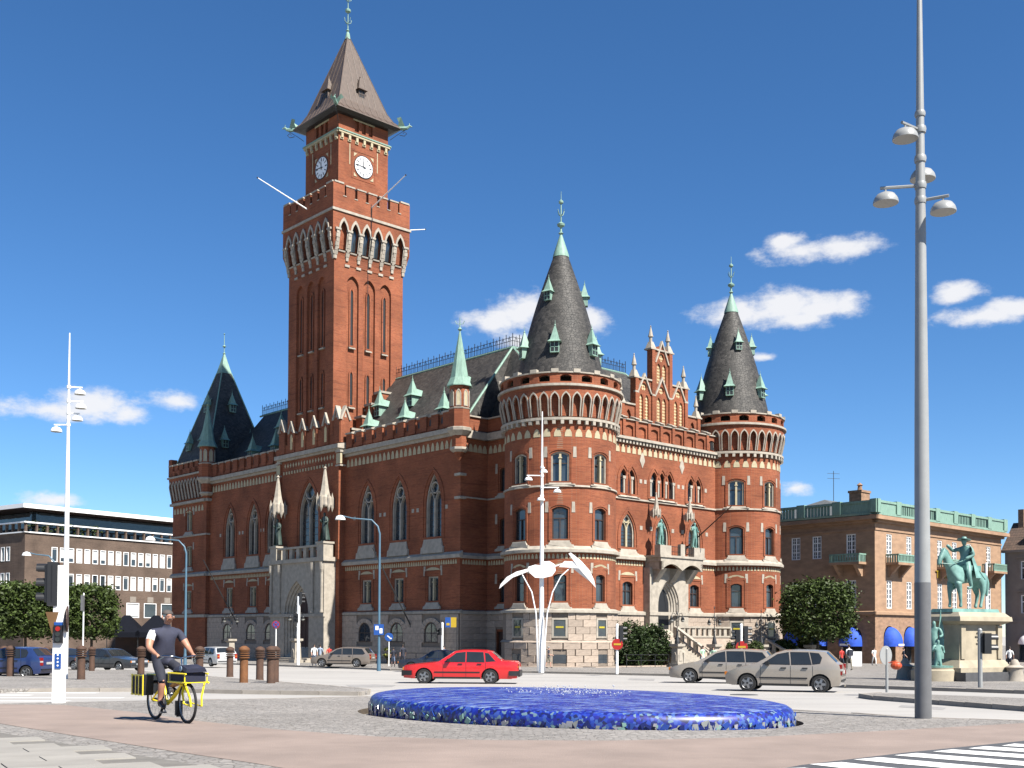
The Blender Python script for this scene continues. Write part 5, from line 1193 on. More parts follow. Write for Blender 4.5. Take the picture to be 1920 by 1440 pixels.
m.add([q_(-.6, -.6, 19.4), q_(42, -.6, 19.4), q_(42, 40, 19.4), q_(-.6, 40, 19.4), q_(-.6, -.6, 19.95), q_(42, -.6, 19.95), q_(42, 40, 19.95), q_(-.6, 40, 19.95)], [(0, 1, 5, 4), (1, 2, 6, 5), (2, 3, 7, 6), (3, 0, 4, 7), (4, 5, 6, 7)], 0); m.add([q_(-.6, -.6, 19.4), q_(42, -.6, 19.4), q_(42, 40, 19.4), q_(-.6, 40, 19.4)], [(3, 2, 1, 0)], 1)
m.build('flat_roof', [white, wood], OB)
m = MB(); m.add([q_(42, 0, -1), q_(42, 40, -1), q_(42, 40, 19.4), q_(42, 0, 19.4), q_(0, 40, -1), q_(0, 40, 19.4)], [(0, 1, 2, 3), (1, 4, 5, 2)]); m.add([q_(0, 0, 16.2), q_(42, 0, 16.2), q_(42, 40, 16.2), q_(0, 40, 16.2)], [(0, 1, 2, 3)]); m.build('rear_wall', brown_brick, OB)
lf = pm('leaf_green', (.075, .115, .022), .6, .25, 1.2, isl=.45, spec=.25)
lf2 = pm('leaf_dark_green', (.045, .08, .018), .6, .25, 1.2, isl=.45, spec=.25)
def leaves(m, inside_pts, size, rnd, mat=0):
    for p in inside_pts:
        a, b = rnd.uniform(0, 6.28), rnd.uniform(-.9, .9); u = Vector((math.cos(a), math.sin(a), b)).normalized(); v = u.orthogonal().normalized(); v.rotate(Matrix.Rotation(rnd.uniform(0, 6.28), 3, u)); s = size * rnd.uniform(.6, 1.3)
        p = Vector(p); m.add([p - u * s, p + v * s * .55, p + u * s, p - v * s * .55], [(0, 1, 2, 3)], mat)
for k_ in range(5):   # terrace plants
    m = MB(); c = q_(1.5 + 2.2 * k_, .8, 17.2); leaves(m, [(c[0] + rb.gauss(0, .6), c[1] + rb.gauss(0, .5), c[2] + rb.uniform(-.6, .7)) for _ in range(60)], .2, rb); m.build('terrace_plant', lf, OB)

# -- sandstone bank-like building at the right
SBP = Vector((38.45, 118.0, gz(118)))
SB = empty('sandstone_building', SBP, R(42.5), 'sandstone corner building with green copper balustrade and blue awnings', 'building')
sand = pm('sandstone_ashlar', (.58, .36, .22), .85, .16, .8, bump=.2, bscale=12, detail=8, stretch=(1, 1, 2.5))
sand2 = pm('sandstone_rough', (.5, .30, .185), .9, .22, 1.6, bump=.7, bscale=4, stretch=(1, 1, 2))
blue = pm('blue_canvas', (.02, .13, .85), .75, .15, 3)
sR, sL = (lambda u, z, d: (u, d, z)), (lambda u, z, d: (d, u, z))
tR, tL = [3.0, 7.3, 11.0, 14.4, 18.0, 21.7, 26.9], [2.8, 7.0, 9.7, 13.5]
def sbwin(f, u, z0, z1, w=1.15):
    m = MB(); o = arch(u, w, z0, z1, 'rect'); m.ring(o, inset(o, .1), f, .05, .25, 0); m.add([f(a, b, .2) for a, b in o], [(0, 1, 2, 3)], 1)
    m.prism(arch(u, .13, z0, z1, 'rect'), f, .1, .2, 0); h = z1 - z0
    for k in ((.33, .7) if h > 2.4 else (.62,)): m.prism(arch(u, w, z0 + h * k - .05, z0 + h * k + .05, 'rect'), f, .11, .2, 0)
    for s in (-1, 1): m.prism(arch(u + s * w / 4, .04, z0, z1, 'rect'), f, .14, .2, 0)
    for k in (.16, .5, .86): m.prism(arch(u, w, z0 + h * k - .02, z0 + h * k + .02, 'rect'), f, .14, .2, 0)
    m.build('window', [white, glass], SB)
def arches(ts): return [arch(t, 2.5, -.3, 4.0, 'round') for t in ts]
for f, ts, L, nm in ((sR, tR, 30.4, 'lit'), (sL, tL, 22, 'shade')):
    wall('upper_wall', f, 0, L, 5.3, 15.0, [arch(t, 1.15, 11.4, 13.9, 'rect') for t in ts] + [arch(t, 1.15, 5.9, 8.9, 'rect') for t in ts], sand, .25, SB)
    wall('ground_floor_wall', f, 0, L, -1, 5.3, arches(ts), sand2, .5, SB)
    for t in ts: sbwin(f, t, 11.4, 13.9); sbwin(f, t, 5.9, 8.9)
    for t in ts:
        q = MB(); o = arch(t, 2.5, -.3, 4.0, 'round'); q.add([f(a, b, .45) for a, b in o], [tuple(range(len(o)))], 1); q.prism(arch(t, .1, -.3, 3.9, 'rect'), f, .38, .45); q.prism(arch(t, 2.5, 2.0, 2.12, 'rect'), f, .38, .45); q.build('shop_window', [wood, glass], SB)
        # half-round awning
        q = MB(); n = 9; m_ = 7; vs = []
        for i in range(n + 1):
            th = math.pi * i / n
            for j in range(m_ + 1):
                ph = math.pi / 2 * j / m_; vs.append(f(t - 1.3 * math.cos(th), 2.15 + 1.75 * math.sin(th) * math.cos(ph) if True else 0, -1.35 * math.sin(th) * math.sin(ph) - .03))
        q.add(vs, [(i * (m_ + 1) + j, (i + 1) * (m_ + 1) + j, (i + 1) * (m_ + 1) + j + 1, i * (m_ + 1) + j + 1) for i in range(n) for j in range(m_)])
        ed = [f(t - 1.3 * math.cos(math.pi * i / n), 2.15, -1.35 * math.sin(math.pi * i / n) - .03) for i in range(n + 1)]; q.add(ed + [(x, y, 1.8) for x, y, z in ed], [(i, i + 1, i + n + 2, i + n + 1) for i in range(n)])
        q.add([Vector(f(t - .6, 1.88, -1.36)), Vector(f(t + .6, 1.88, -1.36)), Vector(f(t + .6, 2.08, -1.37)), Vector(f(t - .6, 2.08, -1.37))], [(0, 1, 2, 3)], 1); q.build('awning', [blue, white], SB, smooth=50)
    m = MB(); strip(m, f, -.3, L + .3, 15.0, 15.3, -.3, .1); strip(m, f, -.7, L + .7, 15.3, 15.8, -.8, .2, slope=.1); m.build('cornice', sand, SB)
    m = MB(); strip(m, f, -.2, L, 5.2, 5.6, -.25, .05, slope=.1); strip(m, f, -.1, L, 14.2, 14.4, -.1, .05); m.build('string_course', sand, SB)
    m = MB(); strip(m, f, -.5, L + .5, 15.8, 16.05, -.5, .1); strip(m, f, -.5, L + .5, 17.1, 17.35, -.5, .1); n = int(L / 4.3)
    for i in range(n + 1): u = -.2 + (L + .4) * i / n; strip(m, f, u - .5, u + .5, 16.0, 17.45, -.55, .05)
    for i in range(n):
        u = -.2 + (L + .4) * (i + .5) / n
        if i % 3 == 0: strip(m, f, u - 1.8, u + 1.8, 16.0, 17.2, -.4, .0)
        else:
            for j in range(7): strip(m, f, u - 1.2 + j * .4, u - 1.02 + j * .4, 16.0, 17.2, -.38, -.1)
    m.build('roof_balustrade', copper, SB)
def balcony(f, u, w=3.6):
    m = MB(); strip(m, f, u - w / 2, u + w / 2, 10.55, 10.8, -1.5, 0, mat=1); strip(m, f, u - w / 2, u + w / 2, 11.55, 11.7, -1.5, -1.3); strip(m, f, u - w / 2, u + w / 2, 10.8, 10.95, -1.5, -1.3)
    for i in range(12): x = u - w / 2 + .1 + i * (w - .2) / 11; strip(m, f, x - .08, x + .08, 10.9, 11.6, -1.46, -1.34)
    for s in (-1, 1):
        x = u + s * (w / 2 - .1); strip(m, f, x - .1, x + .1, 11.55, 11.7, -1.5, 0); [strip(m, f, x - .07, x + .07, 10.8, 11.6, -1.4 + .28 * k, -1.28 + .28 * k) for k in range(5)]
        a = u + s * w * .33; m.prism([(a - .2, 9.3), (a + .2, 9.3), (a + .2, 10.55), (a - .2, 10.55)], f, -.35, 0, 1); m.add([f(a - .2, 9.4, -.3), f(a + .2, 9.4, -.3), f(a + .2, 10.55, -1.4), f(a - .2, 10.55, -1.4), f(a - .2, 10.55, -.3), f(a + .2, 10.55, -.3)], [(0, 1, 2, 3), (0, 3, 4), (1, 5, 2)], 1)
    m.build('balcony', [copper, sand], SB)
balcony(sR, 4.0); balcony(sR, 26.9); balcony(sL, 2.8); balcony(sR, 15.5)
m = MB(); m.add([(0, 0, 16), (30.4, 0, 16), (30.4, 22, 16), (0, 22, 16)], [(0, 1, 2, 3)]); m.add([(3, 3, 16), (27, 3, 16), (20, 11, 19.0), (8, 11, 19.0), (3, 20, 16), (27, 20, 16)], [(0, 1, 2, 3), (0, 3, 4), (1, 5, 2), (3, 2, 5, 4)]); m.build('roof', pm('grey_roof', (.2, .21, .21), .6, .15), SB)
m = MB(); m.box(2.5, 4.3, 3.0, 4.5, 16, 18.7); m.box(2.4, 4.4, 2.9, 4.6, 18.7, 18.95); m.lathe([(.3, 18.9), (.22, 19.5), (.35, 19.6), (0, 19.9)], 8, (3.4, 3.7)); m.build('chimney', sand2, SB)
m = MB(); m.tube([(10, 11, 18.5), (10, 11, 22.6)], .04, 5)
for z in (22.3, 21.7): m.tube([(9.3, 11.4, z), (10.7, 10.6, z)], .025, 4)
m.build('roof_aerial', iron, SB)
m = MB(); m.box(30.2, 30.4, 0, 22, -1, 16); m.box(0, 30.4, 21.8, 22, -1, 16); m.build('rear_wall', sand, SB)
tx = bpy.data.curves.new('sign_letters', 'FONT'); tx.body = 'TION'; tx.size = 1.25; tx.extrude = .04
to = bpy.data.objects.new('sign_letters', tx); COL.objects.link(to); bpy.context.view_layer.update()
me_t = bpy.data.meshes.new_from_object(to.evaluated_get(bpy.context.evaluated_depsgraph_get())); bpy.data.objects.remove(to)
me_t.materials.clear(); me_t.materials.append(pm('gold_letter', (.6, .42, .04), .4, .1)); so = link('sign_letters', me_t, SB); so.matrix_local = Matrix.Translation((13.2, -.12, 9.55)) @ Matrix.Rotation(R(90), 4, 'X')

# -- pale building closing the square on the far right
d3 = Vector((.676, -.737)); P3 = SBP.xy + Vector((.737, .676)) * 31.5
GB = empty('pale_building', (P3.x, P3.y, gz(138)), math.atan2(d3.y, d3.x), 'pale grey building with tiled roof and arched dormer on the far side of the square', 'building')
gf = lambda u, z, d: (u, d, z); pale = pm('pale_render', (.36, .33, .30), .9, .08, 1)
tiles = voro('roof_tiles', (.23, .15, .11), (.17, .12, .09), 3.0, joint=(.07, .05, .04), jw=.08, rand=.2)
hs = [arch(u, 1.3, z, z + 2.3, 'rect') for u in (2.6, 6.0, 9.4, 12.8) for z in (10.2, 6.0)] + [arch(u, 2.2, .2, 3.4, 'round') for u in (2.8, 7, 11.2)]
wall('front_wall', gf, 0, 18, -1, 13.6, hs, pale, .25, GB)
for u in (2.6, 6.0, 9.4, 12.8):
    for z in (10.2, 6.0):
        m = MB(); o = arch(u, 1.3, z, z + 2.3, 'rect'); m.ring(o, inset(o, .1), gf, .05, .25, 0); m.add([gf(a, b, .2) for a, b in o], [(0, 1, 2, 3)], 1); m.prism(arch(u, .1, z, z + 2.3, 'rect'), gf, .12, .2); m.prism(arch(u, 1.3, z + 1.4, z + 1.5, 'rect'), gf, .12, .2); o2 = arch(u, 1.8, z - .2, z + 2.55, 'rect'); m.ring(o2, inset(o2, .24), gf, -.07, .02, 2); strip(m, gf, u - 1.1, u + 1.1, z + 2.7, z + 2.85, -.2, .02, mat=2); m.build('window', [white, glass, pale], GB)
for u in (2.8, 7, 11.2):
    q = MB(); o = arch(u, 2.2, .2, 3.4, 'round'); q.add([gf(a, b, .24) for a, b in o], [tuple(range(len(o)))], 1); q.build('shop_window', [wood, glass], GB)
    q = MB(); n = 8; vs = [gf(u - 1.2 * math.cos(math.pi * i / n), 2.2 + 1.3 * math.sin(math.pi * i / n) * math.cos(math.pi / 2 * j / 5), -1.1 * math.sin(math.pi * i / n) * math.sin(math.pi / 2 * j / 5) - .03) for i in range(n + 1) for j in range(6)]; q.add(vs, [(i * 6 + j, i * 6 + 6 + j, i * 6 + 7 + j, i * 6 + j + 1) for i in range(n) for j in range(5)]); q.build('awning', white, GB, smooth=True)
m = MB(); strip(m, gf, -.3, 18, 13.6, 13.9, -.4, .2); strip(m, gf, 0, 18, 4.9, 5.2, -.15, .05); m.build('cornice', pale, GB)
m = MB(); m.add([gf(-.3, 13.9, -.4), gf(18, 13.9, -.4), gf(18, 17.6, 3.2), gf(-.3, 17.6, 3.2), gf(-.3, 13.9, 9), gf(18, 13.9, 9)], [(0, 1, 2, 3), (3, 2, 5, 4), (0, 3, 4)]); m.build('roof', tiles, GB)
m = MB(); o = arch(3.2, 1.9, 14.0, 16.4, 'round'); m.prism(o, gf, .3, 2.4, 0); o2 = inset(o, .28); m.prism(o2, gf, .2, .3, 1); m.prism(arch(3.2, .1, 14.2, 16.1, 'rect'), gf, .15, .3, 2); m.prism(arch(3.2, 1.4, 15.2, 15.28, 'rect'), gf, .15, .3, 2); m.build('dormer', [pm('dark_lead', (.07, .075, .08), .5), glass, white], GB)
m = MB(); m.box(.6, 1.3, 2.5, 3.3, 16.5, 19.2); m.build('chimney', sand2, GB)
m = MB(); m.box(0, .1, .1, 9, -1, 13.9); m.build('end_wall', pale, GB)

# ------------------------------------------------------------------ trees and shrubs
bark = pm('bark', (.09, .065, .045), .9, .25, 6, bump=.4)
def tree(loc, trunk_h, crown, n, rnd, label, cat='tree', group=None, name='clipped_tree', mat=None, leaf=.16):
    """crown: (rx, ry, rz, cz, squareness) filled with leaf-sized faces in clumps"""
    root = empty(name, loc, 0, label, cat, group); rx, ry, rz_, cz, sq_ = crown
    m = MB()
    if trunk_h > 0:
        m.tube([(0, 0, -.2), (.03, 0, trunk_h * .5), (0, .04, trunk_h), (0, 0, cz)], [.17, .13, .12, .05], 8)
        for i in range(7):
            a = i * .9; m.tube([(0, 0, trunk_h * .9), (rx * .35 * math.cos(a), ry * .35 * math.sin(a), trunk_h + (cz - trunk_h) * .6), (rx * .75 * math.cos(a), ry * .75 * math.sin(a), cz + rz_ * .3 * math.sin(i))], [.08, .05, .02], 5)
        m.build('trunk', bark, root)
    else:
        for i in range(6): a = i * 1.05; m.tube([(.1 * math.cos(a), .1 * math.sin(a), -.1), (rx * .5 * math.cos(a), ry * .5 * math.sin(a), cz), (rx * .7 * math.cos(a), ry * .7 * math.sin(a), cz + rz_ * .5)], [.04, .03, .012], 5)
        m.build('stems', bark, root)
    pts = []; clumps = []
    for _ in range(int(n / 38)):
        while True:
            v = Vector((rnd.uniform(-1, 1), rnd.uniform(-1, 1), rnd.uniform(-1, 1)))
            e = (abs(v.x) ** sq_ + abs(v.y) ** sq_ + abs(v.z) ** sq_)
            if .35 < e < .92: break
        clumps.append(v)
    for c in clumps:
        for _ in range(38): pts.append(((c.x + rnd.gauss(0, .115)) * rx, (c.y + rnd.gauss(0, .115)) * ry, cz + (c.z + rnd.gauss(0, .11)) * rz_))
    m = MB(); leaves(m, pts, leaf, rnd); m.build('crown', mat or lf, root); return root
rt_ = random.Random(21)
for i, px in enumerate((-12, 48, 106, 172)):
    D = 96 + i * 1.5; X = (px - 960) / F * D
    tree((X, D, gz(D)), 2.3, (2.1 if i < 3 else 1.95, 1.9, 2.15, 4.6, 5.0), 9500, rt_, ['clipped box-shaped tree fourth from the dark tent', 'clipped box-shaped tree third from the dark tent', 'clipped box-shaped tree second from the dark tent', 'clipped box-shaped tree directly beside the dark tent'][i], group='clipped trees before the brown office block')
D = 101; tree(((1533 - 960) / F * D, D, gz(D)), 2.6, (3.0, 2.8, 2.55, 5.0, 3.6), 15000, rt_, 'round clipped tree in front of the sandstone building', name='clipped_tree')
W_ = lambda x, y, z=0: TH.matrix_basis @ Vector((x, y, z))
TH_M = Matrix.Translation(TH.location) @ Matrix.Rotation(R(42.5), 4, 'Z')
thl = lambda x, y, z=0.0: TH_M @ Vector((x, y, z))
for (x, y, s, lab, mt) in ((4.7, -3.3, 1.65, 'big dark rounded shrub against the granite plinth beside the round tower', lf2), (7.3, -3.5, 1.55, 'dark rounded shrub beside the stair pier of the lit front', lf2), (23.0, -6.2, 1.1, 'loose leafy shrub behind the far stair balustrade', lf2), (26.2, -6.4, 1.2, 'leafy shrub at the foot of the far round tower', lf)):
    p = thl(x, y); p.z = gz(p.y); tree(p, 0, (s, s, s * 1.12, s * 1.05, 2.4), int(4200 * s), rt_, lab, 'shrub', name='shrub', mat=mt, leaf=.12)
for (x, y, lab) in ((15.2, -6.2, 'small ball-shaped topiary below the terrace balustrade'), (17.9, -6.4, 'small ball-shaped topiary beside the far stair flight')):
    p = thl(x, y); p.z = gz(p.y); tree(p, .7, (.75, .75, .7, 1.5, 2.0), 1900, rt_, lab, 'topiary', name='topiary', leaf=.08)
for i, (u, lab) in enumerate(((23.0, 'yellow-green potted plant by the arched basement window nearest the shaded portal'), (17.9, 'yellow-green potted plant between two arched basement windows'))):
    p = thl(XL - 1.0, u); tree((p.x, p.y, gz(p.y)), 0, (.5, .5, .6, 1.0, 2.0), 420, rt_, lab, 'plant', name='potted_plant', mat=pm('leaf_yellow_green', (.2, .22, .03), .6, .2, isl=.4), leaf=.1)

# ------------------------------------------------------------------ street furniture
def dome_lamp(m, p, out_dir, L, z_off=0.0, r=.23, mat=0, tilt=0.0):
    """arm from p outwards and a hemispherical lamp head below its end"""
    p = Vector(p); d = Vector((math.cos(out_dir), math.sin(out_dir), 0)); e = p + d * L + Vector((0, 0, z_off)); m.tube([p, e], .03, 6, mat); h = e - d * .1
    m.tube([h, h - Vector((0, 0, .1))], .02, 5, mat); c = h - Vector((0, 0, .1 + r * .85))
    m.lathe([(r, 0), (r * 1.0, .04), (r * .93, r * .4), (r * .7, r * .72), (r * .35, r * .88), (.03, r * .92)], 18, (c.x, c.y), mat=mat, T=Matrix.Translation((0, 0, c.z))); m.lathe([(0, -.005), (r * .97, 0)], 18, (c.x, c.y), mat=1, T=Matrix.Translation((0, 0, c.z)))
lens = pm('lamp_lens', (.55, .55, .5), .3, .05)
def mast(px, py, H_, lamps, label, base_dark=0, r0=.145, white_=False, box=0):
    b = G(px, py); root = empty('lamp_mast', b, 0, label, 'lamp mast', 'tall masts with four dome lamps'); k = H_ / 15.0
    m = MB(); seg = [(0, r0), (2.6, r0 * .97), (5.5, r0 * .86), (9.0, r0 * .66), (H_ * .75, r0 * .5), (H_, r0 * .2)]
    m.tube([(0, 0, z) for z, r in seg], [r for z, r in seg], 16, 0); 
    for z in (9.0, H_ * .75): m.lathe([(r0 * .62, z - .05), (r0 * .7, z), (r0 * .62, z + .05)], 14)
    m.build('pole', [white if white_ else grey_paint], root, smooth=50)
    if base_dark: q = MB(); q.lathe([(r0 * 1.03, 0), (r0 * 1.0, base_dark), (r0 * .9, base_dark + .005)], 18); q.build('painted_sleeve', pm('dark_grey_paint', (.22, .22, .225), .4, .08), root, smooth=50)
    if box: q = MB(); q.box(-box, box, -box, box, 0, 3.1); q.build('base_casing', white, root)
    for (z, a, L) in lamps: q = MB(); dome_lamp(q, (0, 0, z), R(a), L); q.lathe([(r0 * .7, z - .06), (r0 * .78, z), (r0 * .7, z + .06)], 12); q.build('dome_lamp', [white if white_ else grey_paint, lens], root, smooth=45)
    return root
mast(1731, 1347, 15.0, [(10.95, 215, .55), (10.4, 60, .35), (9.9, 170, .72), (9.62, 330, .5)], 'tall grey lamp mast on the setts beside the mosaic fountain', 2.5, .145)
mast(121, 1273, 14.6, [(12.3, 10, .55), (11.7, 5, .6), (11.2, 20, .45), (10.7, 180, .6)], 'tall pale lamp mast rising behind the traffic signal post', 0, .12, True, .1)
mast(1015, 1261, 15.4, [(12.1, 60, .3), (11.6, 185, .9), (10.9, 0, 1.0), (10.4, 250, .3)], 'tall white lamp mast beside the winged light sculpture', 0, .15, True, .16)
# winged light sculpture around the white mast
b = G(1015, 1261); ws = empty('wing_sculpture', (b.x, b.y - .45, b.z), 0, 'white light sculpture with two curved stalks and leaf-shaped wings', 'sculpture'); kk = b.y / F
def wp(px, py, dy=0.0): p = at(px, py, b.y - .45 + dy); return (p.x - ws.location.x, dy, p.z - ws.location.z)
wmat = pm('white_sail', (1.5, 1.5, 1.5), .4, .02); mesh_w = pm('translucent_mesh', (1.2, 1.17, 1.15), .5, .05)
m = MB(); m.tube([wp(1008, 1258), wp(1007, 1200), wp(1005, 1150), wp(997, 1110), wp(985, 1088), wp(978, 1075)], [.05, .045, .04, .04, .035, .03], 7); m.build('stalk', wmat, ws, smooth=True)
m = MB(); m.tube([wp(1021, 1258), wp(1022, 1200), wp(1026, 1150), wp(1036, 1110), wp(1052, 1080), wp(1072, 1062)], [.05, .045, .04, .04, .035, .03], 7); m.build('stalk', wmat, ws, smooth=True)
def leafplate(name, outl, mat, bulge):
    P_ = [Vector(wp(*p)) for p in outl]; c = sum(P_, Vector()) / len(P_); n = len(P_); m = MB(); v1 = [p + Vector((0, -.03, 0)) for p in P_]; v2 = [p + Vector((0, .03, 0)) for p in P_]; c1, c2 = c + Vector((0, -bulge, 0)), c + Vector((0, -bulge + .07, 0))
    m.add(v1 + [c1] + v2 + [c2], [(i, (i + 1) % n, n) for i in range(n)] + [(n + 1 + (i + 1) % n, n + 1 + i, 2 * n + 1) for i in range(n)] + [(i, n + 1 + i, n + 1 + (i + 1) % n, (i + 1) % n) for i in range(n)]); m.build(name, mat, ws)
leafplate('wing', [(936, 1104), (938, 1096), (950, 1082), (968, 1072), (990, 1066), (992, 1071), (975, 1078), (958, 1084), (946, 1094)], mesh_w, .12)
leafplate('wing', [(1048, 1063), (1058, 1052), (1080, 1053), (1066, 1038), (1070, 1036), (1090, 1052), (1106, 1070), (1114, 1088), (1117, 1102), (1108, 1092), (1092, 1080), (1072, 1064)], mesh_w, .15)
leafplate('body_panel', [(990, 1063), (1003, 1059), (1014, 1060), (1018, 1053), (1030, 1052), (1040, 1058), (1042, 1070), (1035, 1080), (1018, 1084), (1003, 1083), (993, 1074)], white, .08)
m = MB(); m.tube([wp(990, 1068), wp(970, 1074)], .04, 6); m.tube([wp(1040, 1062), wp(1052, 1058), wp(1075, 1058)], .04, 6); m.build('cross_arm', wmat, ws)
# curved blue street lamps
bluepole = pm('blue_paint', (.12, .24, .34), .45, .08)
def street_lamp(px, D, Hh, head_px, label):
    X = (px - 960) / F * D; root = empty('street_lamp', (X, D, gz(D)), 0, label, 'street lamp', 'curved blue street lamps'); hd_ = at(head_px[0], head_px[1], D); hx, hz = hd_.x - X, hd_.z - gz(D); s = 1 if hx > 0 else -1
    m = MB(); m.lathe([(.13, 0), (.1, .9), (.085, 1.0)], 10); zc = hz - 1.0
    m.tube([(0, 0, 0), (0, 0, zc * .5), (0, 0, zc), (s * .12, 0, zc + .45), (s * .5, 0, zc + .85), (hx * .7, 0, hz - .05), (hx, 0, hz + .12)], [.085, .075, .06, .055, .05, .04, .035], 9); m.build('pole', bluepole, root, smooth=50)
    q = MB(); q.lathe([(.32, 0), (.31, .06), (.24, .2), (.1, .27), (.03, .28)], 14, (hx, 0), T=Matrix.Translation((0, 0, hz - .15))); q.lathe([(0, -.02), (.31, 0)], 14, (hx, 0), mat=1, T=Matrix.Translation((0, 0, hz - .15))); q.build('lamp_head', [white, lens], root, smooth=45); return root
sl1 = street_lamp(348, 72, 8, (282, 1009), 'curved blue street lamp at the far end of the shaded front'); sl2 = street_lamp(711, 68, 9, (638, 970), 'curved blue street lamp before the tall gothic windows'); street_lamp(103, 80, 8, (50, 1038), 'curved street lamp hidden behind the traffic signal head')
q = MB(); q.box(-.3, .3, -.14, -.1, 2.2, 2.85, 0); q.box(-.2, -.02, -.15, -.14, 2.5, 2.75, 1); q.box(.05, .22, -.15, -.14, 2.3, 2.6, 1); q.build('parking_sign', [pm('sign_blue', (.02, .12, .5), .4, .03), white], sl2)
# rusty bollards
_bol = {}
def bollard(px, py, mat, label, h=1.12):
    b = G(px, py); root = empty('bollard', b, 0, label, 'bollard', 'rusty iron bollards on the sett island')
    if mat.name not in _bol:
        m = MB(); m.lathe([(.19, -.05), (.175, .05), (.17, .76), (.165, .8)], 20); o = m.build('post', mat, root, smooth=50)
        q = MB()
        for i in range(4): z = .82 + i * .075; q.lathe([(.15, z - .02), (.235, z), (.24, z + .025), (.15, z + .045)], 20)
        q.lathe([(.15, 1.08), (.235, 1.1), (.22, 1.15), (.1, 1.22), (0, 1.235)], 20); c = q.build('ribbed_cap', mat, root, smooth=40); _bol[mat.name] = (o.data, c.data)
    else: link('post', _bol[mat.name][0], root); link('ribbed_cap', _bol[mat.name][1], root)
    root.scale = (.92, .92, 1.14)
    return root
seq = [(7, 1264), (19, 1268), (59, 1266), (88, 1259), (152, 1274), (172, 1258), (264, 1268), (374, 1272), (431, 1267), (457, 1280), (487, 1273), (508, 1281), (515, 1279)]
bl = ['dark rusty bollard farthest from the orange one, before the blue hatchback', 'dark rusty bollard second farthest from the orange one', 'dark rusty bollard behind the tail of the blue hatchback', 'dark rusty bollard third from the signal post towards the blue hatchback', 'dark rusty bollard nearest the white signal post', 'dark rusty bollard before the dark saloon with bright headlights', "dark rusty bollard behind the cyclist's back", "dark rusty bollard behind the cyclist's handlebar", 'dark rusty bollard between the silver estate car and the orange bollard', 'orange-rusted bollard, brightest of the row on the sett island', 'dark rusty bollard between the orange one and the touching pair', 'dark rusty bollard of the touching pair, nearer the kerb', 'dark rusty bollard of the touching pair, farther from the kerb']
for i, (px, py) in enumerate(seq): bollard(px, py, rust2 if i == 9 else rust, bl[i])
# signs and traffic signals
red = pm('signal_red', (.6, .02, .015), .4, .03); yellow = pm('sign_yellow', (.75, .5, .02), .5, .04); sblue = MATS['sign_blue']
def disc(m, c, r, n, mat, dy=0.0, th=.02, sq_=1.0, rot=0.0):
    m.lathe([(0, 0), (r, 0), (r, th), (0, th)], n, mat=mat, T=Matrix.Translation((c[0], c[1] + dy, c[2])) @ Matrix.Rotation(rot, 4, 'Z') @ Matrix.Rotation(R(90), 4, 'X'))
def signal_head(m, c, ang, n=3, s=1.0, lit=None):
    """lens column facing ang (0 = +x); black box, hoods, lenses (mat 0 black, 1 dark lens, 2 lit)"""
    T_ = Matrix.Translation(c) @ Matrix.Rotation(ang, 4, 'Z'); h = .3 * n * s
    m.box(-.2 * s, .0, -.16 * s, .16 * s, 0, h, 0, T=T_)
    for i in range(n):
        z = h - .15 * s - .3 * s * i; k = len(m.v); m.lathe([(.125 * s, 0), (.12 * s, .22 * s)], 12, a0=R(-20), a1=R(200), T=T_ @ Matrix.Translation((0, 0, z)) @ Matrix.Rotation(R(90), 4, 'Y') @ Matrix.Rotation(R(90), 4, 'Z'), mat=0)
        m.lathe([(0, .01), (.11 * s, .01)], 12, T=T_ @ Matrix.Translation((0, 0, z)) @ Matrix.Rotation(R(90), 4, 'Y'), mat=2 if lit == i else 1)
sm = [black, pm('dark_lens', (.05, .06, .06), .2), red]
# front left signal post
b = G(110, 1318); sp_ = empty('signal_post', b, 0, 'white traffic signal post with big black signal, red pedestrian light and yield sign', 'traffic signal')
m = MB(); m.box(-.12, .12, -.09, .09, 0, 3.12); m.build('post', white, sp_)
m = MB(); signal_head(m, (-.28, .0, 2.2), R(195), 3, 1.1); m.box(-.3, -.1, -.05, .05, 2.6, 2.75); m.box(-.3, -.13, -.15, .15, 2.28, 3.12); m.build('signal_head', sm, sp_)
m = MB(); m.box(-.08, .12, -.16, -.1, 1.36, 1.76, 0)
for z, k in ((1.68, 2), (1.56, 1), (1.44, 1)): disc(m, (.02, -.16, z), .055, 12, k, th=.015)
m.box(-.07, .11, -.15, -.1, 1.76, 1.83, 3); m.build('cycle_signal', sm + [sblue], sp_)
m = MB(); m.add([(-.28, -.12, 2.06), (.02, -.14, 2.06), (-.12, -.13, 1.55), (-.28, -.1, 2.06), (.02, -.12, 2.06), (-.12, -.11, 1.55)], [(0, 2, 1), (3, 4, 5), (0, 1, 4, 3), (1, 2, 5, 4), (2, 0, 3, 5)]); m.build('yield_sign', pm('sign_back', (.3, .16, .06), .5, .15), sp_)
m = MB(); disc(m, (.16, 0, 1.9), .3, 20, 0, rot=R(108)); m.build('round_sign', [doorwood], sp_)
m = MB(); m.box(-.06, .08, -.11, -.1, .78, 1.12, 0); [disc(m, (.01, -.112, .85 + .08 * i), .022, 8, 1, th=.006) for i in range(4)]; m.build('push_button_box', [sblue, white], sp_)
def post(px, py, top_py, label, r=.055, name='sign_post', cat='sign', mat=white, D=None):
    b = G(px, py) if D is None else Vector(((px - 960) / F * D, D, gz(D))); h = at(px, top_py, b.y).z - b.z; root = empty(name, b, 0, label, cat); m = MB(); m.tube([(0, 0, 0), (0, 0, h)], r, 10); m.ball((0, 0, h), r * 1.05, nu=10, nv=4, mat=0, zmin=0); m.build('post', mat, root); return root, h
rt, h = post(155, 1258, 1113, 'thin white post with narrow sign plate behind the bollards', .04); m = MB(); m.box(-.06, .06, -.3, -.02, h - 1.0, h - .1); m.build('sign_plate', [MATS['dark_grey_paint']], rt)
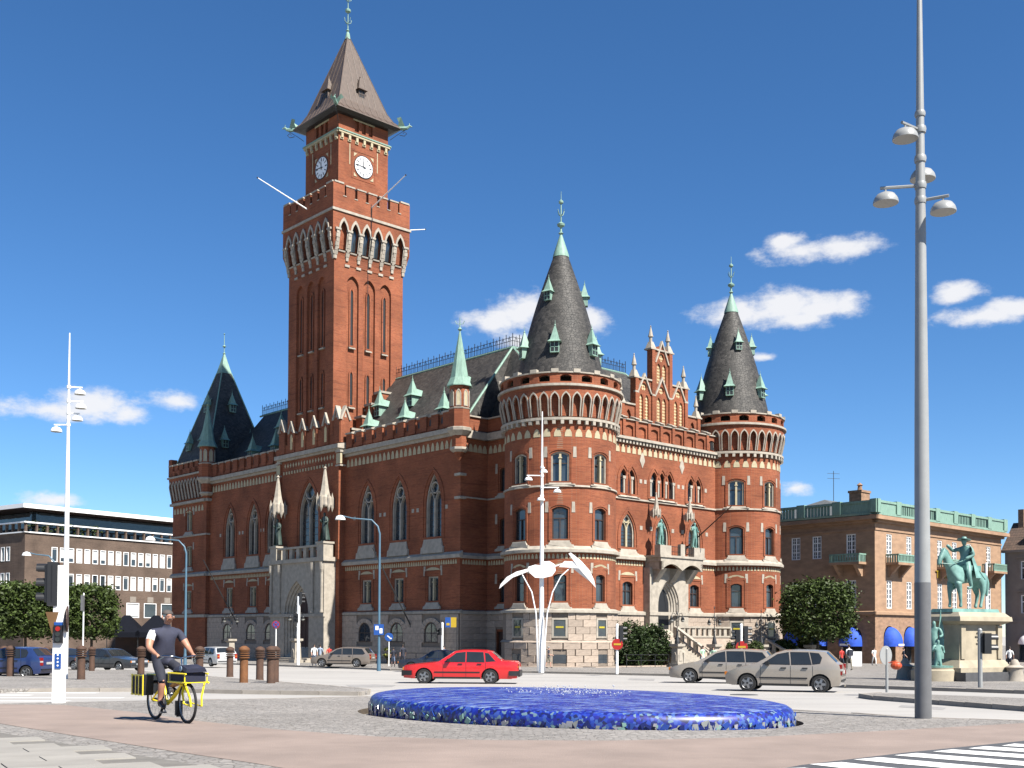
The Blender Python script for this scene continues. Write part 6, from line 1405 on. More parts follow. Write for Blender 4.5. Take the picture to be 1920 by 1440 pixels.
rt, h = post(559, 1247, 1120, 'white post with black traffic signals before the shaded portal', .13, 'signal_post', 'traffic signal'); m = MB(); signal_head(m, (.28, 0, h - .55), R(10), 3, 1.1, None); m.box(-.05, .3, -.1, .1, h - .5, h + .35); m.build('signal_head', sm, rt); m = MB(); signal_head(m, (-.2, 0, h - 2.1), R(-100), 2, 1.0); m.box(-.42, 0, -.15, .12, h - 2.1, h - 1.4); m.build('pedestrian_signal', sm, rt)
rt, h = post(517, 1243, 1166, 'blue and red no-stopping sign on white post beside the shaded portal', .05); m = MB(); disc(m, (0, -.06, h - .25), .36, 24, 0); disc(m, (0, -.085, h - .25), .29, 24, 1); [m.box(-.27, .27, -.125, -.11, -.035, .035, 0, T=Matrix.Translation((0, 0, h - .25)) @ Matrix.Rotation(R(a), 4, 'Y')) for a in (45, -45)]; m.build('sign_disc', [red, sblue], rt)
rt, h = post(729, 1249, 1192, 'round blue direction sign with white arrow beside the brown estate car', .04); m = MB(); disc(m, (0, -.05, h - .1), .34, 24, 0); m.box(-.16, .16, -.09, -.075, -.04, .04, 1, T=Matrix.Translation((0, 0, h - .1)) @ Matrix.Rotation(R(40), 4, 'Y')); m.box(-.05, .12, -.09, -.075, -.04, .05, 1, T=Matrix.Translation((.1, 0, h - .22))); m.build('sign_disc', [sblue, white], rt)
rt, h = post(829, 1247, 1169, 'white signal post with black signals before the arched basement windows', .1, 'signal_post', 'traffic signal'); m = MB(); signal_head(m, (-.25, 0, h - 1.0), R(185), 2, 1.0); signal_head(m, (-.28, 0, h - 1.0), R(-90), 2, .9); m.build('signal_head', sm, rt)
rt, h = post(975, 1250, 1209, 'round blue sign seen over the boot of the red saloon', .04); m = MB(); disc(m, (0, -.05, h - .1), .33, 24, 0); disc(m, (0, -.08, h - .1), .29, 24, 1); m.box(-.12, .12, -.11, -.095, -.03, .03, 0, T=Matrix.Translation((0, 0, h - .1)) @ Matrix.Rotation(R(-45), 4, 'Y')); m.build('sign_disc', [white, sblue], rt)
def noentry(px, py, top, zc, label):
    rt, h = post(px, py, top, label, .075, 'signal_post', 'traffic signal'); m = MB(); signal_head(m, (.32, .05, h - .95), R(5), 3, 1.0); m.box(.05, .2, -.05, .05, h - .7, h - .6); m.build('signal_head', sm, rt); m = MB(); c = at(px, zc, rt.location.y).z - rt.location.z; disc(m, (0, -.1, c), .31, 24, 0); m.box(-.2, .2, -.135, -.12, c - .05, c + .05, 1); m.build('no_entry_sign', [red, yellow], rt); return rt, h
noentry(1157, 1264, 1172, 1208, 'white post with signal and red no-entry disc before the dark shrubs')
rt, h = noentry(1390, 1268, 1172, 1213, 'white post with two black signals and red no-entry disc before the terrace'); m = MB(); signal_head(m, (-.28, .05, h - 1.15), R(175), 3, 1.0); m.build('signal_head', sm, rt)
rt, h = post(1663, 1298, 1218, 'grey post with round sign seen from behind on the traffic island', .045, mat=grey_paint); m = MB(); disc(m, (-.04, 0, h - .18), .3, 24, 0, rot=R(35)); disc(m, (-.03, .03, h - .18), .12, 12, 1, rot=R(35)); m.build('sign_disc', [grey_paint, iron], rt)
m = MB(); m.ball((.28, -.05, h - .5), .18, .15, .13, mat=0); m.tube([(.0, 0, h - .42), (.3, -.05, h - .34)], .015, 4); m.build('orange_lantern', [pm('orange_plastic', (.75, .1, .02), .4)], rt)
rt, h = post(1838, 1289, 1182, 'grey signal post with black signal before the statue pedestal', .08, 'signal_post', 'traffic signal', grey_paint); m = MB(); signal_head(m, (.34, 0, h - .85), R(0), 2, 1.25); m.box(.0, .2, -.1, .1, h - .8, h - .1); m.build('signal_head', sm, rt)
# banner with the town colours on the corner of the shaded front
rt, h = post(857, 1249, 1160, 'blue and yellow banner sign on a bracket at the corner of the shaded front', .03, 'banner_sign', 'sign', iron, D=90); m = MB(); m.box(-.95, -.5, -.02, .02, h - .7, h + .1, 0); m.box(-.5, -.05, -.02, .02, h - .7, h + .1, 1); m.box(-.85, -.6, -.03, -.02, h - .55, h - .35, 1); m.build('banner', [sblue, yellow], rt)
# white flagpole by the statue, stone cone bollards, A-board
rt, h = post(1850, 1262, 1057, 'slim white flagpole behind the statue pedestal', .06, 'flagpole', 'flagpole', D=62)
for px, py, lab in ((1697, 1273, 'squat stone cone bollard near the grey lamp mast'), (1903, 1277, 'squat stone cone bollard beside the statue base wall')):
    b = G(px, py); m = MB(); m.lathe([(.42, 0), (.40, .1), (.34, .5), (.36, .55), (.42, .62), (.22, .72), (.2, .8), (.12, .95), (0, 1.0)], 18); o = m.build('stone_bollard', stone, None, smooth=45, loc=b); tag(o, lab, 'bollard', 'stone cone bollards')
b = Vector(((1606 - 960) / F * 100, 100, gz(100))); ab = empty('pavement_sign', b, R(-20), 'white A-frame pavement sign before the shop arch', 'sign')
for s in (-1, 1): m = MB(); m.box(-.45, .45, -.02, .02, 0, 1.35, T=Matrix.Translation((0, s * .3, 0)) @ Matrix.Rotation(R(s * 13), 4, 'X')); m.build('board', white, ab)
# dark tent at the left end
D = 112; tn = empty('market_tent', ((266 - 960) / F * D, D, gz(D)), R(10), 'dark navy market tent with peaked canopy beside the clipped trees', 'tent'); navy = pm('navy_canvas', (.012, .014, .022), .9, .1, spec=.08)
m = MB()
for s in (-1.4, 1.4): m.frustum(s, 0, 2.9, 4.6, 1.6, 2.6, .25, .25); m.frustum(s, 0, 2.4, 2.9, 1.62, 2.62, 1.6, 2.6)
m.build('canopy', navy, tn)
for x in (-2.9, 0, 2.9):
    for y in (-2.4, 2.4): m = MB(); m.tube([(x, y, 0), (x, y, 2.6)], .05, 6); m.build('pole', iron, tn)
m = MB(); m.box(-2.9, 2.9, 2.2, 2.4, 0, 2.6); m.box(2.7, 2.9, -2.4, 2.3, 0, 2.6); m.build('side_curtain', doorwood, tn)
# candelabra on stone piers
def candelabra(p, label, h=4.6, pier=1.9):
    root = empty('candelabra', p, R(42.5), label, 'lamp', 'iron candelabra on stone piers')
    m = MB(); m.frustum(0, 0, 0, .3, .5, .5, .5, .5); m.frustum(0, 0, .3, pier - .35, .36, .36, .3, .3); m.frustum(0, 0, pier - .35, pier - .2, .3, .3, .48, .48); m.frustum(0, 0, pier - .2, pier, .48, .48, .48, .48)
    for a in range(4): m.prism([(-.2, .5), (.2, .5), (.2, 1.0), (0, 1.35), (-.2, 1.0)], (lambda u, z, d, a=a: tuple(Matrix.Rotation(a * math.pi / 2, 3, 'Z') @ Vector((u, -.36 + d, z)))), -.03, .02)
    m.build('pier', stone, root)
    m = MB(); m.lathe([(.22, pier), (.2, pier + .2), (.08, pier + .7), (.05, pier + 1.0), (.09, pier + 1.1), (.04, pier + 1.2), (.035, h - .6), (.1, h - .5), (.03, h - .3), (.02, h + .2), (.06, h + .3), (0, h + .5)], 8)
    for s in (-1, 1): m.tube([(0, 0, h - .9), (s * .3, 0, h - .5), (s * .6, 0, h - .45), (s * .72, 0, h - .7)], .025, 5); m.tube([(0, 0, h - 1.2), (s * .35, 0, h - .95), (s * .3, 0, h - .6)], .018, 4)
    m.build('iron_standard', iron, root)
    for s in (-1, 1): q = MB(); q.lathe([(.05, h - .7), (.1, h - .78), (.17, h - 1.02)], 10, (s * .72, 0), mat=0); q.ball((s * .72, 0, h - 1.04), .17, nu=10, nv=6, mat=1); q.build('globe_lamp', [iron, lens], root, smooth=True)
for (x, y, lab, hh) in ((7.9, -5.8, 'iron candelabra with two globes on the stair pier next to the shrubs', 4.9), (12.9, -5.8, 'iron candelabra with two globes between the main stairs and the terrace', 4.7), (19.6, -5.9, 'iron candelabra with two globes at the foot of the far stairs', 4.6), (24.6, -7.8, 'iron candelabra with two globes before the clipped round tree', 4.4)):
    p = thl(x, y); p.z = gz(p.y); candelabra(p, lab, hh)
for u, lab in ((40.6, 'iron candelabra before the shaded portal, on the side of the square end tower'), (27.8, 'iron candelabra before the shaded portal, on the side of the taupe estate car')):
    p = thl(XL - 4.6, u); p.z = gz(p.y); candelabra(p, lab, 5.2, 2.3)

# low iron railings by the plinth
for (x0, y0, x1, y1, lab) in ((2.0, -5.5, 7.2, -5.5, 'low iron railing before the dark shrubs'), (XL - 2.2, 10.5, XL - 2.2, 24.5, 'low iron railing before the arched basement windows')):
    a, b = thl(x0, y0), thl(x1, y1); a.z, b.z = gz(a.y), gz(b.y); rl = empty('railing', a, 0, lab, 'railing'); n = int((b - a).length / 1.6)
    for h in (.55, 1.0): m = MB(); m.tube([(0, 0, h), tuple(b - a + Vector((0, 0, h)))], .022, 6); m.build('rail', iron, rl)
    for i in range(n + 1): m = MB(); p = (b - a) * i / n; m.tube([tuple(p), tuple(p + Vector((0, 0, 1.02)))], .025, 6); m.build('post', iron, rl)

# ------------------------------------------------------------------ mosaic fountain
fz = -.31 + .0; ftop = gz(FC.y) + .36
fn_ = empty('mosaic_fountain', (FC.x, FC.y, gz(FC.y)), 0, 'low oval fountain covered in blue mosaic with a film of water', 'fountain')
def mosaic(name, cols, scale, rough, stretch=(1, 1, 1), glint_tint=0.0):
    m = bpy.data.materials.new(name); m.use_nodes = True; t = m.node_tree; l = t.links; b = t.nodes['Principled BSDF']; b.inputs['Roughness'].default_value = rough; b.inputs['Specular IOR Level'].default_value = .6
    tc = N(t, 'ShaderNodeTexCoord'); mp = N(t, 'ShaderNodeMapping'); mp.inputs['Scale'].default_value = stretch; l.new(tc.outputs['Object'], mp.inputs[0]); v = N(t, 'ShaderNodeTexVoronoi'); v.inputs['Scale'].default_value = scale; l.new(mp.outputs[0], v.inputs['Vector'])
    sp = N(t, 'ShaderNodeSeparateColor'); l.new(v.outputs['Color'], sp.inputs[0]); cr = N(t, 'ShaderNodeValToRGB'); cr.color_ramp.interpolation = 'CONSTANT'
    e = cr.color_ramp.elements; e[0].color = (*cols[0], 1); e[1].position = 1 / len(cols); e[1].color = (*cols[1], 1)
    for i, c in enumerate(cols[2:]): k = e.new((i + 2) / len(cols)); k.color = (*c, 1)
    l.new(sp.outputs[0], cr.inputs[0]); cur = cr.outputs[0]
    if glint_tint:   # wind-blown ripples as bump; pale glints of light painted into the tile colour
        mp2 = N(t, 'ShaderNodeMapping'); mp2.inputs['Scale'].default_value = (.7, 2.4, 1); l.new(tc.outputs['Object'], mp2.inputs[0]); n2 = N(t, 'ShaderNodeTexNoise'); n2.inputs['Scale'].default_value = 3.2; n2.inputs['Detail'].default_value = 8; n2.inputs['Roughness'].default_value = .7; l.new(mp2.outputs[0], n2.inputs['Vector'])
        r = N(t, 'ShaderNodeMapRange'); r.inputs['From Min'].default_value = .5; r.inputs['From Max'].default_value = .66; r.inputs['To Max'].default_value = glint_tint; l.new(n2.outputs['Fac'], r.inputs['Value']); mx = N(t, 'ShaderNodeMix', data_type='RGBA'); l.new(r.outputs[0], mx.inputs[0]); l.new(cur, mx.inputs[6]); mx.inputs[7].default_value = (.22, .3, .42, 1); cur = mx.outputs[2]
        n3 = N(t, 'ShaderNodeTexNoise'); n3.inputs['Scale'].default_value = 9; n3.inputs['Detail'].default_value = 6; l.new(mp2.outputs[0], n3.inputs['Vector']); bp = N(t, 'ShaderNodeBump'); bp.inputs['Strength'].default_value = .8; bp.inputs['Distance'].default_value = .05; l.new(n3.outputs['Fac'], bp.inputs['Height']); l.new(bp.outputs[0], b.inputs['Normal'])
    l.new(cur, b.inputs['Base Color']); MATS[name] = m; return m
bl4 = [(.005, .012, .16), (.008, .02, .22), (.004, .01, .10), (.012, .035, .24), (.03, .06, .26), (.006, .014, .19), (.01, .01, .15)]
ftm = mosaic('blue_mosaic_wet', bl4, 17, .42, glint_tint=.95); frm = mosaic('blue_mosaic_rim', bl4 + [(.03, .07, .22), (.008, .01, .05), (.1, .16, .2), (.004, .008, .08)], 19, .42)
m = MB(); n = 96; prof = [(0, .43), (.3, .43), (.6, .42), (.85, .405), (.95, .39), (.975, .37), (.99, .33), (.998, .27), (1.0, .2), (.998, .08), (.99, -.28)]
rings = []
for k, h in prof[1:]: rings.append([(FA.x * k * math.cos(2 * math.pi * i / n) + FB.x * k * math.sin(2 * math.pi * i / n), FA.y * k * math.cos(2 * math.pi * i / n) + FB.y * k * math.sin(2 * math.pi * i / n), h - .05) for i in range(n)])
vs = [(0, 0, .38)] + [p for r in rings for p in r]; fs = [(0, 1 + i, 1 + (i + 1) % n) for i in range(n)]; mi = []
m.add(vs, fs, 0)
for j in range(len(rings) - 1):
    m.f += [(1 + j * n + i, 1 + (j + 1) * n + i, 1 + (j + 1) * n + (i + 1) % n, 1 + j * n + (i + 1) % n) for i in range(n)]; m.m += [0 if j < 4 else 1] * n
m.build('basin', [ftm, frm], fn_, smooth=60)
# mosaic shards set into the rim, each a thin polygonal tile
tcol = [pm('shard_grey', (.42, .44, .42), .25, .1), pm('shard_mint', (.35, .6, .52), .25, .1), pm('shard_navy', (.012, .03, .22), .2, .2), pm('shard_blue', (.03, .1, .5), .2, .2), pm('shard_pale', (.5, .5, .55), .25, .1)]
rs = random.Random(8)
for i in range(290):
    th = R(rs.uniform(185, 372)); h = rs.uniform(-.03, .15); k = 1.003
    d_ = FA * math.cos(th) + FB * math.sin(th); tg = (-FA * math.sin(th) + FB * math.cos(th)).normalized(); nn = Vector((tg.y, -tg.x)); s = rs.uniform(.035, .085); c = Vector((d_.x * k, d_.y * k, h))
    pts = []; a0 = rs.uniform(0, 6)
    for j in range(rs.choice([3, 4, 4, 5])):
        a = a0 + j * 6.28 / 4.2; q = s * rs.uniform(.6, 1.2); pts.append((math.cos(a) * q, math.sin(a) * q))
    m = MB(); m.prism(pts, lambda u, z, dd: (c.x + tg.x * u + nn.x * dd, c.y + tg.y * u + nn.y * dd, c.z + z), -.004, .012); m.build('mosaic_shard', tcol[rs.choice([0, 1, 2, 3, 3, 2, 4, 0])], fn_)
m = MB()      # low bubbling water in the middle
rs2 = random.Random(4)
for i in range(240): a = rs2.uniform(0, 6.28); r_ = rs2.uniform(0, .34); p = FA * (r_ * math.cos(a)) + FB * (r_ * math.sin(a) + .25); h = abs(rs2.gauss(0, .06)); m.ball((p.x, p.y, .37 + h), rs2.uniform(.006, .017), nu=5, nv=4)
tag(m.build('water_spray', pm('water_foam', (.75, .78, .85), .2, .02), fn_), kind='stuff')

# ------------------------------------------------------------------ cars
CARS = dict(
 sedan=dict(L=4.85, W=1.75, H=1.41, wh=(.90, 3.67), r=.31, belt=.90, prof=[(0, .42), (0, .62), (.06, .74), (.5, .80), (1.3, .885), (1.5, .92), (2.18, 1.355), (2.5, 1.40), (3.0, 1.41), (3.5, 1.385), (3.72, 1.34), (4.12, .985), (4.2, .96), (4.75, .93), (4.83, .86), (4.85, .6), (4.82, .38)],
   win=[[(1.80, .94), (2.26, 1.28), (2.62, 1.325), (2.62, .94)], [(2.70, .94), (2.70, 1.33), (3.36, 1.315), (3.42, .94)], [(3.50, .95), (3.46, 1.29), (3.58, 1.27), (3.86, .97)]], ws=(5, 6), rw=(10, 11)),
 hatch=dict(L=3.96, W=1.65, H=1.45, wh=(.80, 3.26), r=.30, belt=.92, prof=[(.02, .36), (0, .55), (.1, .68), (.45, .82), (.95, .95), (1.1, .99), (1.75, 1.345), (2.05, 1.43), (2.5, 1.45), (3.0, 1.44), (3.42, 1.40), (3.8, 1.02), (3.88, .97), (3.95, .8), (3.96, .5), (3.92, .34)],
   win=[[(1.36, .98), (1.82, 1.29), (2.18, 1.365), (2.24, .97)], [(2.32, .97), (2.27, 1.37), (2.85, 1.365), (2.96, .98)], [(3.03, .99), (2.93, 1.36), (3.2, 1.335), (3.3, 1.2), (3.25, 1.02)]], ws=(5, 6), rw=(10, 11)),
 wagon=dict(L=4.72, W=1.78, H=1.49, wh=(.94, 3.66), r=.32, belt=.93, prof=[(.02, .36), (0, .56), (.08, .68), (.55, .82), (1.15, .93), (1.3, .97), (2.02, 1.37), (2.35, 1.46), (2.9, 1.49), (3.7, 1.48), (4.2, 1.43), (4.55, 1.02), (4.62, .96), (4.70, .8), (4.72, .5), (4.68, .34)],
   win=[[(1.6, .98), (2.08, 1.3), (2.45, 1.39), (2.5, .97)], [(2.58, .97), (2.54, 1.4), (3.25, 1.4), (3.32, .97)], [(3.4, .97), (3.34, 1.4), (4.05, 1.36), (4.3, 1.05), (4.2, .98)]], ws=(5, 6), rw=(10, 11)))
cglass = glassmat('car_glass', (.012, .014, .015), .03, .03)
redl = pm('tail_light_red', (.45, .015, .012), .15, .05); amber = pm('indicator_amber', (.8, .25, .02), .2, .05); headl = pm('headlight_glass', (.6, .62, .65), .08, .05); plate = pm('number_plate', (.75, .75, .72), .4, .03)
_cm = {}
def car_meshes(kind, trim):
    key = (kind, trim)
    if key in _cm: return _cm[key]
    S = CARS[kind]; L, W, Hh, belt, r = S['L'], S['W'], S['H'], S['belt'], S['r']
    def hw(x, z):
        w = W / 2
        if z > belt: w -= .20 * ((z - belt) / (Hh - belt)) ** 1.1
        elif z < .45: w -= .05 * (.45 - z) / .3
        w -= .17 * max(0, (.55 - x) / .55) ** 2 + .10 * max(0, (x - L + .5) / .5) ** 2
        return w
    top = S['prof']; bot = []; x = L - .06
    low = .22
    for wx in (S['wh'][1], S['wh'][0]):
        ra = r + .06; bot.append((wx + ra, low)); bot += [(wx + ra * math.cos(math.pi * i / 10), r + ra * math.sin(math.pi * i / 10)) for i in range(0, 11)]; bot.append((wx - ra, low))
    out_ = [(top[0][0] + .03, low + .03)] + top + [(L - .08, low + .03)] + bot
    vs, tr = cdt(out_, [], (.22, .16)); m = MB()
    for s in (-1, 1): m.add([(x_, s * hw(x_, z_), z_) for x_, z_ in vs], tr)
    n = len(out_); seg = 5; rows = []
    for (x_, z_) in out_:
        w = hw(x_, z_); rows.append([(x_ , w * t, z_ + (.035 * (1 - t * t) if z_ > .5 else 0)) for t in [-1 + 2 * k / seg for k in range(seg + 1)]])
    vv = [p for r_ in rows for p in r_]; k = seg + 1; nt = len(top) + 2
    m.add(vv, [(i * k + j, i * k + j + 1, (i + 1) * k + j + 1, (i + 1) * k + j) for i in range(nt - 1) for j in range(seg)])
    m.add([(S['wh'][0] - .6, -W / 2 + .15, low), (L - .3, -W / 2 + .15, low), (L - .3, W / 2 - .15, low), (S['wh'][0] - .6, W / 2 - .15, low)], [(0, 1, 2, 3)], 1)
    for wx in S['wh']: m.box(wx - r - .05, wx + r + .05, -W / 2 + .22, W / 2 - .22, low, r * 2 + .06, 1)
    parts = {'body': (m, [None, black], 40)}
    g = []
    for pl in S['win']:
        for s in (-1, 1):
            q = MB(); a, t3 = cdt(pl, [], (.2, .12)); q.add([(x_, s * (hw(x_, z_) + .008), z_) for x_, z_ in a], t3, 0); p_ = pl; ins = inset(p_ if sum(p_[i - 1][0] * p_[i][1] - p_[i][0] * p_[i - 1][1] for i in range(len(p_))) > 0 else p_[::-1], -.025)
            g.append(q)
    for (a, b_) in (S['ws'], S['rw']):
        (x0, z0), (x1, z1) = top[a], top[b_]; dx, dz = x1 - x0, z1 - z0; Ln = math.hypot(dx, dz); nx, nz = -dz / Ln, dx / Ln
        if nz < 0: nx, nz = -nx, -nz
        q = MB(); P_ = []
        for t in (.08, .5, .93):
            xx, zz = x0 + dx * t, z0 + dz * t; w = hw(xx, zz) - .07
            for u in (-1, -.6, -.2, .2, .6, 1): P_.append((xx + nx * .012, w * u, zz + nz * .012 + .035 * (1 - u * u)))
        q.add(P_, [(i * 6 + j, i * 6 + j + 1, i * 6 + 7 + j, i * 6 + 6 + j) for i in range(2) for j in range(5)]); g.append(q)
    parts['window'] = g
    det = []
    d = MB()    # bumpers, side strips, mirrors, handles
    tm = 0
    for s in (-1, 1):
        pts = [S['wh'][0] + r + .12 + (S['wh'][1] - S['wh'][0] - 2 * r - .24) * i / 8 for i in range(9)]; zs = .47
        d.add([(x_, s * (hw(x_, zs) + .012), zs) for x_ in pts] + [(x_, s * (hw(x_, zs + .05) + .012), zs + .05) for x_ in pts], [(i, i + 1, i + 10, i + 9) for i in range(8)])
        mx_ = S['win'][0][0][0] + .14; d.box(mx_ - .06, mx_ + .06, s * (hw(mx_, 1) + .0), s * (hw(mx_, 1) + .19), .93, 1.06)
        for hx in (S['win'][0][3][0] - .2, S['win'][1][3][0] - .2): d.box(hx - .09, hx + .09, s * hw(hx, .84), s * (hw(hx, .84) + .03), .82, .86)
    for s in (-1, 1):      # door seams and sill shadow lines
        for sx in (S['win'][0][3][0] + .04, S['win'][1][3][0] + .06, S['win'][0][0][0] - .1):
            zz = [.3 + (belt - .3) * i / 5 for i in range(6)]; d.add([(sx - .006, s * (hw(sx, z_) + .004), z_) for z_ in zz] + [(sx + .006, s * (hw(sx, z_) + .004), z_) for z_ in zz], [(i, i + 1, i + 7, i + 6) for i in range(5)])
        xs = [S['wh'][0] + r + .1 + (S['wh'][1] - S['wh'][0] - 2 * r - .2) * i / 8 for i in range(9)]; d.add([(x_, s * (hw(x_, .25) + .006), .22) for x_ in xs] + [(x_, s * (hw(x_, .3) + .006), .3) for x_ in xs], [(i, i + 1, i + 10, i + 9) for i in range(8)])
        for pl in S['win']:   # dark window surrounds
            pp = pl if sum(pl[i - 1][0] * pl[i][1] - pl[i][0] * pl[i - 1][1] for i in range(len(pl))) > 0 else pl[::-1]; o_ = inset(pp, -.022); f_ = lambda u, z, dd: (u, s * (hw(u, z) + .005), z); n_ = len(pp); d.add([f_(u, z, 0) for u, z in o_] + [f_(u, z, 0) for u, z in pp], [(i, (i + 1) % n_, (i + 1) % n_ + n_, i + n_) for i in range(n_)])
    hgt = (.36, .56) if trim == 'boxy' else (.34, .46)
    for x0, x1 in ((-.06, .4), (L - .4, L + .06)):
        if trim == 'boxy':
            for s in (-1, 1): xs = [x0 + (x1 - x0) * i / 4 for i in range(5)]; d.add([(x_, s * (hw(max(0, min(L, x_)), .45) + .03), hgt[0]) for x_ in xs] + [(x_, s * (hw(max(0, min(L, x_)), .45) + .03), hgt[1]) for x_ in xs], [(i, i + 1, i + 6, i + 5) for i in range(4)])
            e = x0 if x0 < 1 else x1; w = hw(0 if x0 < 1 else L, .45) + .02; d.box(min(e, e + (.08 if x0 < 1 else -.08)), max(e, e + (.08 if x0 < 1 else -.08)), -w, w, hgt[0] - .04, hgt[1])
        else:
            e = 0 if x0 < 1 else L; w = hw(e, .42) - .05; d.box(min(e - .015, e + .015), max(e - .015, e + .015), -w, w, .4, .45)
    parts['trim'] = (d, [black], False)
    fr = MB(); w0 = hw(0, .6)
    for s in (-1, 1): fr.box(-.012, .1, s * (w0 - .34), s * (w0 + .005), .58, .70, 0); fr.box(-.014, .09, s * (w0 - .05), s * (w0 + .02), .57, .69, 1)
    fr.box(-.012, .02, -w0 + .36, w0 - .36, .57, .68, 2); fr.box(-.03, -.0, -.26, .26, .42, .53, 3)
    parts['headlight'] = (fr, [headl, amber, black, plate], False)
    rr = MB(); w1 = hw(L, .7); z0, z1 = (.62, .84) if kind == 'sedan' else (.62, .98)
    for s in (-1, 1):
        rr.box(L - .12, L + .012, s * (w1 - (.34 if kind == 'sedan' else .18)), s * (w1 + .014), z0, z1, 0); rr.box(L - .1, L + .016, s * (w1 - .16), s * (w1 + .016), z0 + (z1 - z0) * .38, z0 + (z1 - z0) * .58, 1 if kind != 'hatch' else 2)
    rr.box(L - .0, L + .02, -.26, .26, .66 if kind != 'sedan' else .6, .77 if kind != 'sedan' else .71, 3); parts['tail_light'] = (rr, [redl, amber, plate, plate], False)
    ty = MB(); wd = .19; ty.lathe([(r * .62, -wd / 2), (r * .95, -wd / 2), (r, -wd / 2 + .03), (r, wd / 2 - .03), (r * .95, wd / 2), (r * .62, wd / 2)], 24, T=Matrix.Rotation(R(90), 4, 'X'))
    rm = MB(); rm.lathe([(0, .02), (r * .2, .03), (r * .25, 0), (r * .55, -.02), (r * .64, .04), (r * .66, .05)], 20, T=Matrix.Rotation(R(90), 4, 'X') @ Matrix.Translation((0, 0, -.0)), mat=1)
    for i in range(5):
        a = i * 2 * math.pi / 5; u = Vector((math.cos(a), 0, math.sin(a))); v = Vector((-math.sin(a), 0, math.cos(a)))
        rm.add([u * r * .12 + v * .05 + Vector((0, -.055, 0)), u * r * .12 - v * .05 + Vector((0, -.055, 0)), u * r * .62 - v * .035 + Vector((0, -.05, 0)), u * r * .62 + v * .035 + Vector((0, -.05, 0))], [(0, 1, 2, 3)], 0)
    rm.lathe([(r * .6, .04), (r * .66, .06), (r * .7, .04)], 24, T=Matrix.Rotation(R(90), 4, 'X'), mat=0)
    parts['tyre'] = (ty, [rubber], 40); parts['rim'] = (rm, [alloy, black], False); parts['S'] = S
    _cm[key] = parts; return parts
def car(kind, px, py, ang, paint, label, trim='modern', ref=.5, D=None, road_=True, group=None, name='parked_car'):
    """ang: heading in degrees, 180 = driving to the left of the picture; px,py: ground point under the near-side wheels (ref along the wheelbase)"""
    P_ = car_meshes(kind, trim); S = P_['S']
    p = (GR(px, py) if road_ else G(px, py)) if D is None else Vector(((px - 960) / F * D, D, (rz(D) if road_ else gz(D))))
    h = Vector((math.cos(R(ang)), math.sin(R(ang)), 0)); lat = Vector((-h.y, h.x, 0))
    if lat.y < 0: lat = -lat                      # towards the far side of the car
    wx = S['wh'][0] + (S['wh'][1] - S['wh'][0]) * ref
    org = p + h * (wx) + lat * (S['W'] / 2 - .1)    # model x runs from the nose (0) to the tail
    sl = (gz(org.y + .5) - gz(org.y - .5)); root = empty(name, (org.x, org.y, (rz(org.y - h.y * wx) if road_ else gz(org.y - h.y * wx))), R(ang) + math.pi, label, 'car', group)
    root.rotation_euler = (math.asin(max(-.1, min(.1, -sl * math.cos(R(ang) + math.pi) * -1))) if False else 0, 0, R(ang) + math.pi)
    for nm in ('body', 'trim', 'headlight', 'tail_light'):
        mb, mats, sm_ = P_[nm]; mats = [paint if x is None else x for x in mats]; k = ('m', nm, kind, trim, paint.name)
        if k in _cm: link(nm, _cm[k], root)
        else: o = mb.build(nm, mats, root, smooth=sm_); _cm[k] = o.data
        if nm == 'trim': root.children[-1]['kind'] = 'stuff'
    for i, q in enumerate(P_['window']):
        k = ('w', kind, i)
        if k in _cm: link('window', _cm[k], root)
        else: o = q.build('window', cglass, root, smooth=True); _cm[k] = o.data
    for wx_ in S['wh']:
        for s in (-1, 1):
            k = ('t', kind)
            if k in _cm: t_ = link('wheel', _cm[k], root); rm_ = link('rim', _cm[('r', kind)], t_)
            else: t_ = P_['tyre'][0].build('wheel', P_['tyre'][1], root, smooth=40); _cm[k] = t_.data; rm_ = P_['rim'][0].build('rim', P_['rim'][1], t_); _cm[('r', kind)] = rm_.data
            t_.location = (wx_, s * (S['W'] / 2 - .11), S['r']); rm_.location = (0, s * .05, 0) if s < 0 else (0, .05, 0)
            if s > 0: rm_.rotation_euler = (0, 0, math.pi)
    return root
def paint(name, c, metal=0.0): return pm('paint_' + name, c, .28, .02, coat=.6, metal=metal)
cred, cbeige, cbrown, csilver, cnavy, cblue, cdark, clblue = paint('red', (.95, .02, .025)), paint('beige', (.58, .51, .43), .2), paint('taupe', (.36, .3, .25), .2), paint('silver', (1.0, 1.0, .98), .2), paint('navy', (.012, .02, .05)), paint('blue', (.03, .06, .2)), paint('charcoal', (.045, .05, .06)), paint('light_blue', (.12, .2, .33))
car('sedan', 857, 1282, 176, cred, 'red four-door saloon driving past behind the fountain', 'boxy', name='saloon_car')
car('hatch', 1469, 1297, 158, cbeige, 'beige hatchback in front of its twin-coloured estate', D=38.5, name='hatchback_car')
car('wagon', 1352, 1285, 160, cbeige, 'beige estate car just ahead of the beige hatchback', D=48.5, name='estate_car')
car('wagon', 637, 1243, 170, cbrown, 'taupe estate car waiting before the shaded portal', D=84, road_=False, name='estate_car')
car('wagon', 383, 1240, 130, csilver, 'silver estate car seen from behind by the shaded front', D=86, road_=False, name='estate_car')
car('sedan', 812, 1246, 175, cnavy, 'dark navy car half hidden behind the red saloon', D=72, name='saloon_car')
car('sedan', 196, 1238, -28, cdark, 'dark saloon with bright headlights beside the tent', D=70, name='saloon_car')
car('sedan', 112, 1240, -24, cnavy, 'dark blue saloon half hidden by the signal post', D=74, name='saloon_car')
car('hatch', 52, 1226, -22, clblue, 'light blue hatchback before the clipped trees', D=86, name='hatchback_car')
car('hatch', 6, 1252, 172, cblue, 'bright blue hatchback with red tail lights behind the bollards', D=52, name='hatchback_car')

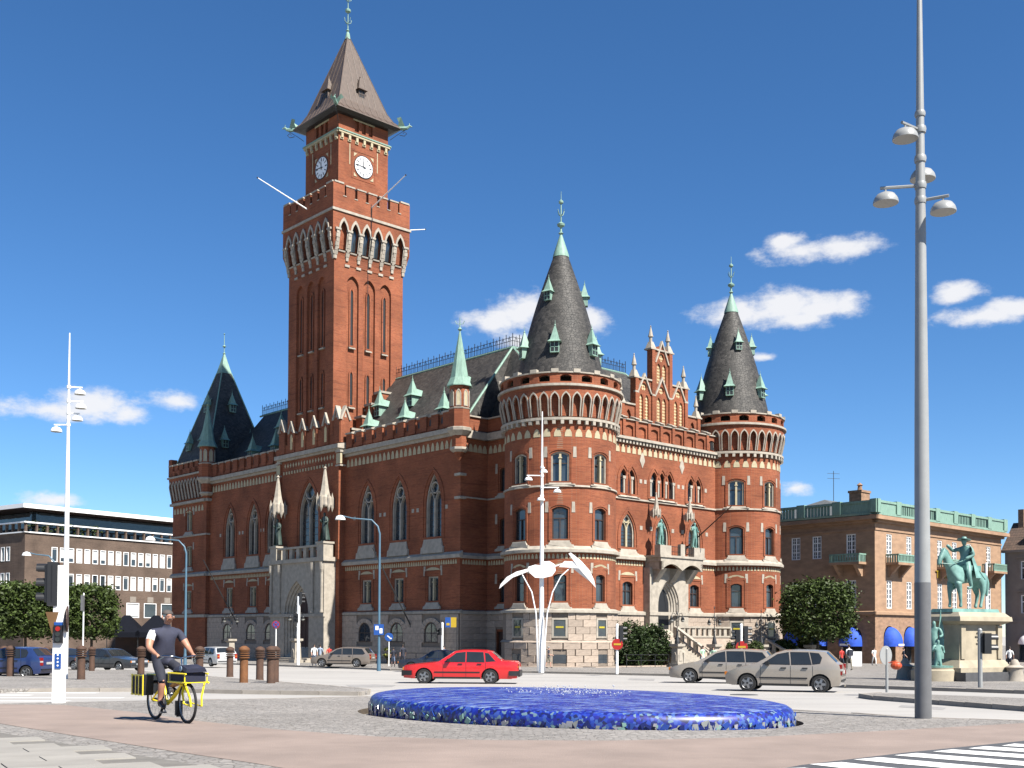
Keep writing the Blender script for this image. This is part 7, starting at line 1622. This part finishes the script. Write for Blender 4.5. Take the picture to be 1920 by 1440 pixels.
# ------------------------------------------------------------------ people
skin_m = pm('skin', (1.0, .58, .42), .6, .06); skin_t = pm('tanned_skin', (.72, .35, .22), .55, .08)
def cloth(name, c): return pm('cloth_' + name, c, .85, .12, 12, bump=.2, bscale=40)
def body(name, J, E_, mats, parent, labels, sub=1, root_j=0):
    """one continuous skinned surface: J name->(pos, radius); E_ edges; labels: list of (jointA, jointB, material slot)"""
    names = list(J); idx = {n: i for i, n in enumerate(names)}; me = bpy.data.meshes.new(name); me.from_pydata([J[n][0] for n in names], [(idx[a], idx[b]) for a, b in E_], [])
    o = bpy.data.objects.new(name, me); COL.objects.link(o); md = o.modifiers.new('skin', 'SKIN'); md.use_smooth_shade = True; md.branch_smoothing = .6
    sv = me.skin_vertices[0].data
    for n in names: rr = J[n][1]; sv[idx[n]].radius = (rr, rr) if not isinstance(rr, tuple) else rr
    sv[root_j].use_root = True
    sb_ = o.modifiers.new('sub', 'SUBSURF'); sb_.levels = sub; sb_.render_levels = sub
    bpy.context.view_layer.update(); dg = bpy.context.evaluated_depsgraph_get(); nm = bpy.data.meshes.new_from_object(o.evaluated_get(dg)); bpy.data.objects.remove(o)
    for m_ in mats: nm.materials.append(m_)
    segs = [(Vector(J[a][0]), Vector(J[b][0]), s, (J[a][1] if not isinstance(J[a][1], tuple) else max(J[a][1])), (J[b][1] if not isinstance(J[b][1], tuple) else max(J[b][1]))) for a, b, s in labels]
    for p in nm.polygons:
        c = p.center; best = None
        for a, b, s, ra, rb_ in segs:
            d = b - a; t = max(0, min(1, (c - a).dot(d) / max(d.length_squared, 1e-8))); dist = (c - (a + d * t)).length / max(.02, ra + (rb_ - ra) * t)
            if best is None or dist < best[0]: best = (dist, s)
        p.material_index = best[1]; p.use_smooth = True
    return link(name, nm, parent)
def person(px, D, top, bottom, label, h=1.72, face=0.0, hair=None, walk=.12, arms=0.0, skirt=False, group='pedestrians near the town hall', sk=None, shorts=False, X=None, bag=None):
    root = empty('person', ((px - 960) / F * D if X is None else X, D, gz(D)), R(face), label, 'person', group); k = h / 1.75; sk = sk or skin_m; hair = hair or cloth('dark_hair', (.05, .035, .025))
    w = walk; J = dict(hip=((0, 0, .95 * k), (.15 * k, .11 * k)), waist=((0, 0, 1.1 * k), (.14 * k, .1 * k)), chest=((0, .01, 1.3 * k), (.17 * k, .115 * k)), neck0=((0, 0, 1.46 * k), .07 * k), neck=((0, -.01, 1.52 * k), .05 * k), head=((0, -.02, 1.63 * k), (.078 * k, .095 * k)), crown=((0, -.01, 1.70 * k), (.06 * k, .075 * k)), nose=((0, -.115 * k, 1.61 * k), .014 * k))
    for s, n in ((-1, 'l'), (1, 'r')):
        f_ = w * s
        J['th' + n] = ((s * .09 * k, -f_ * .1, .84 * k), .095 * k); J['kn' + n] = ((s * .1 * k, -f_ * 1.0, .5 * k), .06 * k); J['an' + n] = ((s * .1 * k, -f_ * 1.2 + (.1 if f_ < 0 else 0), .09 * k), .042 * k); J['to' + n] = ((s * .11 * k, -f_ * 1.2 - .15 * k, .04 * k), .035 * k)
        J['sh' + n] = ((s * .18 * k, .01, 1.42 * k), .065 * k); J['el' + n] = ((s * .25 * k, .03 + f_ * .6, 1.14 * k), .042 * k); J['wr' + n] = ((s * .24 * k, -.1 + f_ * 1.2 - arms * .2, (.92 + arms * .25) * k), .03 * k); J['ha' + n] = ((s * .235 * k, -.13 + f_ * 1.3 - arms * .25, (.84 + arms * .27) * k), .035 * k)
    E_ = [('hip', 'waist'), ('waist', 'chest'), ('chest', 'neck0'), ('neck0', 'neck'), ('neck', 'head'), ('head', 'crown'), ('head', 'nose')]; lab = [('hip', 'waist', 0), ('waist', 'chest', 0), ('chest', 'neck0', 0), ('neck', 'head', 2), ('head', 'crown', 3 if False else 2), ('head', 'nose', 2)]
    for n in 'lr': E_ += [('hip', 'th' + n), ('th' + n, 'kn' + n), ('kn' + n, 'an' + n), ('an' + n, 'to' + n), ('chest', 'sh' + n), ('sh' + n, 'el' + n), ('el' + n, 'wr' + n), ('wr' + n, 'ha' + n)]; lab += [('hip', 'th' + n, 1), ('th' + n, 'kn' + n, 1), ('kn' + n, 'an' + n, 2 if (shorts or skirt) else 1), ('an' + n, 'to' + n, 3), ('chest', 'sh' + n, 0), ('sh' + n, 'el' + n, 0), ('el' + n, 'wr' + n, 2), ('wr' + n, 'ha' + n, 2)]
    body('body', J, E_, [top, bottom, sk, black], root, lab)
    m = MB(); m.ball((0, .005, 1.66 * k), .095 * k, .115 * k, .1 * k, nu=10, nv=6, zmin=-.15); m.build('hair', hair, root, smooth=True)
    if bag: m = MB(); m.box(-.17, .17, .12, .28, 1.0 * k, 1.42 * k); m.build('backpack', bag, root)
    return root
cw, cdk, cblu, cgrn, crd, cbg = cloth('white', (1.4, 1.4, 1.37)), cloth('navy', (.03, .035, .06)), cloth('denim', (.16, .22, .34)), cloth('mint', (.75, 1.1, .8)), cloth('red', (.9, .07, .05)), cloth('khaki', (.4, .36, .27))
person(590, 88, cw, cblu, 'person in white top and jeans standing by the portal pier', face=20)
person(601, 92, cloth('pale_blue', (.5, .6, .75)), cbg, 'person in pale blue shirt behind the taupe estate car', face=170); person(618, 93, crd, cdk, 'person in red top behind the taupe estate car', h=1.62, face=200)
person(738, 84, cdk, cblu, 'child in dark top and denim shorts beside the adult in navy', h=1.5, face=190, shorts=True); person(756, 83, cdk, cdk, 'adult in navy T-shirt and shorts walking along the shaded front', face=200, shorts=True)
person(833, 90, cblu, cdk, 'person with brown hair behind the red saloon', h=1.65, face=40)
person(1029, 82, cdk, cbg, 'elderly person in dark top and beige skirt beside the white mast', h=1.6, face=75, hair=cloth('grey_hair', (.5, .48, .45)), skirt=True, arms=.6)
person(1318, 82, cgrn, cw, 'person in mint green shirt and white trousers at the foot of the stairs', face=30); person(1338, 82.5, cgrn, cgrn, 'person in mint green dress at the foot of the stairs', h=1.66, face=-30, skirt=True)
person(1578, 86, crd, cdk, 'person in red jacket walking before the sandstone building', h=1.65, face=200); person(1592, 78, cw, cbg, 'man in white shirt with dark backpack before the sandstone building', h=1.8, face=190, bag=cdk)
person(1639, 104, cw, cw, 'person in white trousers and pale top at the building corner', face=10); person(1694, 100, cdk, cdk, 'person in black beside the blue awnings', h=1.65, face=80)
person(1893, 84, cw, cdk, 'person in white T-shirt beyond the statue pedestal', h=1.75, face=150)

# ------------------------------------------------------------------ bronze statues on the town hall and the equestrian monument
def figure(mat, parent, loc, h, rot, pose='stand', name='statue', coat=True):
    k = h / 1.75; root = parent
    J = dict(hip=((0, 0, .95 * k), (.16 * k, .13 * k)), waist=((0, 0, 1.12 * k), (.15 * k, .12 * k)), chest=((0, 0, 1.32 * k), (.19 * k, .13 * k)), neck=((0, 0, 1.5 * k), .06 * k), head=((0, -.02 * k, 1.63 * k), (.09 * k, .1 * k)), crown=((0, 0, 1.74 * k), (.05 * k, .06 * k)))
    E_ = [('hip', 'waist'), ('waist', 'chest'), ('chest', 'neck'), ('neck', 'head'), ('head', 'crown')]
    for s, n in ((-1, 'l'), (1, 'r')):
        J['kn' + n] = ((s * .11 * k, -.04 * k * s, .5 * k), .09 * k); J['an' + n] = ((s * .13 * k, .02 * k, .08 * k), .06 * k); J['to' + n] = ((s * .16 * k, -.14 * k, .04 * k), .045 * k); J['sh' + n] = ((s * .21 * k, 0, 1.43 * k), .08 * k); J['el' + n] = ((s * .3 * k, 0, 1.16 * k), .06 * k); J['ha' + n] = ((s * .2 * k, -.2 * k, (1.1 if s > 0 else 1.3) * k), .05 * k)
        E_ += [('hip', 'kn' + n), ('kn' + n, 'an' + n), ('an' + n, 'to' + n), ('chest', 'sh' + n), ('sh' + n, 'el' + n), ('el' + n, 'ha' + n)]
    o = body(name, J, E_, [mat], root, [('hip', 'chest', 0)]); o.matrix_local = Matrix.Translation(loc) @ Matrix.Rotation(rot, 4, 'Z')
    if coat:
        m = MB(); m.lathe([(.33 * k, .1 * k), (.27 * k, .5 * k), (.2 * k, 1.0 * k), (.24 * k, 1.35 * k), (.12 * k, 1.5 * k)], 12, a0=R(-20), a1=R(200)); c = m.build('cloak', mat, o, smooth=True)
    return o
for s in (-1, 1): o = figure(dark_bronze, None, (0, 0, 0), 2.9, 0, name='bronze_statue'); tag(o, ('dark bronze statue on the portal balcony pedestal towards the square end tower' if s > 0 else 'dark bronze statue on the portal balcony pedestal towards the large round tower'), 'statue', 'bronze statues on the town hall'); o.matrix_local = TH_M @ Matrix.Translation((PX + .4, pc + s * 4.4, 11.6)) @ Matrix.Rotation(R(-90), 4, 'Z')
for u, lab in ((11.1, 'green bronze balcony statue on the side of the round tower by the white mast'), (15.8, 'green bronze balcony statue beside the slanting flagpole on the lit front')):
    o = figure(bronze, None, (0, 0, 0), 2.35, 0, name='bronze_statue'); tag(o, lab, 'statue', 'bronze statues on the town hall'); o.matrix_local = TH_M @ Matrix.Translation((u, -1.4, 10.5))
# monument
MB0 = G(1812, 1277); mo = empty('equestrian_monument', (MB0.x + .45, MB0.y + 1.2, gz(MB0.y + 1.2)), R(28), 'green bronze rider on horseback on a pale stone pedestal with a figure group', 'monument')
m = MB(); m.frustum(0.2, 0, -.2, .42, 2.1, 1.6, 2.1, 1.6); m.build('base_wall', pm('dark_granite', (.12, .12, .125), .6, .15), mo)
pst = pm('pedestal_stone', (.62, .53, .38), .85, .14, 1.6, bump=.15)
m = MB(); m.frustum(0, 0, .42, .62, 1.85, 1.3, 1.85, 1.3); m.frustum(0, 0, .62, .95, 1.7, 1.1, 1.48, .92); m.frustum(0, 0, .95, 2.55, 1.4, .85, 1.33, .8); m.frustum(0, 0, 2.55, 2.7, 1.4, .9, 1.7, 1.15); m.frustum(0, 0, 2.7, 2.9, 1.72, 1.18, 1.7, 1.15); m.frustum(0, 0, 2.9, 3.1, 1.66, 1.1, 1.5, .9)
for s in (-1, 1): m.frustum(s * 1.2, -.86, 1.0, 2.5, .14, .06, .14, .06)
m.build('pedestal', pst, mo)
m = MB()
for i, (w, z) in enumerate(((.5, 2.15), (.7, 1.98), (.42, 1.82), (.6, 1.66))): m.box(-w / 2, w / 2, -.862, -.84, z, z + .06)
m.build('inscription', pm('inscription_dark', (.2, .17, .12), .8), mo)
m = MB(); m.frustum(0, 0, 3.1, 3.26, 1.55, .62, 1.5, .58); m.build('bronze_plinth', bronze, mo)
zb = 3.26; J = dict(rump=((.95, 0, zb + 1.62), (.36, .42)), loin=((.45, 0, zb + 1.62), (.34, .40)), barrel=((-.1, 0, zb + 1.5), (.36, .44)), chest=((-.65, 0, zb + 1.55), (.33, .42)), neck1=((-1.0, 0, zb + 1.95), (.2, .3)), neck2=((-1.25, 0, zb + 2.35), (.15, .22)), poll=((-1.42, 0, zb + 2.55), .14), face=((-1.62, 0, zb + 2.25), .12), muzz=((-1.72, 0, zb + 1.95), .08), tail0=((1.3, 0, zb + 1.65), .1), tail1=((1.48, 0, zb + 1.2), .12), tail2=((1.45, 0, zb + .6), .05), earl=((-1.36, -.07, zb + 2.78), .03), earr=((-1.36, .07, zb + 2.78), .03))
E_ = [('rump', 'loin'), ('loin', 'barrel'), ('barrel', 'chest'), ('chest', 'neck1'), ('neck1', 'neck2'), ('neck2', 'poll'), ('poll', 'face'), ('face', 'muzz'), ('rump', 'tail0'), ('tail0', 'tail1'), ('tail1', 'tail2'), ('poll', 'earl'), ('poll', 'earr')]
for s, n in ((-1, 'l'), (1, 'r')):
    y = s * .22; fo = -.2 * (s < 0)
    J['sh' + n] = ((-.7, y, zb + 1.2), .19); J['fk' + n] = ((-.75 - fo * .8, y, zb + .75), .1); J['ff' + n] = ((-.72 - fo * .9, y, zb + .3), .065); J['fh' + n] = ((-.76 - fo, y, zb + .06), .09)
    J['st' + n] = ((.85 - fo * .6, y, zb + 1.1), .22); J['hk' + n] = ((1.1 + fo * .9, y, zb + .68), .1); J['hf' + n] = ((1.0 + fo, y, zb + .28), .065); J['hh' + n] = ((.95 + fo, y, zb + .06), .09)
    E_ += [('chest', 'sh' + n), ('sh' + n, 'fk' + n), ('fk' + n, 'ff' + n), ('ff' + n, 'fh' + n), ('rump', 'st' + n), ('st' + n, 'hk' + n), ('hk' + n, 'hf' + n), ('hf' + n, 'hh' + n)]
horse = body('horse', J, E_, [bronze], mo, [('rump', 'chest', 0)], sub=2)
m = MB(); m.tube([(-1.0, 0, zb + 2.28), (-1.2, 0, zb + 2.6), (-1.36, 0, zb + 2.72)], [.1, .09, .05], 6); m.tube([(-1.68, .1, zb + 2.05), (-1.2, .28, zb + 2.0), (-.3, .15, zb + 2.2)], .02, 5); m.tube([(-1.68, -.1, zb + 2.05), (-1.2, -.28, zb + 2.0), (-.3, -.15, zb + 2.2)], .02, 5); m.box(-.35, .6, -.4, .4, zb + 1.75, zb + 1.98); m.build('mane_and_tack', bronze, horse)
zs = zb + 1.95; J = dict(hip=((.1, 0, zs + .1), (.24, .26)), waist=((.08, 0, zs + .4), (.2, .22)), chest=((.02, 0, zs + .72), (.26, .27)), neck=((-.02, 0, zs + .98), .1), head=((-.06, 0, zs + 1.16), (.13, .14)), crown=((-.04, 0, zs + 1.26), (.11, .12)), thl=((-.15, -.32, zs - .02), .16), thr=((-.15, .32, zs - .02), .16), knl=((-.28, -.46, zs - .45), .12), knr=((-.28, .46, zs - .45), .12), anl=((-.12, -.46, zs - .98), .085), anr=((-.12, .46, zs - .98), .085), tol=((-.4, -.47, zs - 1.04), .06), tor=((-.4, .47, zs - 1.04), .06), shl=((.03, -.3, zs + .86), .12), shr=((.03, .3, zs + .86), .12), ell=((.1, -.42, zs + .5), .09), elr=((-.35, .36, zs + .72), .085), hal=((-.25, -.22, zs + .32), .075), har=((-.82, .3, zs + .98), .08))
E_ = [('hip', 'waist'), ('waist', 'chest'), ('chest', 'neck'), ('neck', 'head'), ('head', 'crown'), ('hip', 'thl'), ('thl', 'knl'), ('knl', 'anl'), ('anl', 'tol'), ('hip', 'thr'), ('thr', 'knr'), ('knr', 'anr'), ('anr', 'tor'), ('chest', 'shl'), ('shl', 'ell'), ('ell', 'hal'), ('chest', 'shr'), ('shr', 'elr'), ('elr', 'har')]
rider = body('rider', J, E_, [bronze], mo, [('hip', 'chest', 0)])
m = MB(); m.lathe([(0, .12), (.1, .14), (.14, .03), (.3, .0), (.31, .03), (.15, .06)], 14, T=Matrix.Translation((-.05, 0, zs + 1.22)) @ Matrix.Rotation(R(8), 4, 'Y')); m.lathe([(.62, -.75), (.5, -.3), (.32, .2), (.27, .5)], 14, (.12, 0), a0=R(-100), a1=R(100), T=Matrix.Translation((0, 0, zs + .2))); m.tube([(.25, -.35, zs + .1), (.7, -.55, zs - .6)], .035, 5); m.build('hat_and_coat', bronze, rider, smooth=40)
# figure group on a round drum at the end of the pedestal
m = MB(); m.lathe([(.95, -.2), (.95, .5), (.88, .56), (.9, .62), (.0, .63)], 28, (-2.2, -.1)); m.build('drum', pst, mo, smooth=40)
m = MB(); m.lathe([(.82, .62), (.84, .7), (0, .72)], 24, (-2.2, -.1)); m.build('group_plinth', bronze, mo)
f1 = figure(bronze, mo, (-2.2, -.15, .72), 2.0, R(-50), name='standing_figure', coat=False); f2 = figure(bronze, mo, (-2.35, -.5, .28), 1.6, R(-20), name='crouching_figure', coat=False)
m = MB(); m.tube([(-1.75, -.1, .7), (-1.72, -.1, 3.2)], [.05, .03], 6); m.add([(-1.74, -.12, 3.1), (-1.6, -.2, 2.2), (-1.75, -.3, 1.0), (-1.95, -.2, 1.0), (-1.85, -.1, 2.3)], [(0, 1, 2, 3, 4)]); m.build('furled_flag', bronze, mo)

# ------------------------------------------------------------------ the cyclist and his delivery bicycle
A, B_ = G(290, 1350), G(352, 1357)
fwd = (B_ - A); fwd.z = 0; WBASE = 1.22; fwd.normalize(); mid = (A + B_) / 2
bang = math.atan2(fwd.y, fwd.x)
by = empty('delivery_bicycle', (mid.x, mid.y, gz(mid.y) + .004), bang, 'yellow delivery bicycle with front carrier, mail bags and rear pannier', 'bicycle')
yel = pm('yellow_enamel', (1.7, 1.35, .04), .3, .04); navyc = cloth('mailbag_navy', (.012, .016, .05)); WR = .335; xr, xf = -.62, .62
def wheel(x):
    T_ = Matrix.Translation((x, 0, WR)) @ Matrix.Rotation(R(90), 4, 'X'); m = MB(); k = 40; vs = []; fs = []
    for i in range(k):
        a = 2 * math.pi * i / k
        for j in range(8): b = 2 * math.pi * j / 8; vs.append(T_ @ Vector(((WR - .022 + .022 * math.cos(b)) * math.cos(a), (WR - .022 + .022 * math.cos(b)) * math.sin(a), .022 * math.sin(b))))
    fs = [(i * 8 + j, ((i + 1) % k) * 8 + j, ((i + 1) % k) * 8 + (j + 1) % 8, i * 8 + (j + 1) % 8) for i in range(k) for j in range(8)]; m.add(vs, fs); w = m.build('wheel', rubber, by, smooth=True)
    r = MB(); r.lathe([(WR - .05, -.012), (WR - .042, 0), (WR - .05, .012), (WR - .06, 0), (WR - .05, -.012)], 40, T=T_); r.lathe([(.03, -.05), (.035, 0), (.03, .05)], 12, T=T_); r.build('rim', alloy, w, smooth=True)
    s = MB()
    for i in range(18): a = 2 * math.pi * i / 18; a2 = a + (.35 if i % 2 else -.35); s.tube([T_ @ Vector((.03 * math.cos(a2), .03 * math.sin(a2), .03 * (-1) ** i)), T_ @ Vector(((WR - .05) * math.cos(a), (WR - .05) * math.sin(a), 0))], .0016, 3, caps=False)
    s.build('spokes', pm('spoke_steel', (.5, .5, .5), .5), w)
wheel(xr); wheel(xf)
m = MB(); hd0, hd1, bb, st, seat = (xf - .14, 0, .60), (xf - .22, 0, .93), (-.13, 0, .29), (-.30, 0, .62), (-.36, 0, .86)
m.tube([hd1, hd0], .026, 8); m.tube([(xf - .15, 0, .66), (.12, 0, .42), bb], .032, 8); m.tube([bb, st, (-.33, 0, .74)], .026, 8)
for s in (-1, 1): m.tube([bb, (xr, s * .06, WR)], .016, 6); m.tube([st, (xr, s * .06, WR)], .015, 6); m.tube([hd0, (xf - .08, s * .05, .5), (xf, s * .06, WR)], [.022, .02, .015], 7)
m.build('frame', yel, by, smooth=50)
m = MB(); m.tube([(-.33, 0, .74), seat], .013, 7); m.tube([hd1, (xf - .25, 0, 1.06)], .013, 7); m.build('seat_post', chrome, by)
m = MB(); m.ball((-.37, 0, .9), .15, .1, .05, mat=0); m.ball((-.24, 0, .9), .1, .04, .035, mat=0); m.build('saddle', black, by, smooth=True)
m = MB()
for s in (-1, 1): m.tube([(xf - .25, 0, 1.06), (xf - .22, s * .14, 1.09), (xf - .3, s * .28, 1.10), (xf - .46, s * .31, 1.07)], .012, 7, 0); m.tube([(xf - .38, s * .3, 1.085), (xf - .48, s * .312, 1.065)], .017, 7, 1); m.tube([(xf - .3, s * .27, 1.08), (xf - .4, s * .3, 1.04)], .006, 4, 0)
m.build('handlebar', [chrome, black], by, smooth=50)
m = MB()
for s in (-1, 1):
    m.tube([(xf - .32, s * .19, .68), (xf + .36, s * .19, .68)], .016, 6); m.tube([(xf - .32, s * .19, .82), (xf + .34, s * .19, .82)], .014, 6); m.tube([(xf + .3, s * .19, .68), (xf + .3, s * .19, .82)], .009, 5); m.tube([(xf - .3, s * .19, .68), (xf - .3, s * .19, .82)], .009, 5); m.tube([(xf + .26, s * .17, .68), (xf + .3, s * .1, .45), (xf + .33, s * .09, .30)], .016, 6); m.tube([(xf + .33, s * .09, .30), (xf, s * .075, WR)], .012, 5); m.tube([(xf - .1, s * .19, .68), (xf - .13, 0, .62)], .009, 5)
for x in (-.32, -.16, 0, .16, .32): m.tube([(xf + x, -.19, .68), (xf + x, .19, .68)], .008, 5)
m.build('front_carrier', yel, by)
m = MB(); m.box(xf - .27, xf + .28, -.17, .17, .69, .84); m.build('mail_tray', navyc, by)
m = MB(); m.ball((xf - .08, 0, .86), .24, .19, .09, mat=0); m.ball((xf + .12, .02, .87), .2, .17, .1, mat=0); m.add([(xf + .02, -.12, .955), (xf + .32, -.16, .9), (xf + .34, .14, .91), (xf + .05, .14, .965), (xf + .02, -.15, .9), (xf + .32, -.18, .84), (xf + .34, .17, .85), (xf + .05, .17, .9)], [(0, 1, 2, 3), (4, 5, 1, 0), (5, 6, 2, 1), (6, 7, 3, 2), (7, 4, 0, 3)], 0); disc(m, (xf + .12, -.175, .9), .045, 14, 1, th=.008); m.build('mail_bag', [navyc, pm('badge_blue', (.35, .5, .7), .5)], by, smooth=40)
for s in (-1, 1):
    m = MB(); x0, x1 = xr - .38, xr + .12; m.box(x0, x1, s * .09, s * .27, .42, .76); m.box(x0 + .02, x1 - .02, s * .271, s * .276, .45, .72, 1); m.build('pannier', [black, navyc], by)
    q = MB()
    for x in (x0 + .05, x0 + .2, x1 - .17, x1 - .01): q.box(x - .016, x + .016, s * .268, s * .281, .41, .77)
    for z in (.425, .755): q.box(x0, x1, s * .27, s * .28, z - .008, z + .008)
    q.build('pannier_piping', yel, by)
m = MB(); m.box(xr - .2, xr + .2, -.08, .08, .755, .775); [m.tube([(xr - .1, s * .08, .76), (xr, s * .07, WR)], .008, 5) for s in (-1, 1)]; m.build('rear_carrier', yel, by)
T_ = Matrix.Translation((bb[0], -.06, bb[2])) @ Matrix.Rotation(R(90), 4, 'X'); m = MB(); m.lathe([(.03, 0), (.09, 0), (.095, .006), (.09, .012)], 24, T=T_); m.tube([(bb[0], -.08, bb[2]), (bb[0] + .1, -.08, bb[2] - .13)], .01, 6); m.tube([(bb[0], .08, bb[2]), (bb[0] - .1, .08, bb[2] + .13)], .01, 6); m.box(bb[0] + .06, bb[0] + .15, -.18, -.08, bb[2] - .145, bb[2] - .12); m.box(bb[0] - .15, bb[0] - .06, .08, .18, bb[2] + .12, bb[2] + .145); m.build('crankset', alloy, by)
m = MB(); m.box(xf - .34, xf - .3, -.06, .06, .12, .36); m.add([(xf - .34, -.05, .36), (xf - .34, .05, .36), (xf - .30, .05, .1), (xf - .30, -.05, .1)], [(0, 1, 2, 3)]); m.build('mud_flap', black, by)
m = MB(); m.tube([(-.02, .03, .5), (-.1, .03, .56), (-.05, .03, .42)], .03, 6); m.build('lock', alloy, by)
# rider
cy = empty('person', (mid.x, mid.y, gz(mid.y) + .004), bang, 'man in navy T-shirt with white shoulders, shorts and glasses riding the yellow bicycle', 'person')
tee, wht, shrt = cloth('tee_navy', (.05, .055, .10)), cloth('white_stripe', (1.5, 1.5, 1.48)), cloth('shorts_navy', (.025, .028, .05))
J = dict(hip=((-.38, 0, 1.0), (.19, .21)), waist=((-.32, 0, 1.17), (.215, .215)), chest=((-.27, 0, 1.38), (.19, .235)), up=((-.24, 0, 1.5), (.125, .18)), neck0=((-.21, 0, 1.57), .075), neck=((-.18, 0, 1.63), .06), head=((-.155, 0, 1.745), (.088, .098)), crown=((-.165, 0, 1.815), (.075, .085)), chin=((-.11, 0, 1.68), .05), nose=((-.055, 0, 1.735), .016))
E_ = [('hip', 'waist'), ('waist', 'chest'), ('chest', 'up'), ('up', 'neck0'), ('neck0', 'neck'), ('neck', 'head'), ('head', 'crown'), ('head', 'chin'), ('head', 'nose')]; lab = [('hip', 'waist', 0), ('waist', 'chest', 0), ('chest', 'up', 0), ('up', 'neck0', 0), ('neck', 'head', 2), ('head', 'crown', 2), ('head', 'chin', 2), ('head', 'nose', 2)]
ped = {'l': (bb[0] - .1, .14, bb[2] + .16), 'r': (bb[0] + .1, -.14, bb[2] - .1)}
for s, n in ((1, 'l'), (-1, 'r')):
    p = ped[n]; kx = (.06, .13 * s, .82) if n == 'l' else (-.02, .15 * s, .66)
    J['th' + n] = ((-.30, .11 * s, .95), .115); J['t2' + n] = (((-.3 + kx[0]) / 2 + .02, .13 * s, (.95 + kx[2]) / 2 + .02), .095); J['kn' + n] = (kx, .066); J['ca' + n] = ((kx[0] - .06, p[1], kx[2] - .17), .06); J['an' + n] = ((p[0] - .1, p[1], p[2] + .12), .042); J['he' + n] = ((p[0] - .13, p[1], p[2] + .05), .045); J['to' + n] = ((p[0] + .1, p[1], p[2] + .04), .04)
    J['sh' + n] = ((-.25, .225 * s, 1.49), .09); J['sl' + n] = ((-.2, .29 * s, 1.36), .078); J['el' + n] = ((-.11, .345 * s, 1.22), .052); J['wr' + n] = ((.09, .32 * s, 1.13), .031); J['pa' + n] = ((.16, .312 * s, 1.105), (.036, .026))
    E_ += [('hip', 'th' + n), ('th' + n, 't2' + n), ('t2' + n, 'kn' + n), ('kn' + n, 'ca' + n), ('ca' + n, 'an' + n), ('an' + n, 'he' + n), ('an' + n, 'to' + n), ('up', 'sh' + n), ('sh' + n, 'sl' + n), ('sl' + n, 'el' + n), ('el' + n, 'wr' + n), ('wr' + n, 'pa' + n)]
    lab += [('hip', 'th' + n, 1), ('th' + n, 't2' + n, 1), ('kn' + n, 'ca' + n, 2), ('ca' + n, 'an' + n, 2), ('an' + n, 'he' + n, 3), ('an' + n, 'to' + n, 3), ('up', 'sh' + n, 0), ('sh' + n, 'sl' + n, 4 if n == 'r' else 0), ('sl' + n, 'el' + n, 2), ('el' + n, 'wr' + n, 2), ('wr' + n, 'pa' + n, 2)]
    lab.append(('t2' + n, 'kn' + n, 1))
    for i in range(4):   # fingers curled round the grip
        y0 = (.296 + .012 * i) * s; J['f%d' % i + n] = ((.175 + .003 * i, y0, 1.11), .0105); J['g%d' % i + n] = ((.2, y0, 1.085), .010); J['h%d' % i + n] = ((.178, y0, 1.06), .009); E_ += [('pa' + n, 'f%d' % i + n), ('f%d' % i + n, 'g%d' % i + n), ('g%d' % i + n, 'h%d' % i + n)]; lab.append(('f%d' % i + n, 'h%d' % i + n, 2))
    J['tb' + n] = ((.15, .285 * s, 1.09), .011); J['tc' + n] = ((.185, .28 * s, 1.065), .01); E_ += [('pa' + n, 'tb' + n), ('tb' + n, 'tc' + n)]; lab.append(('tb' + n, 'tc' + n, 2))
body('body', J, E_, [tee, shrt, skin_t, black, wht], cy, lab, sub=2)
m = MB(); m.ball((-.182, 0, 1.782), .092, .098, .078, nu=14, nv=8, zmin=.02); m.build('cropped_hair', cloth('grey_stubble', (.12, .1, .09)), cy, smooth=True)
m = MB()
for s in (-1, 1): m.tube([(-.062, s * .022, 1.765), (-.058, s * .05, 1.772), (-.066, s * .062, 1.755), (-.062, s * .045, 1.74), (-.056, s * .024, 1.747), (-.062, s * .022, 1.765)], .003, 4); m.tube([(-.066, s * .064, 1.76), (-.16, s * .096, 1.765)], .003, 4)
m.tube([(-.058, -.02, 1.76), (-.054, 0, 1.765), (-.058, .02, 1.76)], .003, 4); m.build('glasses', chrome, cy)
m = MB(); m.ball((-.068, 0, 1.705), .02, .038, .009, nu=8, nv=6); m.build('moustache', cloth('grey_stubble', (.12, .1, .09)), cy, smooth=True)
m = MB()
for s in (-1, 1): m.ball((-.16, s * .1, 1.735), .02, .012, .032, nu=8, nv=6)
m.build('ears', skin_t, cy, smooth=True)
